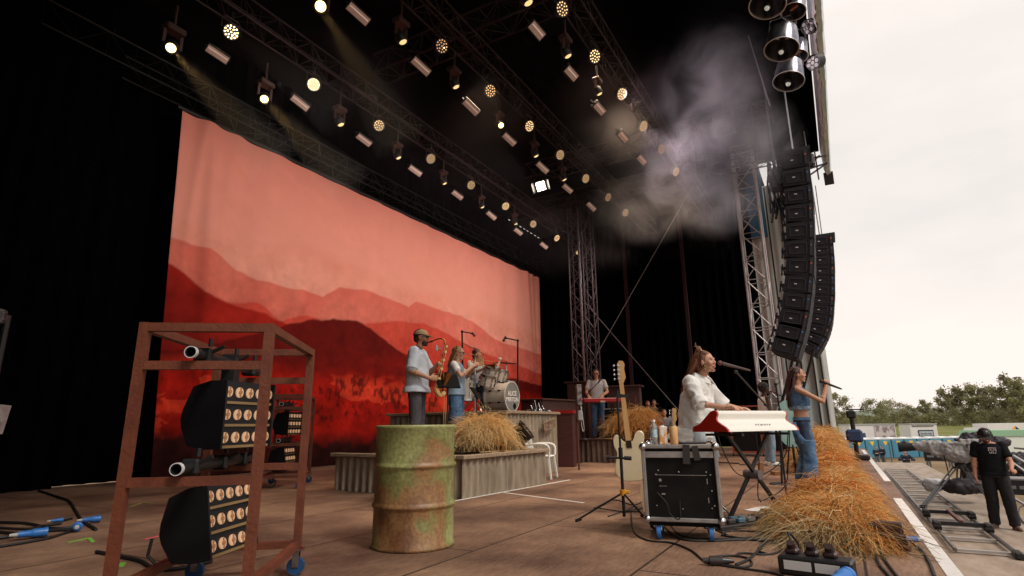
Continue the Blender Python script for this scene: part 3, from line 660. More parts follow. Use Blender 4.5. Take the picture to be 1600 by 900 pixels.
def strands(who, guides, n, m, off=.018, r=.0016, seed=0):
    rs = random.Random(seed); mb = MB()
    for i in range(n):
        a = rs.choice(guides); b = rs.choice(guides) if rs.random() < .15 else a; f = rs.random(); o1 = Vector((rs.gauss(0, off), rs.gauss(0, off), rs.gauss(0, off * .5))); o2 = o1 * .7 + Vector((rs.gauss(0, off * .7), rs.gauss(0, off * .7), rs.gauss(0, off * .6)))
        k = len(a); mb.tube([a[j].lerp(b[j], .3 * f) + o1.lerp(o2, j / (k - 1)) for j in range(k)], r, 3, rf=lambda t: r * (1.2 - .8 * t))
    return mb.build('hair_strands', m, who.root, smooth=True)
denim = mat('denim', (.045, .10, .20), .85, col2=(.13, .23, .36), scale=6, bump=.25, bscale=220, spec=.1, contrast=(.38, .66))
ldenim = mat('light_denim', (.16, .24, .34), .85, col2=(.30, .38, .46), scale=7, bump=.25, bscale=220, spec=.1)
gdenim = mat('grey_jeans', (.055, .05, .06), .85, col2=(.10, .09, .10), scale=7, bump=.25, bscale=220, spec=.1)
wshirt = mat('white_linen', (.66, .65, .63), .85, col2=(.74, .73, .71), scale=5, bump=.25, bscale=160, spec=.1)
bshirt = mat('pale_blue_shirt', (.48, .53, .60), .85, col2=(.56, .60, .66), scale=5, bump=.25, bscale=200, spec=.1)
tee = mat('black_tee', (.010, .010, .012), .9, bump=.2, bscale=200, spec=.1)
hair_dark = hairm('dark_brown_hair', (.030, .008, .006), (.075, .018, .012)); hair_aub = hairm('auburn_hair', (.10, .032, .013), (.30, .12, .05)); hair_bl = hairm('blond_hair', (.16, .075, .03), (.36, .20, .09)); hair_bk = hairm('black_hair', (.006, .005, .005), (.02, .014, .012))
blk_acc = mat('black_accessory', (.012, .012, .014), .4)

# --- singer at the white keyboard ---
KA = R(-28); Ldir = Vector((math.cos(KA), math.sin(KA), 0)); Ndir = Vector((math.sin(KA), -math.cos(KA), 0))   # long axis / back panel normal
kc = atD(1167, 660, 5.66); kc.z = 0
def fl(P, p, z=None): return P
pA = atD(1091, 660, 6.0); pA.z = 0
A = Person('woman in a long white shirt with a topknot singing at the white keyboard', pA, R(-103), 1.01, 'fair', female=True, vs=.0055, slim=.95,
           pel=(-.04, 0, .83), chest=Vector((.01, 0, 1.13)), neck=(.075, 0, 1.378), head=(.145, 0, 1.518), hf=(1, -.05, .10), hu=(-.08, 0, 1),
           shR=(.04, -.165, 1.305), shL=(.04, .165, 1.305), elR=(.16, -.25, 1.08), elL=(.18, .24, 1.08), wrR=(.395, -.20, 1.035), wrL=(.38, .16, 1.03),
           hdR=(.9, -.1, .10), hdL=(1, 0, -.05), hnR=(.1, 0, -1), hnL=(.1, 0, -1), cuR=.5, cuL=.4,
           hiR=(.0, -.10, .80), hiL=(0, .10, .80), knR=(.02, -.11, .46), knL=(.04, .12, .46), anR=(-.06, -.12, .09), anL=(-.04, .13, .09), ftR=(1, -.1, 0), ftL=(1, .1, 0))
A.pants('shorts', mat('pale_blue_denim', (.38, .45, .50), .85, col2=(.50, .56, .60), scale=6, bump=.2, bscale=200), .022, .012, .72)
A.top('shirt', wshirt, .034, .92, .12, .065, .028, wr=.019, seed=3, hemdir=Vector((-.06, 0, 0)), wsc=6.5)
mb = MB(); nk = A.J['neck']
for sg in (-1, 1): mb.add([nk + Vector(v) for v in ((-.075, sg * .02, .05), (-.02, sg * .085, .035), (.075, sg * .075, -.02), (.135, sg * .045, -.095), (.085, sg * .105, -.075), (-.01, sg * .125, -.015), (-.09, sg * .07, .0))], [(0, 1, 6), (1, 5, 6), (1, 2, 4, 5), (2, 3, 4)] if sg > 0 else [(0, 6, 1), (1, 6, 5), (1, 5, 4, 2), (2, 4, 3)])
cl_ = mb.build('collar', wshirt, A.root); sm_ = cl_.modifiers.new('t', 'SOLIDIFY'); sm_.thickness = .012
for q_ in 'RL':
    mb = MB(); a_, b_ = A.J['sh' + q_], A.J['el' + q_]; d_ = (b_ - a_).normalized(); e_ = a_.lerp(b_, .92); mb.cyl(e_ - d_ * .035, e_ + d_ * .035, .079, .082, 20); mb.cyl(e_ + d_ * .01, e_ + d_ * .042, .083, .080, 20)
    me = vox(mb, .007, 'cuff', 2); wrinkle(me, .006, 12, 2); put(me, 'cuff', wshirt, A.root)
A.shoes(mat('cream_shoe', (.6, .56, .48), .6))
def eA(mb, P):
    for k in range(9):
        y = -.06 + .015 * k; mb.tube(spline([P(-.07, y, .04), P(-.14, y * 1.15, -.06), P(-.235 - .01 * (k % 3), y * 1.35, -.18), P(-.31, y * 1.3, -.34), P(-.355 - .012 * (k % 2), y * 1.1, -.54 + .03 * (k % 3))], 5), .02, 8, rf=lambda t: .024 - .016 * t)
    mb.ell(P(-.055, 0, .142), (.036, .034, .034)); mb.ell(P(-.052, 0, .175), (.024, .024, .018)); mb.ell(P(-.08, 0, .12), (.03, .03, .03))
    mb.tube(spline([P(-.02, -.08, .0), P(.01, -.085, -.08), P(.05, -.085, -.16), P(.07, -.075, -.235)], 4), .01, 6, rf=lambda t: .011 - .006 * t)
A.hair(hair_aub, 'long', eA); P = A.P
strands(A, [spline([P(-.05, y, .10), P(-.105, y * 1.1, .03), P(-.15, y * 1.15, -.06), P(-.235, y * 1.35, -.18), P(-.31, y * 1.3, -.34), P(-.36, y * 1.1, -.56)], 4) for y in (-.06, -.045, -.03, -.015, 0, .015, .03, .045, .06)], 240, hair_aub, seed=1); strands(A, [spline([P(.05, y, .085), P(.0, y * 1.2, .125), P(-.05, y * .5, .14)], 4) for y in (-.05, -.03, 0, .03, .05)], 60, hair_bl, .008, seed=2)
mb = MB(); P = A.P
mb.tube([P(-.012 + .02 * math.sin(0), math.cos(t) * .088, .035 + math.sin(t) * .095) for t in [PI * k / 14 for k in range(-1, 16)]], .0065, 6); mb.tube(spline([P(-.012, -.088, .03), P(-.02, -.088, -.02), P(-.05, -.085, -.06)], 4), .004, 5)
mb.build('headset', blk_acc, A.root, smooth=True)
mb = MB(); mb.tube(spline([P(-.058, -.02, .15), P(-.065, -.03, .21), P(-.06, -.03, .235)], 4), .006, 6, rf=lambda t: .007 - .004 * t); mb.tube(spline([P(-.05, .01, .16), P(-.085, -.0, .195), P(-.10, 0, .20)], 4), .006, 6, rf=lambda t: .008 - .004 * t)
mb.build('loose_strand', hair_bl, A.root, smooth=True)
mb = MB(); mb.lathe([(.0215, -.0018), (.024, 0), (.0215, .0018)], 18, frame(P(1, 0, 0) - P(0, 0, 0), P(0, 0, 1) - P(0, 0, 0), P(0, 1, 0) - P(0, 0, 0), P(0, -.086, -.055))); mb.build('earring', mat('gold', (.55, .35, .1), .25, 1), A.root)
# stool
t = thing('stool', 'black round stool under the singer at the white keyboard', 'stool', A.root.matrix_basis @ Vector((-.05, 0, 0)) if 0 else pA - Vector((0, -.03, 0)))
mb = MB(); mb.cyl((0, 0, .66), (0, 0, .715), .17, n=24); mb.build('seat', blk_acc, t, smooth=True)
for k in range(4): mb = MB(); a = PI / 4 + k * PI / 2; mb.cyl((.09 * math.cos(a), .09 * math.sin(a), .66), (.2 * math.cos(a), .2 * math.sin(a), 0), .012); mb.build('leg', black, t, smooth=True)

# --- singer with the hand-held microphone ---
pB = at(1267, 766); 
B = Person('woman in cropped denim vest and ripped flared jeans singing into a held microphone', pB, R(-86), .935, 'warm', female=True, vs=.006, slim=.95,
           head=(.03, 0, 1.645), hf=(1, 0, .06), shR=(.0, -.165, 1.425), shL=(0, .165, 1.425), elR=(.30, -.20, 1.235), elL=(-.05, .24, 1.13), wrR=(.375, -.10, 1.455), wrL=(.0, .27, .9),
           hdR=(.25, .16, .8), hnR=(-.2, 1, .1), cuR=.95, knR=(.05, -.10, .50), anR=(.02, -.12, .085), anL=(-.08, .10, .085), knL=(-.0, .09, .50))
shorts = B.pants('denim_shorts', mat('dark_denim_short', (.012, .02, .05), .8, col2=(.03, .05, .1), scale=9), .008, .004, .50, wr=.002, waist=.02)
# flared chap-like legs with an open thigh
mb = MB(); J = B.J
for q, sg in (('R', -1), ('L', 1)):
    kn, an, hi = J['kn' + q], J['an' + q], J['hi' + q]
    loft(mb, [(an + Vector((.01, 0, -.055)), (1, 0, 0), (0, 1, 0), .125, .10), (an + Vector((0, 0, .10)), (1, 0, 0), (0, 1, 0), .105, .09), (kn, (1, 0, 0), (0, 1, 0), .086, .084), (kn + Vector((-.01, 0, .12)), (1, 0, 0), (0, 1, 0), .090, .090), (kn + Vector((-.02, 0, .20)), (1, 0, 0), (0, 1, 0), .097, .097)])
    mb.tube(spline([kn + Vector((-.06, sg * .03, .15)), hi + Vector((-.09, sg * .03, -.1)), hi + Vector((-.11, sg * .02, .03))], 6), .05, 10, rf=lambda t: .062 - .015 * t)
    mb.tube(spline([kn + Vector((.05, 0, .15)), hi + Vector((.08, sg * .02, -.12)), hi + Vector((.08, sg * .02, .03))], 6), .03, 8, rf=lambda t: .045 - .02 * t)
me = vox(mb, .008, 'jeans', 3); wrinkle(me, .007, 9, 2, .8); put(me, 'jeans', denim, B.root)
mb = MB(); loft(mb, [(J['pel'] + Vector((0, 0, .035)), (1, 0, 0), (0, 1, 0), .122, .172), (J['pel'] + Vector((0, 0, .075)), (1, 0, 0), (0, 1, 0), .116, .160)], 28); mb.build('waistband', denim, B.root, smooth=True)
B.top('vest', denim, .018, 0, 0, 0, .012, z0=3, wr=.005, seed=8, sleeves='')
r3_ = B.rings[3]; mb = MB(); loft(mb, [(r3_[0] - Vector((0, 0, q_)), r3_[1], r3_[2], r3_[3] + a_, r3_[4] + a_) for q_, a_ in ((.125, .006), (.07, .012), (.02, .019), (-.02, .014))], 30); me = vox(mb, .008, 'vest_lower', 2); wrinkle(me, .005, 9, 6); put(me, 'vest_lower', denim, B.root)
mb = MB(); loft(mb, [(r3_[0] - Vector((0, 0, .145)), r3_[1], r3_[2], r3_[3] + .010, r3_[4] + .008), (r3_[0] - Vector((0, 0, .12)), r3_[1], r3_[2], r3_[3] + .014, r3_[4] + .012), (r3_[0] - Vector((0, 0, .095)), r3_[1], r3_[2], r3_[3] + .010, r3_[4] + .010)], 30); me = vox(mb, .008, 'frayed_hem', 1); wrinkle(me, .01, 26, 4); put(me, 'frayed_hem', ldenim, B.root)
def eB(mb, P):
    for k in range(12):
        y = -.075 + .0137 * k; x = -.01 if k in (0, 1, 10, 11) else -.07
        mb.tube(spline([P(x, y, .05), P(x - .06, y * 1.15, -.06), P(x - .09 if x < -.05 else -.10, y * 1.4, -.18), P(-.175 - .01 * (k % 3), y * 1.5, -.30), P(-.185, y * 1.35, -.46 + .02 * (k % 3))], 5), .02, 8, rf=lambda t: .026 - .014 * t)
B.hair(hair_dark, 'long', eB); P = B.P
strands(B, [spline([P(-.03, y, .10), P(-.08, y * 1.1, .04), P(-.13, y * 1.15, -.06), P(-.16, y * 1.4, -.18), P(-.18, y * 1.5, -.30), P(-.19, y * 1.35, -.49)], 4) for y in (-.07, -.05, -.03, 0, .03, .05, .07)], 260, hair_dark, seed=3); B.shoes(mat('dark_shoe', (.03, .02, .02), .6))

# --- saxophonist ---
pC = atD(650, 660, 8.1); pC.z = .5
C = Person('man in pale blue short sleeved shirt and beige cap playing a saxophone', pC, R(-68), 1.03, 'tan', vs=.007,
           head=(.05, 0, 1.64), hf=(1, 0, -.05), elR=(.0, -.27, 1.14), elL=(.12, .22, 1.16), wrR=(.24, -.20, 1.04), wrL=(.28, .06, 1.25),
           hdR=(.7, .4, .05), hdL=(.5, -.7, .3), hnR=(.1, 1, 0), hnL=(.2, -.3, -.9), cuR=.6, cuL=.7, brow=(.03, .015, .01))
C.pants('trousers', gdenim, .016, .008, 1.98, .005); C.top('shirt', bshirt, .034, .80, .09, .035, .036, wr=.008, seed=1)
C.shoes(mat('dark_shoe', (.03, .02, .02), .6)); C.glasses()
C.hair(hair_dark, 'short')
mb = MB(); P = C.P
mb.ell(P(.050, 0, -.066), (.055, .056, .052)); mb.ell(P(.066, 0, -.100), (.03, .034, .025)); me = vox(mb, .007, 'beard', 2)
bm = bmesh.new(); bm.from_mesh(me); f_ = (P(1, 0, 0) - P(0, 0, 0)).normalized(); u_ = (P(0, 0, 1) - P(0, 0, 0)).normalized(); bmesh.ops.delete(bm, geom=[v for v in bm.verts if (v.co - P(0, 0, 0)).dot(u_) > -.045], context='VERTS'); bm.to_mesh(me); bm.free(); put(me, 'beard', hair_dark, C.root)
def capm(who, m, brim=True, peak=.075):
    P = who.P; f = (P(1, 0, 0) - P(0, 0, 0)).normalized(); l = (P(0, 1, 0) - P(0, 0, 0)).normalized(); u = (P(0, 0, 1) - P(0, 0, 0)).normalized(); M = frame(f, l, u, P(-.012, 0, .055)); mb = MB()
    vs = [];
    for i in range(9):
        th = PI / 2 * i / 8
        for k in range(24): a = 2 * PI * k / 24; vs.append(M @ Vector((.108 * math.cos(th) * math.cos(a), .091 * math.cos(th) * math.sin(a), -.012 + .085 * math.sin(th))))
    mb.add(vs, [(i * 24 + k, i * 24 + (k + 1) % 24, (i + 1) * 24 + (k + 1) % 24, (i + 1) * 24 + k) for i in range(8) for k in range(24)]); mb.ell(M @ Vector((0, 0, .074)), (.006, .006, .006))
    mb.prism([(.06 + .0, -.075), (.12, -.072), (.165, -.045), (.18, 0), (.165, .045), (.12, .072), (.06, .075)], -.012, -.004, M @ Matrix.Rotation(R(8), 4, 'Y'))
    return mb.build('cap', m, who.root, smooth=True, sharp=.7)
capm(C, mat('beige_cap', (.42, .27, .15), .8, bump=.2, bscale=200))
mb = MB(); mb.tube(spline([P(-.02, -.07, -.13), P(.03, -.06, -.17), P(.06, 0, -.28)], 5), .008, 6); mb.build('neck_strap', blk_acc, C.root)
# --- trumpeter ---
pD = atD(712, 660, 9.1); pD.z = .5
D = Person('woman in denim waistcoat and wide jeans playing a trumpet', pD, R(-66), .97, 'fair', female=True, vs=.007,
           head=(.04, 0, 1.63), hf=(1, 0, -.08), elR=(.13, -.27, 1.22), elL=(.14, .25, 1.24), wrR=(.32, -.10, 1.40), wrL=(.30, .06, 1.40), hdR=(.8, .45, .45), hdL=(.8, -.45, .3), hnR=(-.2, 1, 0), hnL=(-.2, -1, 0), cuR=.7, cuL=.9, brow=(.1, .05, .03))
D.pants('jeans', denim, .03, .035, 1.98, .008); D.top('t_shirt', wshirt, .014, .45, 0, 0, .016, wr=.003); D.top('waistcoat', ldenim, .026, 0, .03, .02, z0=2, wr=.004, sleeves='', neckcut=.03)
def eD(mb, P):
    for k in range(12):
        y = -.08 + .0145 * k; x = .0 if k in (0, 1, 10, 11) else -.06
        mb.tube(spline([P(x, y, .05), P(x - .045, y * 1.2, -.05), P(x - .075, y * 1.4, -.15), P(x - .095, y * 1.3, -.25 + .02 * (k % 2))], 5), .02, 8, rf=lambda t: .025 - .012 * t)
D.hair(hair_bl, 'long', eD); P = D.P
strands(D, [spline([P(-.02, y, .11), P(-.06, y * 1.2, .03), P(-.10, y * 1.3, -.05), P(-.125, y * 1.4, -.15), P(-.14, y * 1.3, -.27)], 4) for y in (-.07, -.04, 0, .04, .07)], 160, hair_bl, .016, .002, seed=4); D.glasses(); D.shoes(mat('dark_shoe', ()) if 0 else MATS['dark_shoe'])
# --- drummer (mostly hidden behind the trumpeter and kit) ---
pE = atD(743, 660, 11.2); pE.z = 1.14
E_ = Person('drummer seated behind the white drum kit, mostly hidden by the trumpeter', pE, R(-95), .98, 'fair', vs=.012, detail=False,
            pel=(-.1, 0, .55), neck=(0, 0, 1.06), head=(.04, 0, 1.20), shR=(0, -.185, 1.0), shL=(0, .185, 1.0), elR=(.12, -.3, .78), elL=(.12, .3, .78), wrR=(.34, -.22, .86), wrL=(.34, .2, .84), hdR=(1, .2, .2), hdL=(1, -.2, .2),
            hiR=(-.05, -.1, .53), hiL=(-.05, .1, .53), knR=(.35, -.2, .5), knL=(.35, .2, .5), anR=(.38, -.22, .085), anL=(.35, .22, .085))
E_.pants('trousers', denim, .016, .01, 1.95); E_.top('shirt', wshirt, .022, .5, 0, .01, wr=.005); E_.hair(hair_dark, 'short')
# --- keyboard player at the back ---
pF = atD(935, 661, 14.4); pF.z = .55
F_ = Person('man in grey t-shirt and sunglasses playing the red keyboard at the back', pF, R(-160), 1.0, 'warm', vs=.010,
            head=(.05, 0, 1.63), elR=(.10, -.27, 1.16), elL=(.10, .27, 1.16), wrR=(.32, -.2, 1.04), wrL=(.32, .12, 1.04), hdR=(1, .1, -.3), hdL=(1, -.1, -.3), hnR=(0, 0, -1), hnL=(0, 0, -1), cuR=.3, cuL=.3, hf=(1, 0, -.12))
F_.pants('jeans', denim, .014, .004, 1.97); F_.top('t_shirt', mat('grey_tee', (.42, .40, .40), .85, col2=(.5, .48, .48), scale=5), .02, .55, .03, .01, wr=.005); F_.hair(hair_bk, 'short'); F_.glasses(); F_.shoes(MATS['dark_shoe'])
# --- bass player in white vest ---
pG = at(1206, 727)
G_ = Person('man in white vest and light jeans standing by the far tower with his back turned', pG, R(-62), .99, 'dark', lip=(.12, .04, .035), vs=.010,
            head=(.04, 0, 1.63), elR=(.02, -.25, 1.12), elL=(.1, .25, 1.14), wrR=(.28, -.15, 1.05), wrL=(.30, .15, 1.15), hdR=(.8, .5, .1), hnR=(0, 1, 0), hdL=(.8, -.4, .3), ftR=(1, -.3, 0), brow=(.01, .008, .008))
G_.pants('jeans', ldenim, .014, .006, 1.95); G_.top('vest', wshirt, .016, 0, .03, .01, wr=.004, sleeves='', neckcut=.02); G_.hair(hair_bk, 'afro'); G_.shoes(white_pl)
# --- camera operator ---
pH = at(1571, 826, -.9)
O_ = Person('camera operator in black t-shirt, cap and headphones holding the camera pan arm', pH, R(168), .95, 'warm', vs=.007, slim=1.08,
            head=(.07, -.02, 1.60), hf=(.85, .35, -.55), hu=(.4, 0, 1), elR=(.05, -.25, 1.13), elL=(.10, .27, 1.13), wrR=(.10, -.27, .88), wrL=(.30, .26, 1.02), hdR=(.25, .1, -1), hdL=(.9, .3, .1), hnR=(0, 1, 0), hnL=(0, 0, -1), cuL=.6,
            anL=(.06, .15, .085), knL=(.06, .13, .50), anR=(-.04, -.13, .085), ftR=(1, -.3, 0), ftL=(1, .45, 0))
O_.pants('trousers', mat('black_trousers', (.012, .012, .014), .9), .022, .012, 1.95, .008); O_.top('t_shirt', tee, .026, .55, .03, .015, .028, wr=.006)
O_.hair(hair_dark, 'short'); capm(O_, blk_acc); O_.shoes(mat('brown_boot', (.11, .06, .04), .7, col2=(.18, .11, .08), scale=12))
mb = MB(); P = O_.P; mb.ell(P(.045, 0, -.07), (.05, .055, .05)); me = vox(mb, .008, 'beard', 1); bm = bmesh.new(); bm.from_mesh(me); u_ = (P(0, 0, 1) - P(0, 0, 0)).normalized(); bmesh.ops.delete(bm, geom=[v for v in bm.verts if (v.co - P(0, 0, 0)).dot(u_) > -.045], context='VERTS'); bm.to_mesh(me); bm.free(); put(me, 'beard', hair_dark, O_.root)
mb = MB(); f = P(1, 0, 0) - P(0, 0, 0)
for y in (-1, 1): mb.cyl(P(-.0, y * .075, 0), P(-.0, y * .115, 0), .042, .036, 16)
mb.tube([P(-.0, math.cos(a) * .105, .03 + math.sin(a) * .12) for a in [PI * k / 12 for k in range(13)]], .009, 6); mb.build('headphones', blk_acc, O_.root, smooth=True)
cm = O_.root.matrix_basis
mb = MB()
for (u_, v_, w_, h_) in ((0, .045, .11, .016), (-.05, .01, .012, .05), (.05, .01, .012, .05), (-.022, .012, .02, .02), (.022, .012, .02, .02), (0, -.008, .03, .012), (-.04, -.04, .014, .026), (-.014, -.04, .014, .026), (.012, -.04, .014, .026), (.038, -.042, .016, .022)): mb.box((.158, .05 + u_, 1.34 + v_), (.012, w_, h_))
mb.build('shirt_print', mat('print_white', (.55, .5, .52), .7), O_.root)
# --- small background people ---
def bgp(label, x, y, D_, zb, rz, tm, pm, hm=hair_dark, sk='warm', sc=1, **pose):
    p = atD(x, y, D_); p.z = zb; q = Person(label, p, rz, sc, sk, vs=.02, detail=False, **pose); q.top('top', tm, .03, 1.7, .03, .01, wr=.006); q.pants('trousers', pm, .02, .01, 1.95); q.hair(hm, 'short'); return q
navy = mat('navy_fleece', (.014, .02, .04), .9); gtr = mat('grey_work_trousers', (.12, .12, .13), .9); brn = mat('brown_top', (.2, .11, .07), .9)
sit = dict(pel=(-.05, 0, .22), neck=(0, 0, .74), head=(.04, 0, .88), shR=(0, -.185, .68), shL=(0, .185, .68), elR=(.14, -.25, .45), elL=(.14, .25, .45), wrR=(.36, -.18, .45), wrL=(.36, .18, .45), hdR=(1, 0, -.2), hdL=(1, 0, -.2), hiR=(0, -.1, .2), hiL=(0, .1, .2), knR=(.35, -.15, .46), knL=(.35, .15, .46), anR=(.5, -.15, .085), anL=(.5, .15, .085))
fold = dict(elR=(.06, -.27, 1.12), elL=(.06, .27, 1.12), wrR=(.26, .02, 1.15), wrL=(.26, -.02, 1.12), hdR=(.1, 1, 0), hdL=(.1, -1, 0))
bgp('left one of the two navy-jacketed crew standing before the toilets, hands clasped', 1368, 700, 53, -3.25, R(190), navy, gtr, **fold)
bgp('right one of the two navy-jacketed crew standing before the toilets, turned sideways', 1378, 700, 53, -3.25, R(140), navy, gtr, sc=1.05, **fold)
bgp('person in navy leaning with both arms on the far edge of the camera platform', 1416, 720, 34, -2.63, R(185), navy, gtr, elR=(.2, -.38, 1.2), elL=(.2, .38, 1.2), wrR=(.36, -.15, 1.22), wrL=(.36, .15, 1.22), hdR=(0, 1, 0), hdL=(0, -1, 0))
bgp('person in a brown top half hidden behind the covered camera lens', 1447, 700, 50, -3.25, R(170), brn, gtr)
bgp('person in dark clothes whose head shows above the grey camera cover', 1481, 700, 50, -3.25, R(200), navy, gtr)
bgp('person in patterned dark clothes sitting on the field edge behind the operator', 1588, 700, 46, -3.25 + .2, R(160), navy, navy, **sit)
bgp('left one of the dim stage hands sitting in the dark behind the singer', 1014, 660, 19, .0, R(200), tee, tee, sc=.95, **fold)
bgp('dim stage hand in the middle of the dark group behind the singer', 1024, 660, 19.5, .05, R(190), tee, tee, sc=.95, **fold)
bgp('grey-jacketed stage hand sitting right of the dark group behind the singer', 1038, 660, 18, .35, R(210), mat('grey_jacket', (.16, .15, .16), .9), gtr, **sit)
# ================= STAGE OBJECTS =================
corr_m = mat('corrugated_weathered', (.17, .125, .085), .7, .15, col2=(.36, .30, .22), scale=3.2, bump=.35, bscale=24, stretch=(3, 3, .6), contrast=(.3, .68))
corr_d = mat('corrugated_dark', (.09, .05, .04), .7, .15, col2=(.22, .15, .12), scale=3.2, bump=.3, bscale=24, stretch=(3, 3, .6))
def corr(a, b, z0, z1, pitch=.14, amp=.022, m=corr_m, parent=None):
    a = Vector((*a, 0)); b = Vector((*b, 0)); d = b - a; l = d.length; d /= l; nn = Vector((d.y, -d.x, 0)); n = int(l / pitch * 10); vs = []
    for i in range(n + 1):
        s = i / n * l; sh = math.floor(s / .86); w = max(-.6, min(.9, math.sin(2 * PI * s / pitch) * 1.4)) * amp; w += .008 * noise.noise((s * 2, z1, 0)) + .004 * (sh % 2)
        dz = .012 * noise.noise((sh * 3.1, 0, 0)); p = a + d * s + nn * w
        vs += [(p.x, p.y, z0 + .003), (p.x, p.y, (z0 + z1) / 2), (p.x, p.y, z1 + dz * 0), (p.x - nn.x * .006, p.y - nn.y * .006, z1), (p.x - nn.x * .006, p.y - nn.y * .006, z0 + .003)]
    mb = MB(); mb.add(vs, [(i * 5 + j, (i + 1) * 5 + j, (i + 1) * 5 + (j + 1) % 5, i * 5 + (j + 1) % 5) for i in range(n) for j in range(5)])
    return mb.build('corrugated_skirt', m, parent, smooth=True, sharp=1.0)
def riser(label, c0, c1, z, sides, m=corr_m, wm=wood_w, rz=0):
    """c0,c1 opposite corners; sides to clad"""
    t = thing('riser', label, 'riser', (c0[0], c0[1], 0), rz); w, d = c1[0] - c0[0], c1[1] - c0[1]
    mb = MB(); mb.box((w / 2, d / 2, z - .045), (w - .04, d - .04, .05)); mb.box((w / 2, d / 2, (z - .08) / 2 + .005), (w - .2, d - .2, z - .08)); mb.build('deck', mat('riser_deck', (.05, .035, .028), .8, col2=(.09, .065, .05), scale=3), t)
    if 'f' in sides: corr((0, 0), (w, 0), 0, z - .04, m=m, parent=t)
    if 'l' in sides: corr((0, d), (0, 0), 0, z - .04, m=m, parent=t)
    if 'r' in sides: corr((w, 0), (w, d), 0, z - .04, m=m, parent=t)
    mb = MB(); L_ = 0
    mb.box((w / 2, -.0, z - .012), (w + .10, .13, .05), bev=.006)
    if 'l' in sides: mb.box((-.0, d / 2 + .067, z - .012), (.13, d, .05), bev=.006)
    if 'r' in sides: mb.box((w, d / 2 + .067, z - .012), (.13, d, .05), bev=.006)
    mb.build('plank_edge', wm, t); return t
riser('low corrugated metal riser with plank edge under the saxophonist and trumpeter', (6.22, 4.32), (8.36, 6.72), .52, 'flr', rz=R(-3))
riser('higher corrugated metal riser with plank edge carrying the drum kit', (8.5, 5.02), (10.55, 7.6), 1.14, 'flr')
riser('dark corrugated metal riser under the rear keyboard player', (13.45, 4.1), (15.4, 6.6), .55, 'l', corr_d, mat('dark_plank', (.06, .028, .02), .8, col2=(.1, .05, .04), scale=6))
# ---- oil drum ----
rust = bpy.data.materials.new('rusty_green_paint'); rust.use_nodes = True
def _rust(m, paint, paint2, r0, r1, thr, rough=.6):
    t = m.node_tree; b = t.nodes['Principled BSDF']; N = t.nodes.new; K = t.links.new; c = N('ShaderNodeTexCoord'); mp_ = N('ShaderNodeMapping'); mp_.inputs['Scale'].default_value = (1, 1, .8); K(c.outputs['Object'], mp_.inputs['Vector'])
    n = N('ShaderNodeTexNoise'); n.inputs['Scale'].default_value = 2.4; n.inputs['Detail'].default_value = 10; n.inputs['Roughness'].default_value = .58; K(mp_.outputs['Vector'], n.inputs['Vector'])
    sx = N('ShaderNodeSeparateXYZ'); K(c.outputs['Object'], sx.inputs[0])
    ma = N('ShaderNodeMath'); ma.operation = 'MULTIPLY_ADD'; K(sx.outputs['Z'], ma.inputs[0]); ma.inputs[1].default_value = .22; K(n.outputs['Fac'], ma.inputs[2])
    r = N('ShaderNodeValToRGB'); e = r.color_ramp.elements; e[0].position = thr - .12; e[0].color = (*r0, 1); e[1].position = thr + .05; e[1].color = (*paint, 1); x = e.new(thr - .01); x.color = (*r1, 1); x = e.new(thr + .12); x.color = (*paint2, 1); K(ma.outputs[0], r.inputs['Fac'])
    n2 = N('ShaderNodeTexNoise'); n2.inputs['Scale'].default_value = 40; n2.inputs['Detail'].default_value = 6; K(c.outputs['Object'], n2.inputs['Vector'])
    r2 = N('ShaderNodeValToRGB'); r2.color_ramp.elements[0].position = .3; r2.color_ramp.elements[0].color = (.72, .68, .66, 1); r2.color_ramp.elements[1].position = .65; r2.color_ramp.elements[1].color = (1.15, 1.15, 1.1, 1); K(n2.outputs['Fac'], r2.inputs['Fac'])
    mu = N('ShaderNodeMix'); mu.data_type = 'RGBA'; mu.blend_type = 'MULTIPLY'; mu.inputs['Factor'].default_value = 1; K(r.outputs['Color'], mu.inputs['A']); K(r2.outputs['Color'], mu.inputs['B']); K(mu.outputs['Result'], b.inputs['Base Color'])
    b.inputs['Roughness'].default_value = rough; bp = N('ShaderNodeBump'); bp.inputs['Strength'].default_value = .3; bp.inputs['Distance'].default_value = .01; K(n2.outputs['Fac'], bp.inputs['Height']); K(bp.outputs['Normal'], b.inputs['Normal'])
_rust(rust, (.20, .195, .070), (.29, .30, .12), (.14, .060, .025), (.27, .145, .06), .53, .45)
bp_ = at(645, 853); bp_.z = 0
drum = thing('oil_drum', 'rusty green oil barrel with two raised hoops standing on the stage floor', 'barrel', atD(645, 660, 4.32) * 1)
drum.location.z = 0
mb = MB(); r = .304; prof = [(r - .02, .006), (r - .004, .0), (r + .008, .004), (r + .008, .02), (r, .03)]
for z0 in (.30, .585):
    prof += [(r, z0 - .035), (r + .004, z0 - .018), (r + .014, z0 - .008), (r + .015, z0 + .004), (r + .004, z0 + .018), (r, z0 + .03)]
prof += [(r, .85), (r + .009, .862), (r + .009, .880), (r - .002, .884), (r - .006, .872), (r - .02, .868)]
prof = [(a, z) for a, z in prof]; mb.lathe(prof, 64)
me_ = mb
o = mb.build('shell', rust, drum, smooth='all'); drum.scale = (1.035, 1.035, 1.035); drum.location = at(645, 865) * (1 + .315 / at(645, 865).xy.length); drum.location.z = 0
for v in o.data.vertices:
    c = v.co; k = noise.noise((c.x * 4, c.y * 4, c.z * 3)) * .006; v.co.x *= 1 + k * 2; v.co.y *= 1 + k * 2
mb = MB(); mb.cyl((0, 0, .866), (0, 0, .872), r - .004, n=48); mb.cyl((.18, .05, .87), (.18, .05, .885), .03, n=16); mb.build('lid', mat('rust_top', (.16, .07, .03), .8, col2=(.2, .2, .09), scale=9), drum)

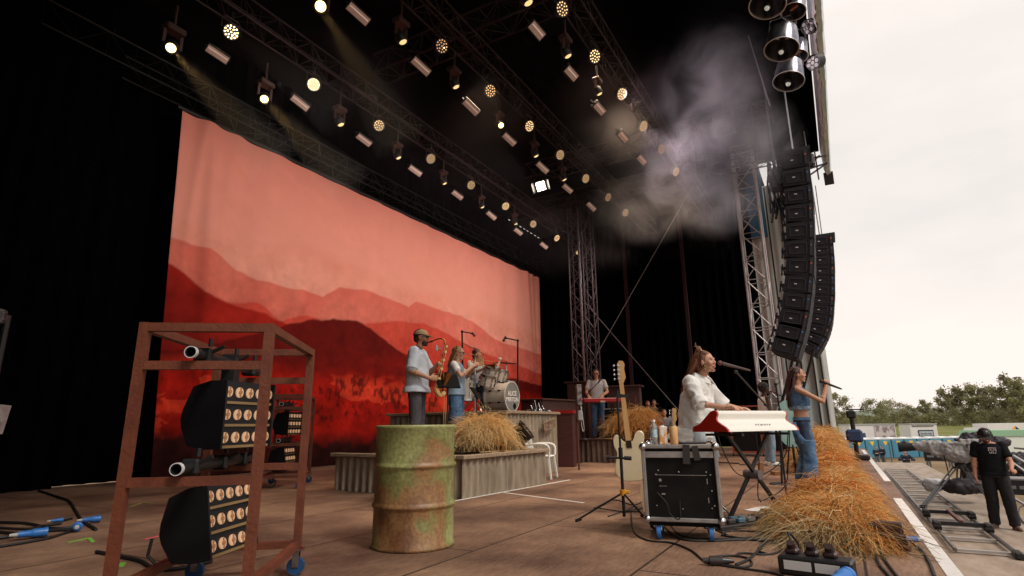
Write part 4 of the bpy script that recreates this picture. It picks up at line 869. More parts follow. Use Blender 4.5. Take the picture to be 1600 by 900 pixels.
# ---- rusty racks with lamp panels ----
rackm = mat('rusty_square_tube', (.105, .027, .013), .5, col2=(.19, .055, .026), scale=7, bump=.2, bscale=60, contrast=(.3, .75), spec=.5)
warm = mat('lamp_warm', (.30, .19, .12), .25, emit=(1.0, .60, .34), es=.30); lampc = mat('lamp_center', (.18, .09, .05), .4, emit=(1, .4, .15), es=.12)  # rack lamps are unlit: faint emission stands in for warm reflected light
def lamp_panel(parent, cz, tilt, loc, rz, rows=3, cols=5, W_=.44, Hh=.37):
    t = MB(); M = Matrix.Translation(loc) @ Matrix.Rotation(rz, 4, 'Z') @ Matrix.Rotation(tilt, 4, 'Y')
    # local: +x is the lamp side; side profile octagonal, extruded along y
    prof = [(.0, -Hh / 2), (.0, Hh / 2), (-.08, Hh / 2), (-.19, Hh / 2 - .03), (-.24, Hh / 2 - .15), (-.25, -.02), (-.24, -Hh / 2 + .12), (-.19, -Hh / 2 + .02), (-.08, -Hh / 2)]
    t.prism([(a, b) for a, b in prof], -W_ / 2, W_ / 2, M @ frame((1, 0, 0), (0, 0, 1), (0, 1, 0)))
    for y in (-1, 1): t.M = M; t.box((.012, y * (W_ / 2 - .008), 0), (.024, .014, Hh), None); t.M = Matrix.Identity(4)
    pn = t.build('lamp_panel', mat('panel_black', (.008, .008, .01), .5, spec=.3), parent)
    for rw in range(rows):
        z = Hh * (.5 - (rw + .5) / rows); b = MB(); b.M = M; b.box((.006, 0, z - Hh / rows / 2 + .004 if rw < rows - 1 else -Hh / 2 + .012), (.014, W_ - .04, .014)); b.build('brass_bar', mat('brass_trim', (.34, .22, .10), .4, .5), pn)
        for c in range(cols):
            y = W_ * (.5 - (c + .5) / cols); b = MB(); b.m = 0; b.M = M
            b.lathe([(.036, 0), (.038, .012), (.030, .012), (.014, .001)], 18, M @ Matrix.Translation((.002, y, z)) @ Matrix.Rotation(PI / 2, 4, 'Y')) if 0 else b.cyl((.002, y, z), (.010, y, z), .029, n=18); b.m = 1; b.cyl((.010, y, z), (.018, y, z), .012, n=12)
            for s_ in (-1, 1): b.box((.014, y, z + s_ * .02), (.006, .007, .014))
            b.build('lamp', [warm, lampc], pn, smooth=True)
    return pn
def rack(label, origin, ax, ay, w, l, zb, zt, small=False, s=.044):
    """origin = near-left corner post, ax along the front face, ay along the depth"""
    t = thing('lamp_rack', label, 'lamp rack', M=frame(ax, ay, (0, 0, 1), origin)); K_ = s / 2
    for nm, x, y in (('post', 0, 0), ('post', w, 0), ('post', w, l), ('post', 0, l)): mb = MB(); mb.box((x, y, (zb + zt) / 2), (s, s, zt - zb)); mb.build(nm, rackm, t)
    def rail(a, b): mb = MB(); a = Vector(a); b = Vector(b); d = (b - a).normalized() * (K_ + .001); mb.bar(a + d, b - d, s * .96); mb.build('rail', rackm, t)
    zs_ = [zt - K_ - .001, zt - .215, zb + .50, zb + K_]
    for z in zs_: rail((0, 0, z), (w, 0, z)) if z > .3 else rail((0, 0, z), (w, 0, z)); rail((0, l, z), (w, l, z))
    for z in (zs_[0], zs_[3]): rail((0, 0, z), (0, l, z)); rail((w, 0, z), (w, l, z))
    for x in (0, w):
        for y in (0, l):
            c = MB(); c.box((x, y, zb - .006), (.09, .09, .010)); c.bar((x - .0, y - .022, zb - .01), (x - .0, y - .022, .05), .004, .04); c.bar((x, y + .022, zb - .01), (x, y + .022, .05), .004, .04); ct = c.build('caster', chrome, t)
            c = MB(); c.cyl((x, y - .016, .055), (x, y + .016, .055), .053, n=18); c.build('wheel', mat('wheel_dark_blue', (.015, .06, .16), .5), ct, smooth=True)
    for z, xo in ((zt - .155, .5), (zb + .56, .5)):
        mb = MB(); x = w * .42
        M = frame((1, 0, 0), (0, 0, 1), (0, 1, 0), (x, -.06, z)); mb.lathe([(.027, 0), (.027, l + .1), (.023, l + .1), (.023, 0)], 18, M, closed=True); mb.add([M @ Vector((.0265 * math.cos(a), .0265 * math.sin(a), .0)) for a in [2 * PI * k / 18 for k in range(18)]] + [M @ Vector((.0215 * math.cos(a), .0215 * math.sin(a), .0)) for a in [2 * PI * k / 18 for k in range(18)]], [(k, (k + 1) % 18, 18 + (k + 1) % 18, 18 + k) for k in range(18)])
        pp = mb.build('pipe', black, t, smooth=True)
        mb = MB(); mb.lathe([(.026, -.004), (.030, -.004), (.030, .02), (.026, .02)], 18, M, closed=True); mb.build('pipe_rim', mat('rim_white', (.6, .6, .6), .5), pp, smooth=True)
        for y in (.10, l * .5, l * .85): mb = MB(); mb.box((x, y, z), (.085, .05, .08), bev=.012); mb.cyl((x + .04, y, z + .02), (x + .10, y, z + .05), .01); mb.cyl((x + .03, y, z + .05), (x + .03, y, z + .09), .012); mb.build('clamp', black, pp)
    zc = zb + (zt - zb) * .56
    a = lamp_panel(t, 0, R(0), Vector((w * .62, l * .50, zt - .215 - .235)), R(-20)); b = lamp_panel(t, 0, R(-10), Vector((w * .58, l * .46, zb + .275)), R(-14))
    mb = MB(); mb.box((w * .42, l * .52, zt - .20), (.07, .10, .20)); mb.build('hanging_bracket', black, a)
    mb = MB(); mb.tube([(w * .05, l * .3, zb + .2), (w * .0 + .02, l * .3, zb + .12), (w * .1, l * .3, zb + .08)], .008); mb.tube(spline([(w * .3, l * .4, .1), (w * .3, l * .2, .03), (w * .1, .1, .03), (-.1, -.1, .02)], 6), .012); mb.build('power_lead', rubber, t); return t
ZT = 1.43; zt_s = (ZT - H) / (1.62 - H)
def top_at(x, y): return at(x, y, ZT)
PA, PB, PC, PD = top_at(214, 503), top_at(412, 506), top_at(495, 546), top_at(352, 546)
ax = ((PB - PA) + (PC - PD)); ax.z = 0; ax.normalize(); ay = Vector((-ax.y, ax.x, 0)); wR_ = .60; lR_ = 1.0
ctr = (PA + PB + PC + PD) / 4; org = ctr - ax * wR_ / 2 - ay * lR_ / 2; org.z = 0
rk = rack('rusty square tube rack on wheels in the foreground holding two lamp panels', org, ax, ay, wR_, lR_, .16, ZT)
o2 = at(437, 768); o2.z = 0
rk2 = copy_tree(rk); a2 = R(-18); rk2.matrix_basis = Matrix.Translation(at(402, 766) + Vector((0, 0, 0))) @ Matrix.Rotation(math.atan2(ax.y, ax.x) + R(4), 4, 'Z'); rk2['label'] = 'second rusty lamp rack, smaller because farther back behind the foreground one'
for a_ in (rk, rk2): a_['group'] = 'rusty lamp racks'
# ---- flight case, bottle, cartons ----
edge_m = mat('case_edge_alu', (.38, .36, .34), .45, .6, col2=(.26, .24, .23), scale=14); panel_m = mat('case_panel', (.006, .0055, .0055), .75, spec=.15, col2=(.012, .010, .010), scale=6)
_vd = atD(1058, 660, 5); _vd.z = 0; _vd.normalize(); _rv = Vector((_vd.y, -_vd.x, 0))
cA, cB = at(1012, 812, .10), at(1112, 806, .10); cA.z = cB.z = 0
cx_ = atD(1058, 660, 5.05); cx_.z = 0; cyaw = math.atan2(*( (lambda d: (d.y, d.x))(atD(1110, 660, 5.0) - atD(1012, 660, 4.92))))
fc = thing('flight_case', 'black wheeled flight case with aluminium edges beside the guitar stand', 'flight case', atD(1058, 660, 4.83) * 1, math.atan2(_rv.y, _rv.x) - R(2)); fc.location.z = 0
w, d, z0, z1 = .565, .46, .155, .715
mb = MB(); mb.box((0, 0, (z0 + z1) / 2), (w - .02, d - .02, z1 - z0 - .02)); mb.build('body', panel_m, fc)
mb = MB(); e = .032
for z in (z0, z1):
    for y in (-d / 2, d / 2): mb.box((0, y, z), (w, e, e), bev=.006)
    for x in (-w / 2, w / 2): mb.box((x, 0, z), (e, d - e - .002, e), bev=.006)
for x in (-w / 2, w / 2):
    for y in (-d / 2, d / 2): mb.box((x, y, (z0 + z1) / 2), (e * .96, e * .96, z1 - z0 - e - .002), bev=.006)
mb.box((0, -d / 2 + .002, z1 - .062), (w - e - .004, .022, .048)); mb.build('edge_frame', edge_m, fc)
mb = MB(); mb.box((0, 0, z1 + .004), (w - e * 1.4, d - e * 1.4, .014)); mb.build('lid_top', mat('case_top', (.20, .17, .15), .7, col2=(.3, .26, .22), scale=8), fc)
for x in (-w / 2, w / 2):
    for y in (-d / 2, d / 2):
        for z in (z0, z1): mb = MB(); mb.ell((x, y, z), (.034, .034, .034), n=14, m=10); mb.build('ball_corner', chrome, fc, smooth=True)
for x, z in ((-.19, .50), (-.17, .53), (-.01, .52), (.20, .52), (.23, .5), (.23, .38), (.24, .27), (.22, .25), (.0, .24), (-.2, .26)): mb = MB(); mb.cyl((x, -d / 2 - .012, z), (x, -d / 2 - .004, z), .006, n=8); mb.build('rivet', chrome, fc)
mb = MB(); mb.box((-.0, -d / 2 - .012, .495), (.40, .004, .003)); mb.box((.2, -d / 2 - .013, .45), (.006, .006, .04)); mb.box((.2, -d / 2 - .013, .31), (.006, .006, .04)); mb.cyl((-.16, -d / 2 - .012, .455), (-.16, -d / 2 - .004, .455), .012, n=10); mb.box((-.14, -d / 2 - .014, .35), (.03, .012, .012)); mb.box((-.14, -d / 2 - .014, .41), (.06, .004, .003))
mb.build('panel_fitting', chrome, fc, smooth=False)
mb = MB(); mb.box((0, 0, .12), (w - .03, d - .03, .03)); mb.build('base_board', blackmatte, fc)
for x in (-.20, .20):
    for y in (-.17, .17):
        c = MB(); c.bar((x - .022, y, .105), (x + .012 - .022, y - .02, .06), .004, .05); c.bar((x + .022, y, .105), (x + .022, y - .02, .06), .004, .05); c.box((x, y, .103), (.08, .08, .006)); ct = c.build('caster', chrome, fc)
        c = MB(); c.lathe([(.03, -.016), (.052, -.016), (.055, 0), (.052, .016), (.03, .016)], 20, Matrix.Translation((x, y - .02, .056)) @ Matrix.Rotation(PI / 2, 4, 'Y')); c.build('wheel', bluepl, ct, smooth=True); c = MB(); c.cyl((x - .017, y - .02, .056), (x + .017, y - .02, .056), .032, n=14); c.build('hub', rubber, ct, smooth=True)
mb = MB(); mb.box((.06, -d / 2 - .02, .655), (.055, .006, .15), Matrix.Rotation(R(3), 3, 'Y')); mb.box((.135, -d / 2 - .02, .665), (.05, .006, .11), Matrix.Rotation(R(-8), 3, 'Y')); mb.build('latch_strap', mat('strap_grey', (.035, .03, .03), .8), fc)
top_z = .726
def on_case(x, y): return fc.matrix_basis @ Vector((x, y, top_z))
t = thing('water_bottle', 'clear plastic water bottle with blue label at the left of the case top', 'bottle', on_case(-.195, -.06))
mb = MB(); mb.lathe([(.0, 0), (.030, 0), (.033, .01), (.033, .12), (.030, .15), (.014, .178), (.013, .19), (0, .19)], 18); mb.build('bottle_body', mat('clear_pet', (.75, .78, .80), .08, trans=.8, spec=.6), t, smooth=True)
mb = MB(); mb.cyl((0, 0, .06), (0, 0, .125), .0338, n=18); mb.build('label_band', mat('band_blue', (.16, .42, .55), .5, col2=(.6, .65, .68), scale=30), t, smooth=True); mb = MB(); mb.cyl((0, 0, .188), (0, 0, .207), .0155, n=14); mb.build('bottle_cap', white_pl, t, smooth=True)
for nm, lab, x, y, cols in (('drink_carton', 'white and orange drink carton next to the water bottle', -.125, -.05, ((.62, .28, .07), (.72, .69, .64))), ('drink_can', 'plain pale orange drink can on the right of the carton', -.035, -.06, ((.62, .34, .13), (.68, .42, .20)))):
    t = thing(nm, lab, nm.split('_')[1], on_case(x, y)); mb = MB()
    if nm == 'drink_carton': mb.box((0, 0, .075), (.07, .07, .15), .4, bev=.006)
    else: mb.lathe([(0, 0), (.03, .002), (.034, .012), (.034, .138), (.030, .15), (0, .15)], 20)
    mb.build('body', mat(nm + '_print', cols[0], .45, col2=cols[1], scale=26, contrast=(.45, .55), stretch=(1, 1, .5)), t, smooth=nm != 'drink_carton')
    mb = MB(); mb.cyl((0, 0, .15), (0, 0, .158), .016 if nm == 'drink_carton' else .027, n=14); mb.build('lid', chrome if nm == 'drink_can' else white_pl, t)
mb = MB(); mb.box(on_case(.10, .05) + Vector((0, 0, .008)), (.22, .12, .016), cyaw, bev=.004); tag(mb.build('notebook', blk_acc), 'flat black pad lying on the right of the case top', 'notebook')
# ---- small guitar leaning behind the case ----
def guitar(label, M, body_m, neck_m, scale=1, single=False):
    t = thing('guitar', label, 'guitar', M=M @ Matrix.Scale(scale, 4)); out = []
    # outline seen from the back: x across, z up, y thickness (origin at body bottom)
    pts = spline([(0, 0), (.10, .01), (.165, .07), (.172, .15), (.145, .24), (.135, .30), (.158, .37), (.155, .44), (.115, .475), (.075, .43), (.04, .395), (-.03, .395), (-.06, .43), (-.075, .47), (-.12, .50), (-.165, .465), (-.155, .38), (-.13, .30), (-.142, .22), (-.172, .14), (-.15, .05), (-.08, .005), (0, 0)], 4)[:-1]
    pts = [(p[0], p[1]) for p in [(q.x, q.y) for q in [Vector((*a, 0)) if len(a) == 2 else a for a in pts]]] if 0 else [(q[0], q[1]) for q in pts]
    mb = MB(); Mx = frame((1, 0, 0), (0, 0, 1), (0, -1, 0))
    n = len(pts); cx0, cz0 = 0, .22; lay = []
    for k, (sc_, y) in enumerate(((.965, -.022), (1, -.014), (1, .014), (.965, .022))): lay += [((x - cx0) * sc_ + cx0, y, (z - cz0) * sc_ + cz0) for x, z in pts]
    fs = [(i * n + k, i * n + (k + 1) % n, (i + 1) * n + (k + 1) % n, (i + 1) * n + k) for i in range(3) for k in range(n)] + [tuple(range(n - 1, -1, -1)), tuple(range(3 * n, 4 * n))]
    mb.add(lay, fs); mb.build('body', body_m, t, smooth=True, sharp=.5)
    mb = MB(); mb.prism([(-.030, .34), (.030, .34), (.022, 1.02), (-.022, 1.02)], -.018, .006, frame((1, 0, 0), (0, 0, 1), (0, -1, 0))); 
    mb.prism([(-.018, .36), (.018, .36), (.014, 1.02), (-.014, 1.02)], -.012, .026, frame((1, 0, 0), (0, 0, 1), (0, 1, 0), (0, -.010, 0))) if 0 else None
    mb.build('neck', neck_m, t)
    hs_ = [(-.022, 1.0), (.024, 1.0), (.030, 1.05), (.018, 1.215), (-.005, 1.245), (-.045, 1.235), (-.060, 1.20), (-.048, 1.15), (-.055, 1.06)]
    mb = MB(); mb.prism(hs_, -.008, .008, frame((1, 0, 0), (0, 0, 1), (0, -1, 0))); hd = mb.build('headstock', neck_m, t)
    mb = MB(); mb.box((0, .0265, .37), (.055, .005, .075)); mb.build('neck_plate', mat('neck_plate_dark', (.05, .03, .02), .3, .8), t)
    for k in range(4): mb = MB(); z = 1.05 + k * .048; x = .028 - k * .003; mb.cyl((x - .012, .008, z), (x - .012, .02, z), .011, n=10); mb.cyl((x - .01, .014, z), (x + .030, .014, z), .004, n=6); mb.ell((x + .04, .014, z), (.012, .004, .014)); mb.build('tuning_peg', chrome, hd, smooth=True)
    return t
cream = mat('cream_guitar', (.66, .54, .34), .35, col2=(.72, .62, .43), scale=4, coat=.3); maple = mat('maple_neck', (.50, .27, .10), .4, col2=(.62, .38, .17), scale=3, stretch=(8, 8, .5))
gpos = atD(985, 660, 5.78); vdir = Vector((gpos.x, gpos.y, 0)).normalized(); rightv = Vector((vdir.y, -vdir.x, 0))
# back of the guitar faces the camera: local +y towards camera
lean = R(5); upv = Vector((0, 0, 1)) * math.cos(lean) - rightv * math.sin(lean) * .75; fwd = -vdir; upv.normalize(); gx = upv.cross(fwd).normalized() * -1; gx = fwd.cross(upv).normalized()
gz = over(988, 752, gpos); go = atD(990, 752, 5.78)
guitar('cream bass guitar hanging on its stand with its back towards us', frame(gx, fwd, upv, go), cream, maple, 1.0)
# guitar stand
gs = thing('guitar_stand', 'black tubular guitar stand with yellow clutch on three spread legs', 'guitar stand', atD(967, 660, 5.45)); gs.location.z = 0
mb = MB(); mb.cyl((0, 0, .06), (0, 0, .64), .015); mb.cyl((0, 0, .6), (0, 0, 1.22), .011); mb.cyl((0, 0, .58), (0, 0, .68), .021); mb.build('pole', black, gs, smooth=True)
mb = MB(); mb.cyl((0, 0, .245), (0, 0, .30), .028); mb.box((.03 * rightv.x, .03 * rightv.y, .275), (.07, .03, .03), math.atan2(rightv.y, rightv.x), bev=.005); mb.build('clutch', mat('yellow_clutch', (.75, .33, .02), .4), gs)
for ang, ln in ((R(178), .44), (R(-52), .42), (R(60), .36)):
    dr = rightv * math.cos(ang) + vdir * math.sin(ang) * -1 if 0 else Vector((rightv.x * math.cos(ang) + vdir.x * math.sin(ang), rightv.y * math.cos(ang) + vdir.y * math.sin(ang), 0)); mb = MB(); mb.cyl(Vector((0, 0, .27)), dr * ln + Vector((0, 0, .02)), .009); mb.cyl((0, 0, .10), dr * ln * .55 + Vector((0, 0, .13)), .006); mb.cyl(dr * (ln - .04) + Vector((0, 0, .03)), dr * (ln + .02) + Vector((0, 0, .012)), .014); mb.build('leg', black, gs, smooth=True)
mb = MB(); mb.cyl(rightv * -.13 + Vector((0, 0, .59)), rightv * .09 + Vector((0, 0, .58)), .011); mb.cyl(rightv * -.14 + Vector((0, 0, .59)), rightv * -.105 + Vector((0, 0, .59)), .018); mb.cyl(rightv * .03 + Vector((0, 0, .585)), rightv * .10 + Vector((0, 0, .58)), .019); mb.box(rightv * .02 + vdir * .03 + Vector((0, 0, 1.17)), (.06, .10, .03), math.atan2(rightv.y, rightv.x)); mb.box(rightv * .06 + vdir * .07 + Vector((0, 0, 1.17)), (.10, .03, .03), math.atan2(rightv.y, rightv.x)); mb.build('yoke', rubber, gs)
t2p = atD(1053, 660, 8.2); guitar('sunburst bass whose maple neck stands up behind the drink cans', frame(rightv * -1, vdir * -1 if 0 else -vdir, (0, 0, 1), Vector((t2p.x, t2p.y, .05))), mat('sunburst', (.09, .03, .015), .3), maple, .86)
g2 = atD(1000, 660, 5.95); g2.z = .0
mb = MB(); mb.M = frame(rightv, vdir, (0, 0, 1), atD(1004, 660, 5.9) * 1 + Vector((0, 0, -.9 + .02))); mb.prism([(-.05, 0), (.06, 0), (.075, .2), (.04, .34), (.065, .5), (.03, .6), (-.06, .55), (-.04, .34), (-.07, .2)], -.02, .02, frame((1, 0, 0), (0, 0, 1), (0, -1, 0))); tag(mb.build('guitar', mat('natural_body', (.50, .34, .18), .4, col2=(.6, .44, .26), scale=4)), 'second pale guitar body standing edge-on behind the cream bass', 'guitar')
# ---- white keyboard on X stand ----
KM = frame(Ldir, -Ndir, (0, 0, 1), (kc.x, kc.y, .815))
kb = thing('stage_piano', 'white electric piano with glossy red end cheeks on a black X stand', 'keyboard', M=KM)
Lk = 1.08; prof = [(-.20, 0), (.21, 0), (.21, .045), (.12, .075), (-.02, .19), (-.065, .20), (-.09, .185), (-.095, .16), (-.075, .125), (-.082, .10), (-.125, .07), (-.17, .045), (-.195, .02)]   # y: + towards player
def side_m(x0, x1, pr): b = MB(); b.prism(pr, x0, x1, frame((0, 1, 0), (0, 0, 1), (1, 0, 0))); return b
side_m(-Lk / 2, Lk / 2, [(a * .985, b * .985 + .001) for a, b in prof]).build('body', mat('ivory_body', (.74, .72, .66), .4, coat=.2), kb, smooth=True, sharp=.9)
redm = mat('gloss_red', (.42, .018, .008), .3, coat=.5)
for x in (-1, 1): a, b = sorted((x * (Lk / 2 + .001), x * (Lk / 2 + .024))); side_m(a, b, prof).build('end_cheek', redm, kb, smooth=True, sharp=.6)
mb = MB()
for k in range(42): mb.box((-Lk / 2 + .04 + k * (Lk - .08) / 41, .15, .075), ((Lk - .08) / 41 - .002, .12, .016))
mb.build('keys', mat('key_white', (.75, .74, .7), .3), kb)
nb = Vector((0, -.045, -.07)) ; sl_ = Vector((0, .045, .025)).normalized()
mb = MB(); text('rrworg', .058, 'logo_script', mat('logo_dark', (.06, .045, .04), .5), kb, frame((1, 0, 0), (0, .55, .835), (0, -.835, .55), (.04, -.150, .060)), .001, 1.5)
ks = thing('keyboard_stand', 'black X-shaped stand under the white piano', 'keyboard stand', M=frame(Ldir, -Ndir, (0, 0, 1), (kc.x, kc.y, 0)))
for y_, s_ in ((-.03, 1), (.03, -1)):
    mb = MB(); mb.bar((-.37 * s_, y_, .79), (.37 * s_, y_, .025), .030, .030); mb.build('leg', black, ks)
# the photographed X lies across the long axis: the crossing tubes of the front pair
for x_ in (-.37, .37):
    for z_ in (.785, .018): mb = MB(); mb.box((x_, 0, z_), (.03, .42, .024)); mb.build('cross_bar', rubber, ks)
mb = MB(); mb.cyl((0, -.09, .40), (0, .08, .40), .045, n=16); mb.build('lock_disc', mat('lock_grey', (.12, .1, .1), .4), ks, smooth=True)
# ---- microphone stands ----
def micstand(label, base, path, r=.009, base_r=.13, tripod=False, mic=None, m=black, micr=.026):
    t = thing('microphone_stand', label, 'microphone stand', base); B_ = Vector(base)
    if tripod:
        for a in (0, 2.1, 4.2): mb = MB(); mb.cyl((0, 0, .22), (.28 * math.cos(a), .28 * math.sin(a), .01), .008); mb.build('leg', m, t)
    else: mb = MB(); mb.cyl((0, 0, 0), (0, 0, .018), base_r, base_r * .9, 28); mb.build('base_plate', m, t, smooth=True)
    pts = [Vector((0, 0, .015))] + [Vector(p) - B_ for p in path]
    for i, (a, b) in enumerate(zip(pts, pts[1:])): mb = MB(); mb.cyl(a, b, r if i else r * 1.3); mb.ell(b, (r * 2.2,) * 3, n=8, m=6); mb.build('pole' if i == 0 else 'boom', m, t, smooth=True)
    if mic:
        a, b = Vector(mic[0]) - B_, Vector(mic[1]) - B_; d = (b - a).normalized(); L_ = (b - a).length
        mb = MB(); mb.cyl(a, b - d * micr, .010, micr * .72); o = mb.build('microphone', mat('mic_grip', (.10, .07, .07), .4, .5), t, smooth=True)
        mb = MB(); mb.ell(b, (micr, micr, micr), n=14, m=10); mb.build('mic_grille', mat('mic_grille', (.16, .06, .06), .5, .4, bump=.5, bscale=500, scale=5), o, smooth=True)
    return t
mh = A.root.matrix_basis @ Vector((.245, -.0, 1.475)); mouth = A.root.matrix_basis @ (A.P(.150, 0, -.062))
dv_ = (atD(1172, 579, 6.0) - atD(1131, 568, 5.9)).normalized()
mt = atD(1125, 567, (WC @ (mouth - cam_pos)).z)
Dm = (WC @ (mouth - cam_pos)).z
micstand('black boom microphone stand reaching to the topknot singer over the white piano', Vector((*atD(1215, 660, Dm + .5).xy, 0)), [atD(1216, 655, Dm + .5), atD(1196, 632, Dm + .4), atD(1150, 581, Dm + .05)], mic=(atD(1172, 579, Dm + .1), mt), base_r=.14)
fB = B.root.matrix_basis
a_, b_ = atD(1307, 605, 9.0), atD(1275, 593, 9.0)
hand_p = fB @ (Vector((.405, -.09, 1.49))); dmic = (b_ - a_).normalized()
t = thing('microphone', 'black wireless microphone held up in front of the denim-dressed singer', 'microphone', hand_p)
mb = MB(); mb.cyl(-dmic * .17, dmic * .07, .013, .019, 14); mb.cyl(-dmic * .20, -dmic * .17, .009, .012, 10); mb.build('handle', black, t, smooth=True); mb = MB(); mb.ell(dmic * .095, (.026, .026, .026)); mb.build('grille', mat('grille_dark', (.03, .025, .025), .5, .5), t, smooth=True)
for lab, x0, y0, D_, pth, mc in (('boom microphone stand over the trumpeter and drum kit', 724, 655, 11.6, [(722, 518), (738, 521)], ((738, 519), (741, 524))), ('boom microphone stand at the right end of the drum kit', 809, 640, 11.4, [(809, 532), (790, 528)], ((790, 525), (787, 532)))):
    b0 = atD(x0, y0, D_); b0.z = 1.14; micstand(lab, b0, [atD(*p, D_) for p in pth], r=.013, mic=(atD(*mc[0], D_), atD(*mc[1], D_)), base_r=.12, micr=.03)
micstand('thin boom microphone stand in front of the rear keyboard player', Vector((*atD(912, 660, 13.8).xy, .55)), [atD(912, 622, 13.8), atD(936, 596, 13.8)], r=.01, mic=(atD(935, 599, 13.8), atD(937, 594, 13.8)), base_r=.12, micr=.03)
micstand('black microphone stand on a round base between the piano stand and the denim singer', at(1222, 757), [atD(1218, 640, 8.6), atD(1212, 600, 8.6)], r=.012, base_r=.18)
micstand('far microphone stand standing before the man in the white vest', Vector((*atD(1226, 660, 12.5).xy, 0)), [atD(1224, 620, 12.5), atD(1206, 612, 12.4)], r=.012, tripod=True, mic=(atD(1212, 613, 12.4), atD(1205, 612, 12.4)), micr=.03)
# ---- drum kit ----
KX = Vector((9.36, 5.60, 1.14)); dk = thing('drum_kit', 'white drum kit with printed front head on the higher riser', 'drum kit', KX); pearl = mat('white_pearl', (.55, .47, .38), .35, col2=(.66, .58, .49), scale=12, coat=.3); head_m = mat('drum_head', (.17, .16, .15), .6, col2=(.22, .21, .20), scale=8)
def shell(c, r, l, rot, name='tom', hd=head_m):
    M = Matrix.Translation(c) @ rot.to_4x4(); b = MB(); b.lathe([(r, -l / 2), (r, l / 2)], 36, M); o = b.build(name, pearl, dk, smooth=True)
    for s_ in (-1, 1): b = MB(); b.lathe([(r - .008, s_ * l / 2 - .02), (r + .012, s_ * l / 2 - .02), (r + .012, s_ * l / 2 + .016), (r - .008, s_ * l / 2 + .016)], 36, M, closed=True); b.build('hoop', mat('hoop_white', (.6, .55, .48), .4) if name == 'bass_drum' else chrome, o, smooth=True)
    for s_ in (-1, 1): b = MB(); b.M = M; b.cyl((0, 0, s_ * (l / 2 + .002)), (0, 0, s_ * (l / 2 + .008)), r - .008, n=36); b.build('drum_skin', hd, o)
    b = MB(); b.M = M
    for k in range(8):
        a = 2 * PI * (k + .5) / 8; p = Vector(((r + .012) * math.cos(a), (r + .012) * math.sin(a), 0))
        for s_ in (-1, 1): b.box(p + Vector((0, 0, s_ * l * .22)), (.022, .022, .05), a)
        b.cyl(p + Vector((0, 0, -l / 2)), p + Vector((0, 0, l / 2)), .004, n=5)
    b.build('lug', blk_acc if name == 'bass_drum' else chrome, o); return o
RX = Matrix.Rotation(R(90), 3, 'X')
bd_ = shell((0, 0, .29), .275, .44, RX, 'bass_drum')
fy = -.23
mm = frame((1, 0, 0), (0, 0, 1), (0, -1, 0)); tm = mat('print_cream', (.78, .74, .68), .6)
text('ALICE', .125, 'head_print', tm, bd_, Matrix.Translation((0, fy - .003, .345)) @ mm, .001, 1.0, bold=.003); text('MERTON', .115, 'head_print', tm, bd_, Matrix.Translation((0, fy - .003, .235)) @ mm, .001, 1.0, bold=.003)
mb = MB(); mb.box((0, fy - .003, .29), (.40, .003, .006)); mb.cyl((.09, fy - .002, .115), (.09, fy - .006, .115), .055, n=20); mb.build('port_hole', blackmatte, bd_)
shell((-.20, .12, .72), .145, .22, Matrix.Rotation(R(18), 3, 'X')); shell((.16, .12, .72), .13, .20, Matrix.Rotation(R(18), 3, 'X') @ Matrix.Rotation(R(8), 3, 'Y')); shell((-.62, .45, .42), .20, .38, Matrix.Rotation(0, 3, 'X'), 'floor_tom'); shell((.45, .55, .62), .17, .15, Matrix.Rotation(R(5), 3, 'X'), 'snare')
def cymbal(x, y, z, r, tilt, ms=chrome, dark=False):
    b = MB(); b.cyl((x, y, .02), (x, y, z), .011); b.cyl((x, y, z * .55), (x, y, z * .56 + .05), .018)
    for a in (0, 2.1, 4.2): b.cyl((x, y, .30), (x + .26 * math.cos(a), y + .26 * math.sin(a), .01), .009)
    o = b.build('cymbal_stand', ms, dk, smooth=True); b = MB(); M = Matrix.Translation((x, y, z)) @ tilt.to_4x4(); b.lathe([(.0, .022), (.03, .018), (.035, .008), (r, -.012), (r, -.015), (.03, .002), (0, .004)], 32, M); b.build('cymbal', mat('cymbal_dark', (.05, .035, .02), .25, .9, col2=(.10, .07, .035), scale=10) if dark else mat('cymbal_bronze', (.34, .20, .08), .3, 1), o, smooth=True)
cymbal(.62, .25, 1.02, .24, Matrix.Rotation(R(6), 3, 'X'), dark=True); cymbal(-.62, .20, 1.16, .28, Matrix.Rotation(R(28), 3, 'X') @ Matrix.Rotation(R(10), 3, 'Y'), dark=True); cymbal(.78, .6, .9, .19, Matrix.Rotation(R(0), 3, 'X')); cymbal(-.15, .5, 1.12, .20, Matrix.Rotation(R(14), 3, 'X')); shell((.52, .18, .52), .15, .24, Matrix.Rotation(R(10), 3, 'X')); shell((-.55, -.02, .55), .14, .2, Matrix.Rotation(R(15), 3, 'X'))
mb = MB(); mb.cyl((-.02, .1, .5), (-.02, .12, .95), .012); mb.cyl((-.22, .1, .88), (.2, .1, .88), .010)
for x in (.45, .62): mb.cyl((x, .35, .0), (x, .35, .86), .014)
mb.cyl((.45, .35, .55), (.78, .35, .55), .012); mb.build('hardware', chrome, dk, smooth=True)
mb = MB(); 
for x, y in ((.06, 0), (.10, -.02)): mb.tube([(x - .1, .1, .80), (x + .0, .08, 1.0)], .008); mb.ell((x + .0, .08, 1.03), (.025, .025, .028))
mb.build('mallet', mat('felt_white', (.6, .55, .48), .9), dk, smooth=True)
t = thing('drum_pedals', 'clutter of black pedals and clamps lying right of the drum kit', 'pedals', (10.2, 5.25, 1.145)); 
for k in range(7): mb = MB(); x = -.25 + k * .085; mb.box((x, .12 * math.sin(k * 2), .03), (.07, .16, .05), k, bev=.01); mb.cyl((x, 0, .05), (x + .02, .05, .14 + .05 * (k % 3)), .008); mb.build('pedal', black if k % 2 else chrome, t)
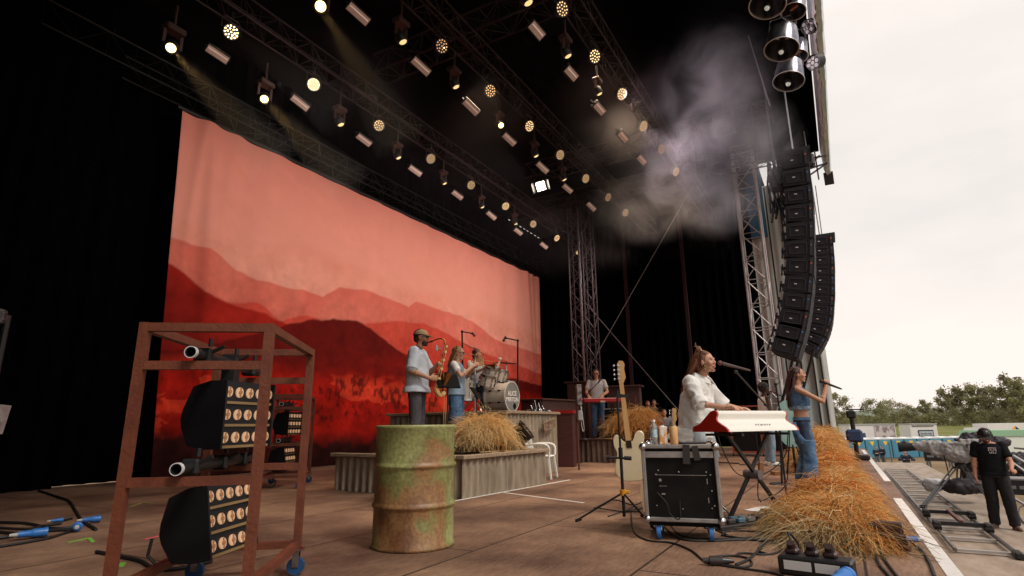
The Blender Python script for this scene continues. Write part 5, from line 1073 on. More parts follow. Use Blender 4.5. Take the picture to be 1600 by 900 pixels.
# ---- saxophone, trumpet, music stand ----
brass = mat('brass', (.52, .27, .09), .28, 1.0, col2=(.30, .12, .04), scale=25, contrast=(.4, .6))
def CL(x, y, z): return Vector((x, y, z))
sx = thing('saxophone', 'brass tenor saxophone held by the man in the beige cap', 'saxophone', M=C.root.matrix_basis.copy())
mo = C.P(.118, 0, -.062)
mb = MB(); body = spline([mo + CL(.02, -.0, .0), mo + CL(.10, -.0, .035), mo + CL(.19, -.0, .045), mo + CL(.235, -.0, -.01), mo + CL(.225, 0, -.12), mo + CL(.18, -.02, -.35), mo + CL(.13, -.04, -.60), mo + CL(.125, -.05, -.70), mo + CL(.17, -.055, -.755), mo + CL(.235, -.055, -.71), mo + CL(.25, -.05, -.60), mo + CL(.29, -.04, -.45)], 6)
mb.tube(body, .02, 14, rf=lambda t: .010 + .032 * max(0, t - .25) ** 1.0 + (.035 * max(0, t - .9) / .1 * (t > .9))); mb.build('tube', brass, sx, smooth=True)
mb = MB(); mb.tube([mo - CL(.01, 0, 0), mo + CL(.05, 0, .012)], .012, 10, rf=lambda t: .009 + .006 * t); mb.build('mouthpiece', blk_acc, sx, smooth=True)
mb = MB()
for k in range(11): p = body[22 + k * 3] if 22 + k * 3 < len(body) else body[-1]; mb.cyl(p + CL(.03, -.012, 0), p + CL(.038, -.03, 0), .016 + .0012 * k, n=12); mb.cyl(p + CL(.0, -.035, .03), p + CL(.0, -.04, -.03), .003)
mb.tube(spline([body[24] + CL(.04, -.02, 0), body[36] + CL(.045, -.03, 0), body[44] + CL(.04, -.03, 0)], 4), .004); mb.build('keywork', mat('brass_light', (.62, .40, .18), .3, 1), sx, smooth=True)
mb = MB(); mb.box(mo + CL(.14, -.10, -.10), (.02, .08, .09), bev=.008); mb.tube([mo + CL(.14, -.05, -.1), mo + CL(.2, -.01, -.1)], .005); mb.build('clip_microphone', mat('clip_grey', (.35, .35, .36), .5), sx)
tp = thing('trumpet', 'brass trumpet raised by the woman in denim', 'trumpet', M=D.root.matrix_basis.copy()); mo = D.P(.118, 0, -.06); dd = (D.P(1, 0, 0) - D.P(0, 0, 0)).normalized(); dd = (dd + Vector((0, 0, -.12))).normalized(); up_ = Vector((0, 0, 1)); sd_ = dd.cross(up_).normalized()
mb = MB(); mb.tube([mo, mo + dd * .03, mo + dd * .55], .006, 10, rf=lambda t: .011 - .005 * min(1, t * 2)); mb.tube([mo + dd * (.2 + .33 * t) - up_ * .07 for t in [k / 12 for k in range(13)]], .01, 14, rf=lambda t: .0075 + .052 * t ** 4); mb.tube(spline([mo + dd * .50, mo + dd * .55 - up_ * .02, mo + dd * .55 - up_ * .055, mo + dd * .50 - up_ * .07, mo + dd * .3 - up_ * .07, mo + dd * .15 - up_ * .07, mo + dd * .11 - up_ * .04, mo + dd * .16, mo + dd * .2], 5), .0065, 8)
mb.build('tube', brass, tp, smooth=True); mb = MB()
for k in range(3): p = mo + dd * (.26 + .028 * k); mb.cyl(p + up_ * .03, p - up_ * .11, .012, n=12); mb.cyl(p + up_ * .03, p + up_ * .055, .005)
mb.build('valves', mat('brass_light', ()) if 0 else MATS['brass_light'], tp, smooth=True)
def mstand(label, base, tilt=R(35), rz=0, h=1.05):
    t = thing('music_stand', label, 'music stand', base, rz); mb = MB(); mb.cyl((0, 0, .1), (0, 0, h), .011); mb.build('pole', black, t)
    for a in (0, 2.1, 4.2): mb = MB(); mb.cyl((0, 0, .2), (.25 * math.cos(a), .25 * math.sin(a), .01), .008); mb.build('leg', black, t)
    mb = MB(); mb.box((0, 0, h + .06), (.34, .02, .24), Matrix.Rotation(-tilt, 3, 'X')); mb.build('desk', blackmatte, t)
mstand('black music stand between the saxophonist and the trumpeter', Vector((*atD(699, 660, 8.05).xy, .5)), rz=R(-30), h=.98); mstand('black music stand in front of the drum kit, right of the trumpeter', Vector((*atD(744, 660, 9.2).xy, .5)), rz=R(20), h=.86)
t = thing('trombone', 'slim brass trombone standing upright behind the music stand', 'trombone', Vector((*atD(693, 660, 8.8).xy, .5))); mb = MB(); mb.tube([(0, 0, .05), (0, 0, .9)], .008); mb.tube([(.05, 0, .1), (.05, 0, .85)], .008); mb.tube(spline([(0, 0, .05), (.025, 0, .02), (.05, 0, .06)], 4), .008); mb.tube([(0, 0, .25), (0, 0, .0)], .01, rf=lambda t: .012 + .05 * t ** 2); mb.build('tube', MATS['brass_light'], t, smooth=True)
# ---- stage spotlight, chair, sign on the low riser ----
sp = thing('spotlight', 'black parabolic spotlight lying tilted at the right end of the low riser', 'spotlight', Vector((*atD(812, 660, 9.0).xy, .53)))
ad = Vector((.25, -.75, .62)).normalized(); q_ = ad.to_track_quat('Z', 'Y').to_matrix().to_4x4(); M = Matrix.Translation((0, 0, .22)) @ q_
mb = MB(); mb.lathe([(.0, -.24), (.08, -.24), (.13, -.16), (.155, -.02), (.16, .12), (.175, .125), (.175, .15), (.158, .15), (.15, .12), (.14, .1), (.0, .05)], 28, M); mb.build('housing', mat('lamp_black', (.02, .016, .014), .35), sp, smooth=True, sharp=.8)
mb = MB(); mb.M = M; mb.cyl((0, 0, .10), (0, 0, .125), .145, n=28); mb.build('lens', mat('lens_bronze', (.45, .32, .2), .25, .6, col2=(.15, .08, .04), scale=7), sp, smooth=True); mb = MB(); mb.bar((.19, -.02, .25), (.19, .05, .0), .03, .008); mb.bar((-.19, -.02, .25), (-.19, .05, .0), .03, .008); mb.bar((-.19, .05, .005), (.19, .05, .005), .03, .008); mb.build('yoke', black, sp)
chp = at(847, 747)
ch = thing('plastic_chair', 'white plastic garden chair beside the drum riser', 'chair', chp, R(-78)); ch.scale = (.88,) * 3; wpl = white_pl
mb = MB(); mb.box((0, 0, .42), (.44, .44, .03), bev=.012); mb.build('seat', wpl, ch)
mb = MB()
for y in (-.16, -.08, 0, .08, .16): mb.bar((-.20, y, .43), (-.30, y * 1.1, .84), .05, .014, up=(0, 1, 0))
mb.tube(spline([(-.21, -.21, .43), (-.29, -.22, .78), (-.31, -.12, .87), (-.315, 0, .88), (-.31, .12, .87), (-.29, .22, .78), (-.21, .21, .43)], 5), .018, 8); mb.build('backrest', wpl, ch, smooth=True)
for s_ in (-1, 1):
    mb = MB(); mb.tube(spline([(-.25, s_ * .23, .64), (-.05, s_ * .26, .66), (.15, s_ * .26, .65), (.22, s_ * .25, .58), (.22, s_ * .24, .44)], 5), .02, 8); mb.build('armrest', wpl, ch, smooth=True)
    for x in (-1, 1): mb = MB(); mb.bar((x * .20, s_ * .21, .42), (x * .25, s_ * .25, 0), .045, .03); mb.build('leg', wpl, ch)
mb = MB(); wsg = atY(858, 664, 4.9); mb.box(wsg, (.50, .03, .17), Matrix.Rotation(R(-14), 3, 'Y') ); mb.v = [(x, y, z + (.0)) for x, y, z in mb.v]; mb.box(wsg + Vector((-.05, -.02, 0)), (.02, .008, .10), Matrix.Rotation(R(-14), 3, 'Y')); tag(mb.build('wooden_sign', mat('sign_wood', (.12, .07, .04), .85, col2=(.26, .17, .11), scale=5, stretch=(1, 1, 7), contrast=(.4, .6))), 'small slanted weathered plank fixed to the drum riser above the chair', 'sign')
# ---- rear keyboard and cabinets ----
t = thing('red_keyboard', 'red stage keyboard in front of the sunglassed man at the back', 'keyboard', Vector((*atD(937, 660, 14.0).xy, .55)), R(20)); t.rotation_euler.z = R(112)
mb = MB(); mb.box((0, 0, .93), (1.15, .32, .09), bev=.012); mb.build('body', mat('stage_red', (.40, .012, .015), .35), t); mb = MB(); mb.box((0, -.05, .98), (1.0, .2, .02)); mb.build('keys', MATS['key_white'], t); mb = MB(); mb.box((-.1, .165, .90), (.12, .01, .04)); mb.build('badge', mat('badge_cream', (.6, .5, .35), .5), t)
for x in (-.35, .35): mb = MB(); mb.bar((x, -.2, .02), (x, .2, .88), .03); mb.bar((x + .04, .2, .02), (x + .04, -.2, .88), .03); mb.build('x_leg', black, t)
t = thing('amplifier', 'black road case with pale trim standing behind the rear keyboard player', 'amplifier', Vector((*atD(958, 660, 14.6).xy, .55)), R(25))
mb = MB(); mb.box((0, 0, .37), (.62, .5, .70)); mb.build('cabinet', panel_m, t); mb = MB()
for z in (.02, .73): mb.box((-.32, 0, z), (.02, .54, .03)); mb.box((0, -.26, z), (.66, .02, .03))
for y in (-.26, .26): mb.box((-.32, y, .375), (.02, .03, .72))
mb.box((.32, -.26, .375), (.03, .02, .72)); mb.build('trim', edge_m, t)
for lab, x, y, D_, wd, dp, hh, zb, rz_ in (('tall dark red upright piano cabinet left of the rear keyboard player', 862, 660, 13.4, 1.6, .6, 1.45, 0.0, R(-8)), ('dark narrow wooden cabinet standing directly behind the rear keyboard player', 908, 660, 15.3, .55, .6, 1.45, .55, R(100)), ('dark red wooden pedestal standing right of the rear keyboard player', 978, 660, 15.6, .9, .45, 1.35, .55, R(100))):
    t = thing('wooden_cabinet', lab, 'cabinet', Vector((*atD(x, y, D_).xy, zb)), rz_); mb = MB(); mb.box((0, 0, hh / 2), (wd, dp, hh)); mb.build('carcass', darkwood, t); mb = MB(); mb.box((0, 0, hh + .021), (wd + .16, dp + .12, .04), bev=.008); mb.box((0, -dp / 2 - .012, hh * .72), (wd * .8, .02, .05)); mb.box((0, -dp / 2 - .012, .12), (wd * .9, .02, .16)); mb.build('moulding', darkwood, t)
t = thing('red_organ', 'small dark red organ half hidden between the piano cabinet and the chair', 'organ', Vector((*atD(882, 660, 12.6).xy, 0)), R(100)); mb = MB(); mb.box((0, 0, 1.18), (.5, .3, .07)); mb.build('lid', mat('organ_red', (.28, .01, .012), .4), t); mb = MB(); mb.box((0, 0, .57), (.42, .26, 1.13)); mb.build('case', darkwood, t)
t = thing('tool_post', 'grey dimmer box with cables strapped to a thin pole before the rear riser', 'control box', Vector((*atD(902, 660, 11.6).xy, 0)), R(30)); mb = MB(); mb.cyl((0, 0, 0), (0, 0, 1.65), .02); mb.build('pole', mat('rust_pole', (.08, .03, .02), .6), t)
mb = MB(); mb.box((-.02, -.05, 1.5), (.22, .10, .42), bev=.01); mb.build('box', mat('box_grey', (.22, .2, .19), .5, col2=(.06, .05, .05), scale=14, contrast=(.45, .55)), t); mb = MB(); mb.box((.03, -.06, 1.08), (.20, .10, .20), bev=.015); mb.build('socket_box', mat('socket_grey', (.30, .32, .33), .5), t); mb = MB(); mb.tube(spline([(-.1, -.07, 1.3), (-.16, -.1, 1.0), (-.1, -.12, .78), (.0, -.1, .8), (.02, -.08, 1.0)], 6), .008); mb.tube(spline([(.0, -.08, 1.3), (.03, -.11, 1.22), (.05, -.08, 1.18)], 4), .008); mb.build('cable', mat('cable_pale', (.45, .42, .4), .6), t, smooth=True)
for lab, x, D_, w_, h_, lit in (('red framed amplifier rack on wheels behind the man in the white vest', 1165, 15.6, .75, 1.25, 0), ('second red framed rack with lit dials right of the man in the white vest', 1222, 15.4, .7, 1.15, 1)):
    t = thing('amp_rack', lab, 'amplifier rack', Vector((*atD(x, 660, D_).xy, 0)), R(95)); mb = MB(); mb.box((0, 0, .1 + h_ / 2), (w_ - .08, .5, h_ - .06)); mb.build('cabinet', panel_m, t); mb = MB()
    for sx_ in (-1, 1):
        for sy in (-1, 1): mb.box((sx_ * w_ / 2, sy * .27, .1 + h_ / 2), (.04, .04, h_))
    for z in (.12, .1 + h_ - .02):
        for sy in (-1, 1): mb.box((0, sy * .27, z), (w_ - .05, .035, .035))
    mb.build('red_frame', mat('frame_red', (.30, .06, .03), .5), t)
    for sx_ in (-1, 1): c = MB(); c.cyl((sx_ * w_ / 2 - .02, .27, .05), (sx_ * w_ / 2 + .02, .27, .05), .05, n=12); c.build('wheel', rubber, t)
    if lit:
        for k in range(4): mb = MB(); mb.cyl((-.1, .28, .45 + k * .14), (-.1, .29, .45 + k * .14), .035, n=12); mb.build('lamp', warm, t)
t = thing('blue_surfboard', 'pale blue-green rounded board standing between the piano and the denim singer', 'board', Vector((*atD(1234, 660, 10.2).xy, .45)), R(95)); mb = MB(); mb.prism([(-.26 * math.cos(a) if 0 else .24 * math.cos(a), .42 + .42 * math.sin(a)) for a in [2 * PI * k / 24 for k in range(24)]], -.015, .015, frame((1, 0, 0), (0, 0, 1), (0, 1, 0))); mb.build('board', mat('seafoam', (.25, .46, .46), .4, col2=(.38, .58, .56), scale=3), t)
mb = MB(); mb.cyl((0, 0, -.45), (0, 0, .05), .02); mb.cyl((.15, 0, -.45), (.05, 0, .05), .012); mb.cyl((-.15, 0, -.45), (-.05, 0, .05), .012); mb.build('stand', black, t)
# ================= OVERHEAD LAMPS =================
lens_on = mat('led_lens', (.15, .12, .08), .3, emit=(1.0, .63, .30), es=2.2); lens_hot = mat('led_lens_hot', (.15, .12, .08), .3, emit=(1.0, .68, .36), es=7.0)
lens_mid = mat('led_lens_mid', (.15, .12, .08), .3, emit=(1.0, .60, .28), es=1.3); lens_lo = mat('led_lens_low', (.15, .12, .08), .3, emit=(1.0, .52, .26), es=.7)
body_l = mat('lamp_body', (.012, .011, .011), .45)
def led(P_, lab, hot=False, r=.13, n_on=19):
    lv = rnd.random(); d = Vector((-.30 + rnd.gauss(0, .07), -.80, -.52 + rnd.gauss(0, .07))).normalized(); M = d.to_track_quat('Z', 'Y').to_matrix().to_4x4(); M.translation = P_
    t = thing('led_lamp', lab, 'stage lamp', M=M, group='round led lamps on the overhead trusses')
    mb = MB(); mb.lathe([(0, -.16), (.07, -.16), (.11, -.12), (r, -.02), (r + .012, 0), (r + .012, .02), (r, .02), (r - .006, .008), (0, .004)], 28); mb.build('housing', body_l, t, smooth=True)
    mb = MB(); pts = [(0, 0)] + [(.072 * r / .155 * math.cos(a), .072 * r / .155 * math.sin(a)) for a in [PI / 3 * k for k in range(6)]] + [(.128 * r / .155 * math.cos(a), .128 * r / .155 * math.sin(a)) for a in [PI / 6 * k + .26 for k in range(12)]]
    for x, y in pts: mb.cyl((x, y, .008), (x, y, .014), .0125, n=8)
    mb.build('lens_cluster', lens_hot if hot else lens_on if lv < .4 else lens_mid if lv < .75 else lens_lo, t)
    mb = MB(); mb.M = M.inverted(); mb.tube([P_ + Vector((.19, 0, 0)), P_ + Vector((.19, 0, .2)), P_ + Vector((.12, 0, .27)), P_ + Vector((-.12, 0, .27)), P_ + Vector((-.19, 0, .2)), P_ + Vector((-.19, 0, 0))], .012); mb.cyl(P_ + Vector((0, 0, .27)), P_ + Vector((0, 0, .42)), .02); mb.build('yoke', body_l, t)
R1 = [(361, 50), (490, 132), (592, 196), (673, 248), (736, 289), (790, 322), (833, 350), (870, 372), (903, 393)]
R2 = [(690, 72), (766, 142), (827, 197), (875, 242), (915, 279), (950, 308), (977, 332)]
R3 = [(878, 14), (929, 88), (971, 147), (1005, 197), (1033, 233), (1056, 268)]
ordn = ['nearest', 'second', 'third', 'fourth', 'fifth', 'sixth', 'seventh', 'eighth', 'ninth']
for rown, Y_, row in (('rear truss nearest the red backdrop', 8.83, R1), ('middle truss', 5.72, R2), ('front truss nearest the smoke', 3.33, R3)):
    for k, (x, y) in enumerate(row):
        p = atY(x, y, Y_); led(p, f'{ordn[k]} round led lamp on the {rown}' + (', glowing brightest' if rown[0] == 'r' and k == 0 else ''), hot=(rown[0] == 'r' and k < 2))
strobe_face = mat('strobe_face', (.34, .23, .19), .4, emit=(1, .55, .42), es=.06, col2=(.44, .32, .27), scale=9); slit = mat('strobe_slit', (.6, .48, .42), .3, emit=(1, .72, .62), es=.22)  # pink tint and faint emission stand in for reflected daylight
def strobe(P_, lab, ln=.36):
    d = Vector((-.42 + rnd.gauss(0, .06), -.55 + rnd.gauss(0, .05), -.72)).normalized(); xx = Vector((1, 0, 0)); xx = (xx - d * xx.dot(d)).normalized(); t = thing('strobe_lamp', lab, 'strobe lamp', M=frame(xx, d.cross(xx), d, P_), group='rectangular strobe lamps on the overhead trusses')
    mb = MB(); mb.box((0, 0, -.055), (ln, .17, .10), bev=.01); mb.bar((-ln / 2 - .01, 0, -.05), (-ln / 2 - .01, 0, -.2), .02); mb.bar((ln / 2 + .01, 0, -.05), (ln / 2 + .01, 0, -.2), .02); mb.bar((-ln / 2, 0, -.2), (ln / 2, 0, -.2), .02); mb.build('housing', body_l, t)
    mb = MB(); mb.box((0, 0, .001), (ln - .03, .13, .012)); o = mb.build('face', strobe_face, t); mb = MB(); mb.box((0, .018, .012), (ln - .06, .02, .010)); mb.build('tube', slit, o)
for rown, Y_, row in (('rear truss', 8.83, [(340, 85), (469, 161), (569, 219), (649, 267), (715, 305), (768, 337), (810, 362), (850, 384)]), ('middle truss', 5.72, [(560, 22), (658, 104), (736, 168), (796, 218), (848, 262), (887, 295), (924, 323)]), ('front truss', 3.33, [(839, 48), (893, 115), (937, 170), (974, 214), (1003, 250)])):
    for k, (x, y) in enumerate(row): strobe(atY(x, y, Y_), f'{ordn[k]} pale pinkish strobe bar hanging below the {rown}', .40 if rown[0] != 'f' else .30)
yel = mat('beam_lens', (.9, .8, .4), .3, emit=(1.0, .78, .28), es=3.2); yel_lo = mat('beam_lens_low', (.6, .5, .3), .3, emit=(1.0, .72, .3), es=.7)
def mhead(P_, lab, aim, on=True, s=1.0):
    d = Vector(aim).normalized(); M = d.to_track_quat('Z', 'Y').to_matrix().to_4x4(); M.translation = P_; t = thing('moving_head_lamp', lab, 'moving head lamp', M=M, group='moving head lamps on the overhead trusses')
    mb = MB(); mb.lathe([(0, -.26 * s), (.07 * s, -.25 * s), (.105 * s, -.16 * s), (.11 * s, -.04 * s), (.085 * s, .0), (.08 * s, .0), (.078 * s, -.012)], 20); mb.build('head', body_l, t, smooth=True)
    mb = MB(); mb.ell((0, 0, -.008 * s), (.076 * s, .076 * s, .03 * s)); mb.build('lens', yel if on else yel_lo, t, smooth=True)
    mb = MB(); mb.M = M.inverted(); c = P_ - d * .12 * s
    for sg in (-1, 1): mb.bar(c + Vector((.14 * s * sg, 0, 0)), c + Vector((.14 * s * sg, 0, .26 * s)), .035, .05)
    mb.box(c + Vector((0, 0, .31 * s)), (.32 * s, .22 * s, .11 * s), bev=.02); mb.cyl(c + Vector((0, 0, .36 * s)), c + Vector((0, 0, .8 * s)), .02); mb.build('yoke', mat('yoke_brown', (.05, .022, .018), .5), t)
MH = [(267, 75, 8.83, 1, 1.0), (413, 155, 8.83, 1, .95), (533, 195, 8.83, 0, .9), (623, 247, 8.83, 0, .85), (695, 287, 8.83, 0, .8), (754, 324, 8.83, 0, .8), (806, 350, 8.83, 0, .8), (501, 10, 5.72, 1, 1.0), (630, 66, 5.72, 0, .9), (713, 136, 5.72, 0, .85), (783, 196, 5.72, 1, .8), (838, 244, 5.72, 0, .8), (882, 281, 5.72, 0, .8), (826, 5, 3.33, 0, .9), (888, 88, 3.33, 0, .8), (937, 147, 3.33, 0, .7)]
cnt = {}
MHP = []
for x, y, Y_, on, s_ in MH:
    k = cnt.get(Y_, 0); cnt[Y_] = k + 1; P_ = atY(x, y, Y_); MHP.append(P_)
    mhead(P_, f'{ordn[k]} small {"yellow glowing" if on else "dim amber"} moving head under the {"rear" if Y_ > 8 else "middle" if Y_ > 5 else "front"} truss', (-.35, -.62, -.70) if on else (.3, -.3, -.9), on, s_)
P_ = atY(845, 291, 5.9); d = Vector((-.75, -.35, -.45)).normalized(); t = thing('blinder_lamp', 'single dazzling white square lamp glaring among the trusses', 'flood lamp', M=frame(*(lambda xx: (xx, d.cross(xx), d))((Vector((0, 1, 0)) - d * d.y).normalized()), P_))
mb = MB(); mb.box((0, 0, -.08), (.34, .30, .14), bev=.02); mb.bar((-.2, 0, -.08), (-.2, 0, -.4), .02, .04); mb.bar((.2, 0, -.08), (.2, 0, -.4), .02, .04); mb.bar((-.2, 0, -.4), (.2, 0, -.4), .02, .04); mb.build('housing', body_l, t)
for q_ in (-1, 1): mb = MB(); mb.box((q_ * .19, 0, .03), (.012, .26, .14), Matrix.Rotation(q_ * .5, 3, 'Y')); mb.build('barn_door', body_l, t)
mb = MB(); mb.ell((-.05, -.05, .0), (.048, .048, .02)); mb.ell((.05, -.05, .0), (.048, .048, .02)); mb.ell((.05, .05, .0), (.048, .048, .02)); mb.ell((-.05, .05, .0), (.048, .048, .02)); mb.box((0, 0, -.004), (.21, .21, .01)); mb.build('face', mat('blinder_white', (1, 1, 1), .3, emit=(1, .90, .72), es=22), t)
# ---- spun metal snoot lamps at the front corner ----
snm = mat('spun_metal', (.50, .50, .55), .28, .9, col2=(.16, .16, .21), scale=5, stretch=(1, 1, .4), contrast=(.4, .55)); tubem = mat('lamp_tube', (.02, .014, .013), .35)
def snoot(x, y, X_, r, ln, lab, inner='tube', d=(-.22, .16, -.96)):
    P_ = atX(x, y, X_); d = Vector(d).normalized(); M = d.to_track_quat('Z', 'Y').to_matrix().to_4x4(); M.translation = P_; t = thing('snoot_lamp', lab, 'hanging lamp', M=M, group='large spun metal lamps under the roof corner')
    mb = MB(); pr = [(r, 0), (r + .006, 0), (r + .006, -.015), (r * .97, -.02), (r * .93, -ln * .5), (r * .80, -ln * .9), (r * .35, -ln), (0, -ln), (0, -ln + .012), (r * .33, -ln + .012), (r * .78, -ln * .88), (r * .91, -ln * .5), (r * .95, -.02)]
    mb.lathe(pr, 40, closed=True); mb.build('reflector', snm, t, smooth=True, sharp=.9)
    mb = MB(); mb.lathe([(r - .004, -.004), (r + .010, -.004), (r + .010, .008), (r - .004, .008)], 40, closed=True); mb.build('rim', mat('rim_bright', (.75, .74, .76), .35, .3), t, smooth=True)
    if inner == 'tube':
        mb = MB(); mb.lathe([(0, -ln + .02), (.05, -ln + .02), (.055, -.10), (.062, -.09), (.062, .03), (.045, .06), (0, .06)], 20); mb.build('lamp_tube', tubem, t, smooth=True); mb = MB(); mb.ell((0, 0, .07), (.045, .045, .045)); mb.build('bulb_tip', mat('bulb_tip', (.72, .74, .68), .35, emit=(1, 1, .9), es=.15), t, smooth=True)
    else: mb = MB(); mb.box((0, 0, -ln * .45), (.16, .05, .22)); mb.build('reflection_panel', mat('reflection_orange', (.5, .2, .1), .5), t)  # orange panel put in for the reflection inside the small lamps
    mb = MB(); mb.M = M.inverted(); b = P_ - d * (ln * .7)
    for sg in (-1, 1): mb.bar(b + Vector((0, (r * .9) * sg, 0)), b + Vector((0, r * .6 * sg, .38)), .03, .01)
    mb.bar(b + Vector((0, -r * .6, .38)), b + Vector((0, r * .6, .38)), .01, .03); mb.cyl(b + Vector((0, 0, .38)), b + Vector((0, 0, .62)), .018); mb.box(b + Vector((0, 0, .6)), (.08, .08, .08)); mb.build('yoke', chrome, t)
for a in (((1199, 8), 9.6, .30, .50, 'topmost big shiny spun lamp cut by the top of the picture', 'tube'), ((1221, 77), 10.6, .30, .52, 'middle big shiny spun lamp with dark tube and pale bulb', 'tube'), ((1232, 127), 11.6, .29, .48, 'lowest big shiny spun lamp above the loudspeaker column', 'tube'), ((1240, 18), 10.6, .21, .42, 'small shiny spun lamp with orange reflection panel beside the topmost one', 'plate'), ((1246, 88), 12.0, .20, .42, 'small shiny spun lamp with orange reflection panel beside the middle one', 'plate')): snoot(a[0][0], a[0][1], *a[1:])
for (x, y), lab in (((1262, 42), 'upper pale honeycomb led head at the roof hem'), ((1270, 98), 'lower pale honeycomb led head at the roof hem')):
    P_ = atX(x, y, 12.2); M = Vector((-.6, .5, -.35)).to_track_quat('Z', 'Y').to_matrix().to_4x4(); M.translation = P_; t = thing('honeycomb_lamp', lab, 'stage lamp', M=M); mb = MB(); mb.cyl((0, 0, -.2), (0, 0, 0), .16, n=20); mb.build('housing', body_l, t, smooth=True); mb = MB()
    for k in range(7): a = PI / 3 * k; x_, y_ = (0, 0) if k == 6 else (.095 * math.cos(a), .095 * math.sin(a)); mb.cyl((x_, y_, 0), (x_, y_, .01), .042, n=6)
    mb.build('lens_cluster', mat('honey_lens', (.55, .55, .55), .3), t)
# ---- line arrays ----
box_m = mat('speaker_box', (.016, .014, .018), .6, col2=(.024, .020, .026), scale=6, spec=.25); grille = mat('speaker_grille', (.016, .015, .019), .8)
def array(lab, X_, ctrs, w, dep, h, top_rod):
    P0 = atX(*ctrs[0], X_); t = thing('line_array', lab, 'loudspeaker column', P0); pts = [atX(x, y, X_) for x, y in ctrs]
    for i, p in enumerate(pts):
        a = pts[max(i - 1, 0)]; b = pts[min(i + 1, len(pts) - 1)]; dn = (a - b); tilt = math.atan2(dn.y, dn.z); c = p - P0; Rm = Matrix.Rotation(-tilt, 3, 'X'); M = Matrix.Translation(c) @ Rm.to_4x4(); k = h * .495
        mb = MB(); mb.M = M; mb.prism([(-dep / 2, -k), (dep / 2 - .05, -k * .86), (dep / 2, -k * .8), (dep / 2, k * .8), (dep / 2 - .05, k * .86), (-dep / 2, k)], -w / 2, w / 2, frame((0, 1, 0), (0, 0, 1), (1, 0, 0))); cab = mb.build('cabinet', box_m, t)
        mb = MB(); mb.M = M; mb.box((0, -dep / 2 - .012, 0), (w - .02, .022, h * .86)); mb.build('grille', grille, cab)
        mb = MB(); mb.M = M; x = -w / 2 - .008
        for z in (-1, 1): mb.box((x, .02, z * h * .27), (.016, dep * .62, .014)); 
        for y in (-1, 1): mb.box((x, .02 + y * dep * .31, 0), (.016, .014, h * .54))
        mb.box((x - .006, -dep / 2 + .03, 0), (.02, .05, h * .8)); mb.build('side_frame', mat('frame_grey', (.04, .035, .042), .4, .3), cab)
        mb = MB(); mb.M = M; mb.box((x - .004, .04, h * .05 * ((i * 7) % 3 - 1)), (.01, .05, .022)); mb.build('badge', mat('badge_pale', (.55, .52, .55), .5), cab)
        mb = MB(); mb.M = M; mb.box((x - .016, -dep / 2 + .03, h * .15), (.006, .03, .03)); mb.build('tag', mat('led_blue', (.06, .18, .42), .5) if i % 3 else mat('led_orange', (.6, .12, .03), .5), cab)  # coloured boxes stand for small blue and orange LEDs, without emission
        mb = MB(); mb.M = M; mb.box((-w * .3, dep / 2 + .05, 0), (.06, .10, .05)); mb.box((w * .3, dep / 2 + .05, 0), (.06, .10, .05)); mb.box((0, dep / 2 + .06, 0), (w * .5, .03, .03)); mb.bar((-w * .3, dep / 2 + .08, -h * .4), (-w * .3, dep / 2 + .08, h * .2), .03); mb.build('rear_link', black, cab)
    mb = MB(); mb.box((0, 0, h * .62), (w * .8, dep * 1.3, .07)); mb.build('flying_frame', black, t)
    mb = MB()
    for x in (-.12, .12): mb.cyl((x, 0, h * .6), (x, 0, top_rod - P0.z), .014, n=6)
    mb.build('hoist_cable', alu, t); return t
array('nearer tall curved column of dark loudspeaker boxes hanging by the lattice tower', 13.0, [(1243, 262), (1246, 289), (1249, 316), (1250, 343), (1251, 370), (1251, 397), (1251, 424), (1249, 451), (1246, 477), (1242, 502), (1237, 524), (1231, 545)], .95, .50, .40, 9.0)
array('smaller curved loudspeaker column hanging farther back against the sky', 17.0, [(1283, 384), (1284, 399), (1285, 414), (1285, 429), (1285, 444), (1285, 459), (1284, 474), (1283, 489), (1281, 504), (1277, 518), (1271, 531), (1264, 543)], 1.0, .55, .29, 9.0)
t = thing('chain_hoist', 'clutter of black cables and a hoist hanging left of the nearer loudspeaker column', 'hoist', atX(1212, 270, 13.3)); mb = MB(); mb.box((0, 0, -.2), (.3, .3, .5), bev=.05); mb.cyl((0, 0, 0), (0, 0, 2.2), .02); mb.build('motor', mat('hoist_dark', (.03, .026, .03), .5), t)
mb = MB()
for k in range(9): a = k * .7; mb.tube(spline([(.1 * math.cos(a), .14 * math.sin(a), .3), (.2 * math.cos(a + 1), .2 * math.sin(a + 1), -.3), (.16 * math.cos(a + 2), .22 * math.sin(a + 2), -.95 - .1 * (k % 3)), (.02, .1 * math.cos(a), -.6)], 5), .022)
mb.build('cable_loop', rubber, t, smooth=True); mb = MB(); mb.box((.0, -.15, .22), (.2, .25, .06), Matrix.Rotation(R(25), 3, 'X')); mb.build('white_label_plate', white_pl, t)
mb = MB(); p = atX(1270, 265, 15.5)
for a, b in (((0, .4, 0), (0, -.35, .1)), ((0, .4, .35), (0, -.35, .3)), ((0, -.1, -.3), (0, -.1, .5)), ((0, .1, -.3), (0, .1, .5)), ((0, .4, -.3), (0, -.35, .1)), ((.0, .3, -.05), (0, -.2, .35))): mb.bar(p + Vector(a), p + Vector(b), .035)
mb.box(p + Vector((0, .1, .25)), (.3, .35, .35), bev=.05); tag(mb.build('corner_bracket', mat('bracket_dark', (.05, .045, .05), .5)), 'small tube bracket holding a lamp under the far roof corner', 'bracket')
wire(atX(1274, 290, 16), atX(1285, 372, 16.9), .012, 'thin chain with hook holding up the farther loudspeaker column'); 
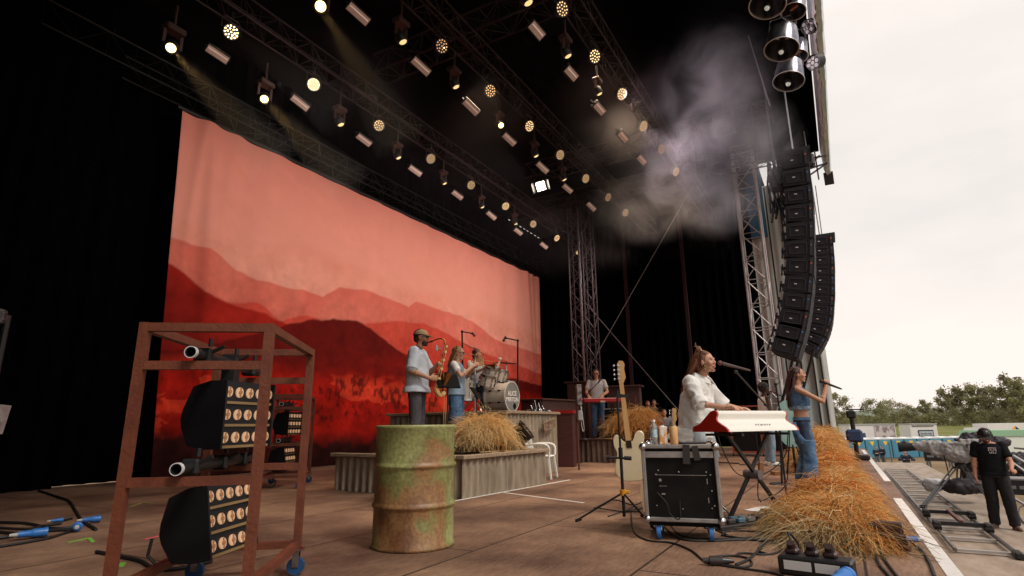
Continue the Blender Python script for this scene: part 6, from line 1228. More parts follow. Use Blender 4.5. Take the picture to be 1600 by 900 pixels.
for x0, y0, x1, y1, D_ in ((1262, 470, 1215, 655, 12.5), (1272, 545, 1243, 650, 12.4), (1252, 545, 1226, 640, 12.4)):
    q = MB(); q.cyl(atD(x0, y0, D_), atD(x1, y1, D_), .03, n=8); tag(q.build('steel_strut', black), f'black slanting strut under the loudspeaker columns, {["left", "right", "middle"][(1262, 1272, 1252).index(x0)]} one of three', 'strut')
# ---- left edge gear ----
b0 = atD(-22, 660, 5.2); b0.z = 0; t = thing('lamp_tower', 'dim lamp on a black floor pole cut by the left edge of the picture', 'lamp tower', b0); mb = MB(); mb.cyl((0, 0, 0), (0, 0, 2.0), .03); mb.cyl((0, 0, 0), (0, 0, .02), .25, n=24); mb.build('pole', black, t); mb = MB(); q = atD(-12, 494, 5.2) - b0; mb.M = Matrix.Translation(q); mb.box((0, 0, 0), (.18, .18, .14), bev=.03); mb.cyl((0, 0, -.06), (0, 0, .06), .10); mb.box((0, 0, 0), (.19, .1, .02)); mb.build('lamp_head', mat('dull_grey', (.10, .09, .09), .4, .4, col2=(.02, .02, .02), scale=20), t)
mb = MB(); q = atD(-4, 655, 5.2) - b0; mb.M = Matrix.Translation(q); mb.box((0, 0, 0), (.11, .10, .26), Matrix.Rotation(R(6), 3, 'Y')); mb.build('driver_box', mat('box_alu', (.30, .25, .24), .4, .5, col2=(.18, .13, .12), scale=15), t)
# ================= CABLES AND PLUGS =================
def cable(px, r, lab, z=None, m=rubber, D=None, pts=None, n=6):
    P_ = pts or [at(x, y, 0) + Vector((0, 0, r + .001)) for x, y in px]; q = MB(); q.tube(spline(P_, n), r, 6); return tag(q.build('cable', m, smooth=True), lab, 'cable')
cable([(986, 800), (990, 830), (1010, 845), (1050, 850), (1080, 862), (1100, 878), (1115, 884)], .007, 'black lead curving from the guitar stand to the round plug on the floor')
cable([(1020, 800), (1040, 826), (1062, 843), (1100, 847), (1160, 845), (1230, 846)], .008, 'pair of black leads running under the flight case towards the hay')
cable([(1030, 795), (1048, 822), (1070, 840), (1130, 843), (1200, 843)], .006, 'thinner black lead alongside the pair under the flight case')
cable([(1098, 820), (1110, 822), (1125, 832), (1145, 840), (1200, 848), (1225, 846)], .007, 'black lead looping out from the right caster of the flight case')
cable([(1128, 838), (1140, 831), (1180, 832), (1200, 836), (1160, 842), (1128, 838)], .007, 'flat black coil lying between the piano stand and the hay')
cable([(1150, 885), (1170, 876), (1190, 858), (1205, 842), (1222, 842), (1238, 858)], .009, 'thick black lead rising from the round plug towards the power box')
cable([(1130, 884), (1158, 888), (1175, 884), (1168, 874), (1140, 870), (1115, 873), (1112, 884)], .007, 'black cable loop lying around the round plug')
cable([(1150, 870), (1160, 866), (1190, 868), (1212, 866), (1222, 858), (1208, 849), (1190, 852), (1186, 862), (1200, 868)], .007, 'black double loop of cable in front of the hay')
cable([(1120, 884), (1160, 890), (1200, 896), (1225, 902)], .007, 'black lead running off from the round plug to the bottom edge')
cable([(950, 808), (975, 800), (1000, 796), (1012, 790)], .006, 'thin lead crossing behind the legs of the guitar stand')
cable([(928, 795), (960, 782), (990, 790), (1010, 780)], .006, 'thin black lead lying left of the flight case')
cable([(1155, 727), (1190, 727), (1225, 728), (1245, 724)], .01, 'black lead lying across the stage behind the piano stand')
cable([(1040, 719), (1100, 722), (1155, 725)], .012, 'dark lead crossing the stage floor behind the flight case')
cable([(1368, 868), (1375, 885), (1392, 905)], .009, 'left one of two black leads coming from under the hay to the bottom edge')
cable([(1376, 866), (1388, 884), (1404, 905)], .009, 'right one of two black leads coming from under the hay to the bottom edge')
cable([(1425, 851), (1440, 862), (1452, 880), (1462, 905)], .010, 'black lead leading from the blue plug at the end of the hay row')
cable([(1355, 768), (1368, 768), (1380, 767), (1376, 773), (1362, 775), (1358, 782)], .006, 'small dark lead loop beyond the hay near the stage edge')
cable([(1378, 808), (1395, 808), (1402, 812), (1396, 818), (1385, 817)], .006, 'tiny dark lead loop between hay and white safety line')
cable([(150, 865), (190, 873), (220, 880), (245, 893), (290, 890), (330, 880)], .013, 'thick black lead running across the floor into the rusty rack')
cable([(60, 768), (90, 778), (108, 785), (118, 800), (128, 815), (150, 830)], .014, 'thick black lead coming out of the dark to the blue plugs')
for k, (pp, r_) in enumerate((([(-20, 818), (40, 820), (80, 828), (120, 826)], .014), ([(-20, 832), (30, 836), (70, 832), (118, 830)], .014), ([(-20, 845), (20, 840), (60, 826), (95, 820)], .014), ([(-10, 858), (40, 850), (80, 842), (110, 832)], .012), ([(-20, 826), (50, 828), (100, 815), (112, 812)], .012))): cable(pp, r_, ['topmost', 'second', 'third', 'lowest', 'slanting'][k] + ' strand of the black cable bundle at the left edge')
def cee(p, yaw, lab, ln=.20, r=.034):
    t = thing('power_plug', lab, 'plug', p, yaw); t.location.z = r + .012; M = Matrix.Rotation(PI / 2, 4, 'Y')
    mb = MB(); mb.lathe([(0, -ln * .5), (r * .75, -ln * .5), (r * .82, -ln * .1), (r, 0), (r * 1.08, .01), (r * 1.08, ln * .35), (r * 1.15, ln * .36), (r * 1.15, ln * .5), (0, ln * .5)], 18, M); mb.build('plug_body', bluepl, t, smooth=True, sharp=.6)
    mb = MB(); mb.lathe([(0, -ln * .78), (r * .35, -ln * .78), (r * .55, -ln * .5), (0, -ln * .5)], 14, M); mb.build('gland', mat('gland_grey', (.45, .44, .42), .6), t, smooth=True); return t
cee(at(50, 842), R(-18), 'largest blue power plug lying on the cable bundle at the left edge', .20, .034); cee(at(142, 818), R(-22), 'blue power connector pointing right beside the foot of the rusty rack', .15, .028); cee(at(119, 832), R(60), 'round blue power cap seen face-on between the other blue plugs', .06, .036)
cee(at(88, 818), R(-12), 'small blue and white plug on the middle of the cable bundle', .10, .018); cee(at(1418, 851), R(100), 'light blue plug at the hay end near the white safety line', .14, .028); cee(at(1312, 889, .1), R(-20), 'big blue power plug pushed into the black power box', .20, .040)
t = thing('round_plug', 'fat black round plug lying among the cables', 'plug', at(1122, 884) + Vector((0, 0, .03))); mb = MB(); mb.M = Matrix.Rotation(R(-70), 4, 'Z'); mb.cyl((-.05, 0, 0), (.03, 0, 0), .030, n=16); mb.cyl((.03, 0, 0), (.10, 0, 0), .026, .012, 12); mb.cyl((-.09, 0, 0), (-.05, 0, 0), .018, n=12); mb.build('plug_body', mat('plug_dark', (.03, .024, .025), .35), t, smooth=True)
pb = at(1278, 900); pyaw = math.atan2(-(at(1330, 893) - at(1230, 880)).x * -1, 1) if 0 else math.atan2((at(1330, 896) - at(1232, 884)).y, (at(1330, 896) - at(1232, 884)).x)
t = thing('power_box', 'black power distribution box with white labels and blue plug at the bottom edge', 'power box', pb, pyaw); mb = MB(); mb.box((0, 0, .055), (.40, .16, .11), bev=.012); mb.build('housing', mat('box_black', (.012, .012, .013), .4), t)
for x in (-.13, -.02, .08): mb = MB(); mb.box((x, .02, .125), (.075, .09, .035), bev=.012); mb.cyl((x, .02, .13), (x, -.01, .175), .03, .024, 12); mb.build('socket', mat('socket_brown', (.035, .02, .02), .4), t, smooth=False)
mb = MB(); mb.box((-.09, -.082, .06), (.15, .004, .05)); mb.box((.07, -.082, .06), (.13, .004, .05)); lb = mb.build('label_strip', mat('label_white', (.62, .62, .62), .5), t); mb = MB(); mb.tube(spline([(-.13, .03, .17), (-.15, .07, .22), (-.12, .16, .14), (-.16, .34, .02), (-.22, .5, .01)], 5), .007); mb.build('plug_lead', rubber, t, smooth=True)
text('S', .05, 'letter', mat('letter_yellow', (.7, .5, .05), .5), t, Matrix.Translation((.165, -.083, .05)) @ frame((1, 0, 0), (0, 0, 1), (0, -1, 0)), .001)
# leads hanging around the piano
for pp, D_, lab in (([(1120, 672), (1128, 700), (1152, 740), (1190, 742), (1225, 715), (1232, 672)], 6.2, 'black lead drooping in a long arc under the white piano'), ([(1234, 668), (1232, 720), (1226, 760), (1196, 790), (1186, 800)], 6.6, 'black lead falling from the right end of the white piano'), ([(1060, 690), (1080, 720), (1110, 770), (1150, 815), (1170, 830)], 5.3, 'black lead draped over the front of the flight case to the floor'), ([(1180, 672), (1186, 720), (1184, 770), (1190, 795)], 6.4, 'thin black lead hanging straight down behind the X stand')):
    cable(None, .006, lab, pts=[(lambda q: Vector((q.x, q.y, max(q.z, .01))))(atD(x, y, D_)) for x, y in pp])
cable(None, .005, 'thin lead looping down the black front panel of the flight case', pts=[fc.matrix_basis @ Vector(v) for v in ((-.19, -.245, .36), (-.12, -.26, .28), (-.10, -.255, .20), (-.03, -.26, .17), (-.02, -.255, .30))])
t = thing('pedal_board', 'row of small effect pedals on the floor under the white piano', 'pedal board', at(1160, 822), R(-32)); mb = MB(); mb.box((0, 0, .02), (.75, .2, .04), bev=.006); mb.build('board', mat('board_dark', (.03, .025, .025), .5), t)
for k in range(6): mb = MB(); x = -.31 + .125 * k; mb.box((x, 0, .06), (.09, .13, .04), bev=.008); mb.cyl((x, -.03, .08), (x, -.03, .095), .014, n=10); mb.build('pedal', [mat('pedal_grey', (.25, .24, .23), .4, .4), mat('pedal_dark', (.05, .04, .04), .4), mat('pedal_blue', (.08, .16, .22), .4)][k % 3], t)
mb = MB(); mb.box(at(1192, 796) + Vector((0, 0, .004)), (.42, .20, .006), R(-20)); tag(mb.build('paper_sheet', mat('paper', (.66, .66, .66), .7)), 'white sheet of paper on the floor behind the X stand', 'paper')
for x, lab in ((1190, 'upright small wooden block on the floor near the bass player'), (1213, 'low wooden block on a white sheet near the bass player')): mb = MB(); mb.box(at(x, 742) + Vector((0, 0, .06 if x < 1200 else .03)), (.08, .08, .2) if x < 1200 else (.3, .12, .06), R(20)); o = tag(mb.build('wooden_block', mat('block_wood', (.25, .12, .05), .7)), lab, 'block'); o.location.z += .045 if x < 1200 else 0
# ================= HAY =================
hay_m = attr_mat('straw', rough=.7, spec=.2, trans=.35); haycore = mat('straw_inner_shade', (.10, .045, .018), .95, col2=(.26, .13, .05), scale=18, bump=.6, bscale=40, spec=.05)  # core coloured dark brown for the shade inside the piles
def hay(label, lumps, N_, z0=0., seed=1, wid=.0045, L_=(.25, .55), pale=.0, up=.35, cols=None, flowdir=(0, 0)):
    rs = random.Random(seed); vs = []; fs = []; cl = []; pal = cols or [(.80, .27, .05), (.88, .47, .14), (.90, .61, .25), (.92, .72, .40), (.54, .16, .035), (.86, .50, .18)]
    wts = [l[2] * l[3] * (l[4] + .2) for l in lumps]
    mb = MB()
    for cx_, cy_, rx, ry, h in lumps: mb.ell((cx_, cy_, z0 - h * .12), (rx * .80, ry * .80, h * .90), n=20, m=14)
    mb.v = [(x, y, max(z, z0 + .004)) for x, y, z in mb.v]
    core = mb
    def hgt(x, y): return max([l[4] * math.sqrt(max(0, 1 - ((x - l[0]) / l[2]) ** 2 - ((y - l[1]) / l[3]) ** 2)) for l in lumps] + [0])
    for i in range(N_):
        l = rs.choices(lumps, wts)[0]; a = rs.random() * 2 * PI; q = math.sqrt(rs.random()) * .97; x = l[0] + l[2] * q * math.cos(a); y = l[1] + l[3] * q * math.sin(a); z = hgt(x, y) * (.84 + .12 * rs.random())
        cl_a = noise.noise((x * 1.6 + seed, y * 1.6, 0)) * 3 + noise.noise((x * 5, y * 5, seed)) * 1.5; out = Vector((math.cos(a), math.sin(a), 0)) * .8 + Vector((math.cos(cl_a * 2), math.sin(cl_a * 2), 0)) * .6 + Vector((rs.gauss(0, 1.1), rs.gauss(0, 1.1), rs.gauss(0, .35))) + Vector((*flowdir, 0))
        ln = rs.uniform(*L_); d = (out.normalized() + Vector((0, 0, up * rs.uniform(.2, 1.8) * (1 - q * .6)))).normalized(); p = Vector((x, y, z)); g = rs.uniform(.5, 1.7) / ln * .35; n = 5; st = ln / (n - 1); P_ = [p - d * ln * .25]
        if rs.random() < .05: p = Vector((x + rs.gauss(0, l[2] * .35), y + rs.gauss(0, l[3] * .35), .012)); d = Vector((rs.gauss(0, 1), rs.gauss(0, 1), 0)).normalized(); P_ = [p]; st = ln / 7
        for k in range(n - 1):
            dd = (d + Vector((0, 0, -g * k * .35)) + Vector((rs.gauss(0, .10), rs.gauss(0, .10), rs.gauss(0, .05)))).normalized(); nx = P_[-1] + dd * st
            if nx.z < .006: nx.z = .006 + rs.random() * .012
            P_.append(nx); d = dd
        w = wid * rs.uniform(.6, 1.3); sd = Vector((rs.gauss(0, 1), rs.gauss(0, 1), rs.gauss(0, 1))); o = len(vs); hh = P_[1].z / max(.2, l[4])
        patch = noise.noise((x * 2.2 + 3, y * 2.2, seed)) ; ci = min(len(pal) - 1, max(0, int(rs.gauss(3.3 + patch * 3.2 + pale, 1.2)))) if not cols else rs.randrange(len(pal)); c = Vector(pal[[4, 0, 1, 5, 2, 3][ci]] if not cols else pal[ci]) * rs.uniform(.75, 1.1)
        for k, pp in enumerate(P_):
            t_ = (P_[min(k + 1, n - 1)] - P_[max(k - 1, 0)]); s_ = t_.cross(sd); s_ = s_.normalized() if s_.length > 1e-6 else Vector((1, 0, 0)); ww = w * (1 - .55 * k / (n - 1)); s2 = s_.cross(t_).normalized() if t_.length > 1e-6 else s_
            vs += [tuple(pp + s_ * ww * .5 + Vector((0, 0, z0))), tuple(pp - s_ * ww * .5 + Vector((0, 0, z0))), tuple(pp + s2 * ww * .6 + Vector((0, 0, z0)))]; cl += [tuple(c)] * 3
        for k in range(n - 1):
            for j in range(3): fs.append((o + k * 3 + j, o + k * 3 + (j + 1) % 3, o + k * 3 + 3 + (j + 1) % 3, o + k * 3 + 3 + j))
    me = bpy.data.meshes.new('hay_pile'); me.from_pydata(vs, [], fs); me.update(); set_col(me, np.array(cl)); me.materials.append(hay_m); me.polygons.foreach_set('use_smooth', [True] * len(me.polygons)); o = bpy.data.objects.new('hay_pile', me); COL.objects.link(o); tag(o, label, 'hay pile', 'piles of straw used as decoration')
    core.build('shaded_core', haycore, o, smooth=True); return o
hay('nearest sprawling straw pile in front of the piano, orange above and greyish loops below', [(5.5, .16, .50, .36, .30), (5.9, .40, .42, .30, .22), (6.5, .18, .6, .34, .36), (5.2, .02, .34, .22, .20)], 11500, 0, 1, .0056, (.16, .46))
hay('greyish looping straw stems spilling along the bottom of the nearest pile', [(5.2, .20, .34, .30, .16)], 800, 0, 21, .0062, (.4, .8), cols=[(.48, .36, .18), (.64, .50, .27), (.32, .20, .10), (.74, .60, .36)], up=.25)
hay('second straw pile right behind the nearest one by the singer feet', [(7.3, .15, .7, .22, .28), (8.6, .10, .9, .18, .28)], 6000, 0, 2, .0075, (.2, .5), pale=.6)
hay('third straw pile farther along the stage edge beyond the denim singer', [(10.2, .22, 1.0, .22, .46), (11.8, .36, .9, .28, .72)], 5000, 0, 3, .008, (.2, .5), pale=-.2)
hay('farthest straw pile at the end of the row before the trailers', [(14.0, .48, 1.5, .32, .76), (16.6, .5, 1.6, .35, .78), (19.5, .5, 1.6, .35, .8)], 6000, 0, 4, .012, (.2, .5), pale=.8)
ph = atD(752, 660, 8.75)
hay('bushy golden straw clump on the low riser in front of the trumpeter', [(ph.x, ph.y, .42, .40, .52), (ph.x + .25, ph.y - .12, .36, .3, .36)], 4200, .52, 5, .0075, (.25, .55), up=.8, pale=1.6)
ph = atD(1000, 660, 13.7); hay('straw clump on the rear riser behind the neck of the cream bass', [(ph.x, ph.y, .4, .45, .75), (ph.x, ph.y + .45, .35, .4, .6)], 2600, .55, 6, .009, (.3, .6), up=.5)
ph = atD(641, 660, 7.0); hay('small tuft of straw rising behind the oil barrel at the saxophonist legs', [(ph.x, ph.y, .12, .12, .28)], 500, .52, 7, .006, (.2, .45), up=1.4)
ph = atD(1251, 660, 10.4); hay('narrow straw tuft left of the denim singer legs', [(ph.x, ph.y, .25, .2, .4)], 700, .0, 8, .007, (.3, .5), up=1.0)
mb = MB(); b = at(1404, 862); b.z = 0
for k in range(5): mb.M = Matrix.Translation(b + Vector((0, 0, .03 + .035 * k))); mb.box((.03 * (k % 2), .02 + .01 * k, 0), (.05 + .03 * (k % 3), .20, .028), R(-14 + 5 * k))
mb.box((.03, .04, -.03), (.09, .16, .10), R(-10)); tag(mb.build('wood_bundle', mat('dark_bark', (.045, .02, .015), .9, col2=(.11, .06, .045), scale=14, stretch=(1, 6, 1))), 'dark splintered wood poking out of the nearest straw pile end', 'wood')
# ================= CAMERA CREW GEAR =================
ZP = -.9; tk = thing('camera_track', 'long ladder-like metal camera track on the lower platform', 'camera track', (0, 0, ZP)); railm = mat('track_rail', (.20, .19, .19), .4, .8, col2=(.10, .09, .09), scale=6)
ya, yb = at(1494, 866, ZP).y, at(1590, 872, ZP).y; x0_ = at(1496, 866, ZP).x
for y in (ya, yb): mb = MB(); mb.box(((x0_ + 25.8) / 2, y, .06), (25.8 - x0_, .045, .05), bev=.008); mb.build('rail', railm, tk)
for k in range(17): x = x0_ + .12 + k * .97; mb = MB(); mb.box((x, (ya + yb) / 2, .04), (.07, abs(ya - yb) - .05, .03)); mb.build('rung', mat('rung_alu', (.42, .40, .38), .45, .5), tk)
mb = MB(); mb.box((x0_, yb, .05), (.22, .10, .10), bev=.02); mb.box((x0_ - .05, yb - .04, .03), (.12, .08, .05)); mb.build('end_stop', black, tk)
yc = (ya + yb) / 2; dx = 12.75; dl = thing('camera_dolly', 'wheeled dolly frame on the track under the television camera', 'dolly', (dx, yc, ZP)); hw = abs(ya - yb) / 2
for x in (-.75, .65): mb = MB(); mb.bar((x, hw, .16), (x, -hw, .16), .06); mb.build('axle_bar', black, dl)
mb = MB(); mb.bar((-.75, 0, .19), (.65, 0, .19), .05); mb.build('spine_bar', mat('dolly_red', (.12, .025, .02), .5), dl)
for x in (-.75, .65):
    for y in (-hw, hw): mb = MB(); mb.box((x, y, .15), (.24, .10, .09), bev=.02); mb.cyl((x - .07, y - .05, .12), (x - .07, y + .05, .12), .055, n=14); mb.cyl((x + .07, y - .05, .12), (x + .07, y + .05, .12), .055, n=14); mb.build('wheel_truck', rubber, dl)
cpx = atD(1497, 712, 12.6); tp_ = thing('camera_tripod', 'heavy black twin-tube tripod carrying the television camera', 'tripod', (cpx.x, cpx.y, ZP)); th = cpx.z - ZP - .22
legs = [at(1441, 793, ZP + .2), at(1556, 790, ZP + .2), Vector((cpx.x + .55, cpx.y + .05, 0))]
for L0 in legs:
    f_ = Vector((L0.x - cpx.x, L0.y - cpx.y, .20)); tpv = Vector((f_.x * .12, f_.y * .12, th)); s_ = (f_ - tpv).cross(Vector((0, 0, 1))).normalized() * .035; mb = MB(); mb.cyl(tpv + s_, f_ + s_, .016, n=8); mb.cyl(tpv - s_, f_ - s_, .016, n=8); mb.cyl(tpv.lerp(f_, .5), f_, .02, n=8)
    for tt in (.02, .5, .97): c = tpv.lerp(f_, tt); mb.bar(c + s_ * 1.5, c - s_ * 1.5, .045)
    mb.build('leg', mat('tripod_black', (.03, .028, .03), .35, .4), tp_)
mb = MB(); mb.cyl((0, 0, th - .06), (0, 0, th + .04), .10, n=20); mb.box((0, 0, th + .09), (.16, .2, .12), bev=.03); mb.build('fluid_head', black, tp_, smooth=False)
r_ = Vector((math.cos(R(82)), math.sin(R(82)), 0)); fwd_ = Vector((math.cos(R(-8)), math.sin(R(-8)), 0))   # r_: towards picture left (lens), fwd_: away from us
tv = thing('television_camera', 'television camera in a grey rain cover pointing at the stage', 'camera', M=frame(r_, Vector((-r_.y, r_.x, 0)), (0, 0, 1), (cpx.x, cpx.y, ZP + th + .14)) @ Matrix.Scale(1.15, 4))
mb = MB(); mb.box((.12, 0, .20), (.62, .22, .24)); cap(mb, (.30, 0, .24), (.66, 0, .24), .12, .08); mb.ell((.0, 0, .12), (.30, .16, .20)); mb.ell((-.25, 0, .17), (.2, .17, .22)); mb.box((-.22, 0, .30), (.3, .2, .14)); me = vox(mb, .016, 'rain_cover', 3); wrinkle(me, .022, 9, 3); put(me, 'rain_cover', mat('cover_grey', (.24, .235, .23), .6, col2=(.38, .37, .36), scale=5, bump=.3, bscale=30), tv)
mb = MB(); mb.cyl((.66, 0, .23), (.92, 0, .22), .075, .095, 20); mb.cyl((.92, 0, .22), (.95, 0, .22), .10, n=20); mb.box((.84, -.02, .30), (.10, .10, .07), bev=.02); mb.build('lens_barrel', black, tv, smooth=True, sharp=.6)
mb = MB(); mb.box((-.30, .12, .20), (.30, .04, .24), Matrix.Rotation(R(12), 3, 'Y'), bev=.05); o = mb.build('cover_window', mat('window_rim', (.02, .018, .02), .5), tv); mb = MB(); mb.box((-.30, .145, .20), (.23, .008, .17), Matrix.Rotation(R(12), 3, 'Y'), bev=.01); mb.build('window_pane', mat('pane_grey', (.34, .34, .34), .35), o)
mb = MB(); mb.ell((-.58, .02, .30), (.26, .17, .12), Matrix.Rotation(R(12), 3, 'Y')); mb.box((-.52, .0, .33), (.28, .2, .16), Matrix.Rotation(R(12), 3, 'Y')); me = vox(mb, .016, 'dark_hood', 2); wrinkle(me, .02, 9, 8); put(me, 'dark_hood', mat('hood_black', (.03, .024, .032), .45), tv)
mb = MB(); mb.tube(spline([(-.2, .1, -.02), (-.5, .12, .02), (-.72, .12, .02)], 4), .014); mb.build('pan_arm', black, tv, smooth=True); mb = MB(); mb.tube(spline([(.22, .1, .1), (.2, .12, -.3), (.24, .1, -.6)], 5), .012); mb.build('hanging_lead', rubber, tv)
def sack(lab, x, y, D_, r, m, zb=ZP, seed=0, nm='bag', n_=2):
    p = atD(x, y, D_); t = MB()
    for k in range(n_): t.ell((p.x + (k - n_ / 2) * r[0] * .3, p.y - k * r[1] * .3, zb + r[2] * .75), r, Matrix.Rotation(k * .6, 3, 'Z'), 16, 12)
    t.v = [(a, b, max(c, zb + .004)) for a, b, c in t.v]; me = vox(t, .025, nm, 2); wrinkle(me, r[2] * .18, 6, seed); me.materials.append(m); o = bpy.data.objects.new(nm, me); COL.objects.link(o); return tag(o, lab, nm)
bagm = mat('bag_black', (.02, .016, .02), .6); sack('black bag slumped on the dolly between the tripod legs', 1508, 790, 12.4, (.20, .42, .17), bagm, ZP + .22, 3); sack('translucent pale plastic bag left under the tripod', 1462, 790, 13.0, (.18, .2, .16), mat('plastic_clear', (.5, .5, .5), .3), ZP + .2, 5, 'plastic_bag')
sack('big heap of black covers and bags behind the television camera', 1536, 765, 14.6, (.45, .45, .50), bagm, ZP + .55, 7); sack('dark cloth heap at the right edge behind the operator', 1592, 780, 16.5, (.5, .9, .45), bagm, ZP, 9)
for lab, x, D_, w_, h_, zb in (('black equipment rack with grey drawers standing behind the camera tripod', 1545, 15.5, 1.1, .62, ZP), ('black box with pale lid lower at the right picture edge', 1598, 13.8, .8, .35, ZP), ('low black case far along the platform behind the heap of bags', 1478, 25.0, 1.2, .4, ZP)):
    t = thing('equipment_case', lab, 'equipment case', Vector((*atD(x, 760, D_).xy, zb)), R(84)); mb = MB(); mb.box((0, 0, h_ / 2), (w_, .6, h_), bev=.02); mb.build('case_body', mat('case_dark', (.02, .017, .02), .5), t); mb = MB(); mb.box((0, 0, h_ + .012), (w_ + .04, .64, .05), bev=.01); mb.build('lid', mat('lid_grey', (.26, .25, .25), .5), t)
    for k in range(3): mb = MB(); mb.box((-w_ * .3 + k * w_ * .3, .31, h_ * .5), (w_ * .22, .02, h_ * .22)); mb.build('drawer', mat('drawer_grey', (.20, .20, .21), .4), t)
t = thing('metal_ramp', 'shiny tubular metal ramp leaning at the right picture edge behind the operator', 'ramp', (0, 0, 0)); t.location = atD(1600, 740, 15.0); o_ = t.location.copy()
for a, b in (((1583, 712), (1640, 745)), ((1580, 722), (1640, 765)), ((1586, 700), (1640, 705)), ((1570, 770), (1640, 812))): mb = MB(); mb.bar(atD(*a, 15.4) - o_, atD(*b, 14.4) - o_, .07, .05); mb.build('ramp_tube', mat('ramp_alu', (.45, .44, .44), .35, .7), t)
cable(None, .012, 'black looping lead at the right edge near the operator boots', pts=[at(x, y, ZP) + Vector((0, 0, .02)) for x, y in ((1640, 800), (1600, 792), (1592, 802), (1600, 818), (1625, 830))])
# remote camera head on the far stage edge
p = at(1341, 716); p.z = 0; t = thing('remote_camera', 'small remote camera on a short column at the far end of the white safety line', 'camera', Vector((16.2, -.18, 0))); mb = MB(); mb.cyl((0, 0, 0), (0, 0, 1.15), .05); mb.box((0, 0, .06), (.6, .5, .12), bev=.03); mb.build('column', black, t); mb = MB(); mb.box((0, 0, .55), (.35, .35, .3), bev=.05); mb.build('drive_unit', mat('unit_blue', (.02, .04, .10), .4), t); mb = MB(); mb.box((0, 0, 1.05), (.2, .2, .18), bev=.03); mb.bar((0, -.28, 1.16), (0, .1, 1.17), .03); mb.build('camera_head', black, t)
# ================= BACKGROUND FIELD =================
GZ = -3.25; teal = mat('toilet_teal', (.075, .255, .36), .5, col2=(.10, .30, .40), scale=1); wroof = mat('toilet_roof', (.72, .74, .76), .4); yw = mat('shield_yellow', (.70, .46, .06), .5)
pa, pz = atD(1332, 700, 63), atD(1552, 700, 66); pa.z = pz.z = GZ; dv2 = (pz - pa); npot = 11; st = dv2.length / npot; dn = dv2.normalized(); yaw = math.atan2(dn.y, dn.x)
def potty(w):
    t = thing('portable_toilet', '', 'portable toilet'); h = 2.05; mb = MB(); mb.box((0, .6, h / 2), (w - .05, 1.2, h), bev=.03); mb.build('cabin', teal, t)
    mb = MB(); mb.prism([(-w / 2, 0), (w / 2, 0), (w / 2, .06), (w * .25, .17), (0, .21), (-w * .25, .17), (-w / 2, .06)], -.04, 1.25, frame((1, 0, 0), (0, 0, 1), (0, 1, 0), (0, 0, h))); mb.build('roof', wroof, t)
    mb = MB(); mb.box((0, -.012, .98), (w * .76, .03, 1.85), bev=.008); d = mb.build('door', mat('toilet_door', (.065, .225, .33), .5), t); mb = MB(); mb.prism([(-.24, .24), (.24, .24), (.26, .1), (0, -.28), (-.26, .1)], -.01, .01, frame((1, 0, 0), (0, 0, 1), (0, 1, 0), (0, -.05, 1.62))); mb.build('shield', yw, d); mb = MB(); mb.box((w * .3, -.045, 1.0), (.05, .03, .12)); mb.build('handle', black, d)
    mb = MB()
    for x in (-1, 1): mb.box((x * w * .47, -.01, h / 2), (.03, .05, h)); 
    mb.build('corner_trim', mat('trim_dark_teal', (.03, .12, .18), .5), t); return t
pt = potty(st - .02)
for k in range(npot):
    o = pt if k == 0 else copy_tree(pt); o.location = pa + dn * st * (k + .5); o.rotation_euler.z = yaw; o['label'] = f'{"leftmost" if k == 0 else ordn[k] if k < 9 else ["tenth", "last, farthest right,"][k - 9]} teal portable toilet' + (' of the row' if k == 0 else ' counted from the left of the row') + ' with yellow shield'; o['group'] = 'row of portable toilets'
trw = mat('trailer_white', (.60, .58, .56), .5, col2=(.68, .66, .64), scale=.6)
for lab, xa, xb, yt, D_, words, two in (('white trailer with dark window and picture panel behind the left toilets', 1326, 1398, 664, 76, '', 1), ('white trailer with dark sign board behind the middle toilets', 1421, 1463, 663, 80, 'CATERING', 0)):
    a, b = atD(xa, yt, D_), atD(xb, yt, D_); zt = a.z; a.z = b.z = GZ; L_ = (b - a).length; yw_ = math.atan2((b - a).y, (b - a).x); t = thing('trailer', lab, 'trailer', (a + b) / 2, yw_); hh = zt - GZ
    mb = MB(); mb.box((0, 1.2, hh / 2 + .25), (L_, 2.4, hh - .5)); mb.build('body', trw, t); mb = MB(); mb.box((0, 1.2, hh + .04), (L_ + .15, 2.6, .12)); mb.build('roof', mat('roof_grey', (.35, .35, .33), .6), t)
    for x in (-L_ * .3, L_ * .3): mb = MB(); mb.cyl((x, .0, .4), (x, .2, .4), .4, n=16); mb.build('wheel', rubber, t)
    if two:
        mb = MB(); mb.box((-L_ * .3, -.03, hh * .62), (L_ * .26, .06, .6)); mb.build('window', mat('dark_pane', (.05, .07, .11), .2), t); mb = MB(); mb.box((L_ * .26, -.03, hh * .68), (L_ * .44, .05, hh * .55)); mb.build('picture_panel', mat('panel_print', (.20, .15, .17), .6, col2=(.50, .45, .44), scale=1.1, contrast=(.45, .55)), t)
    else: 
        mb = MB(); mb.box((.2, -.03, hh * .64), (L_ * .56, .06, .95)); s_ = mb.build('sign_board', mat('sign_navy', (.03, .04, .07), .4), t); mb = MB(); mb.box((.2, -.07, hh * .64), (L_ * .50, .02, .6)); mb.build('sign_panel', mat('sign_pale', (.42, .46, .50), .5), s_); mb = MB()
        for k in range(8): mb.box((.2 + (k - 3.5) * L_ * .055, -.09, hh * .64 - .04), (L_ * .03, .02, .2 + .12 * ((k * 5) % 3 == 0)))
        mb.build('sign_marks', mat('sign_dark', (.10, .11, .14), .5), s_)
        mb = MB(); mb.box((-.1, -.05, hh - .25), (L_ * .8, .04, .14)); mb.build('gutter', mat('gutter_dark', (.12, .10, .09), .6), t)
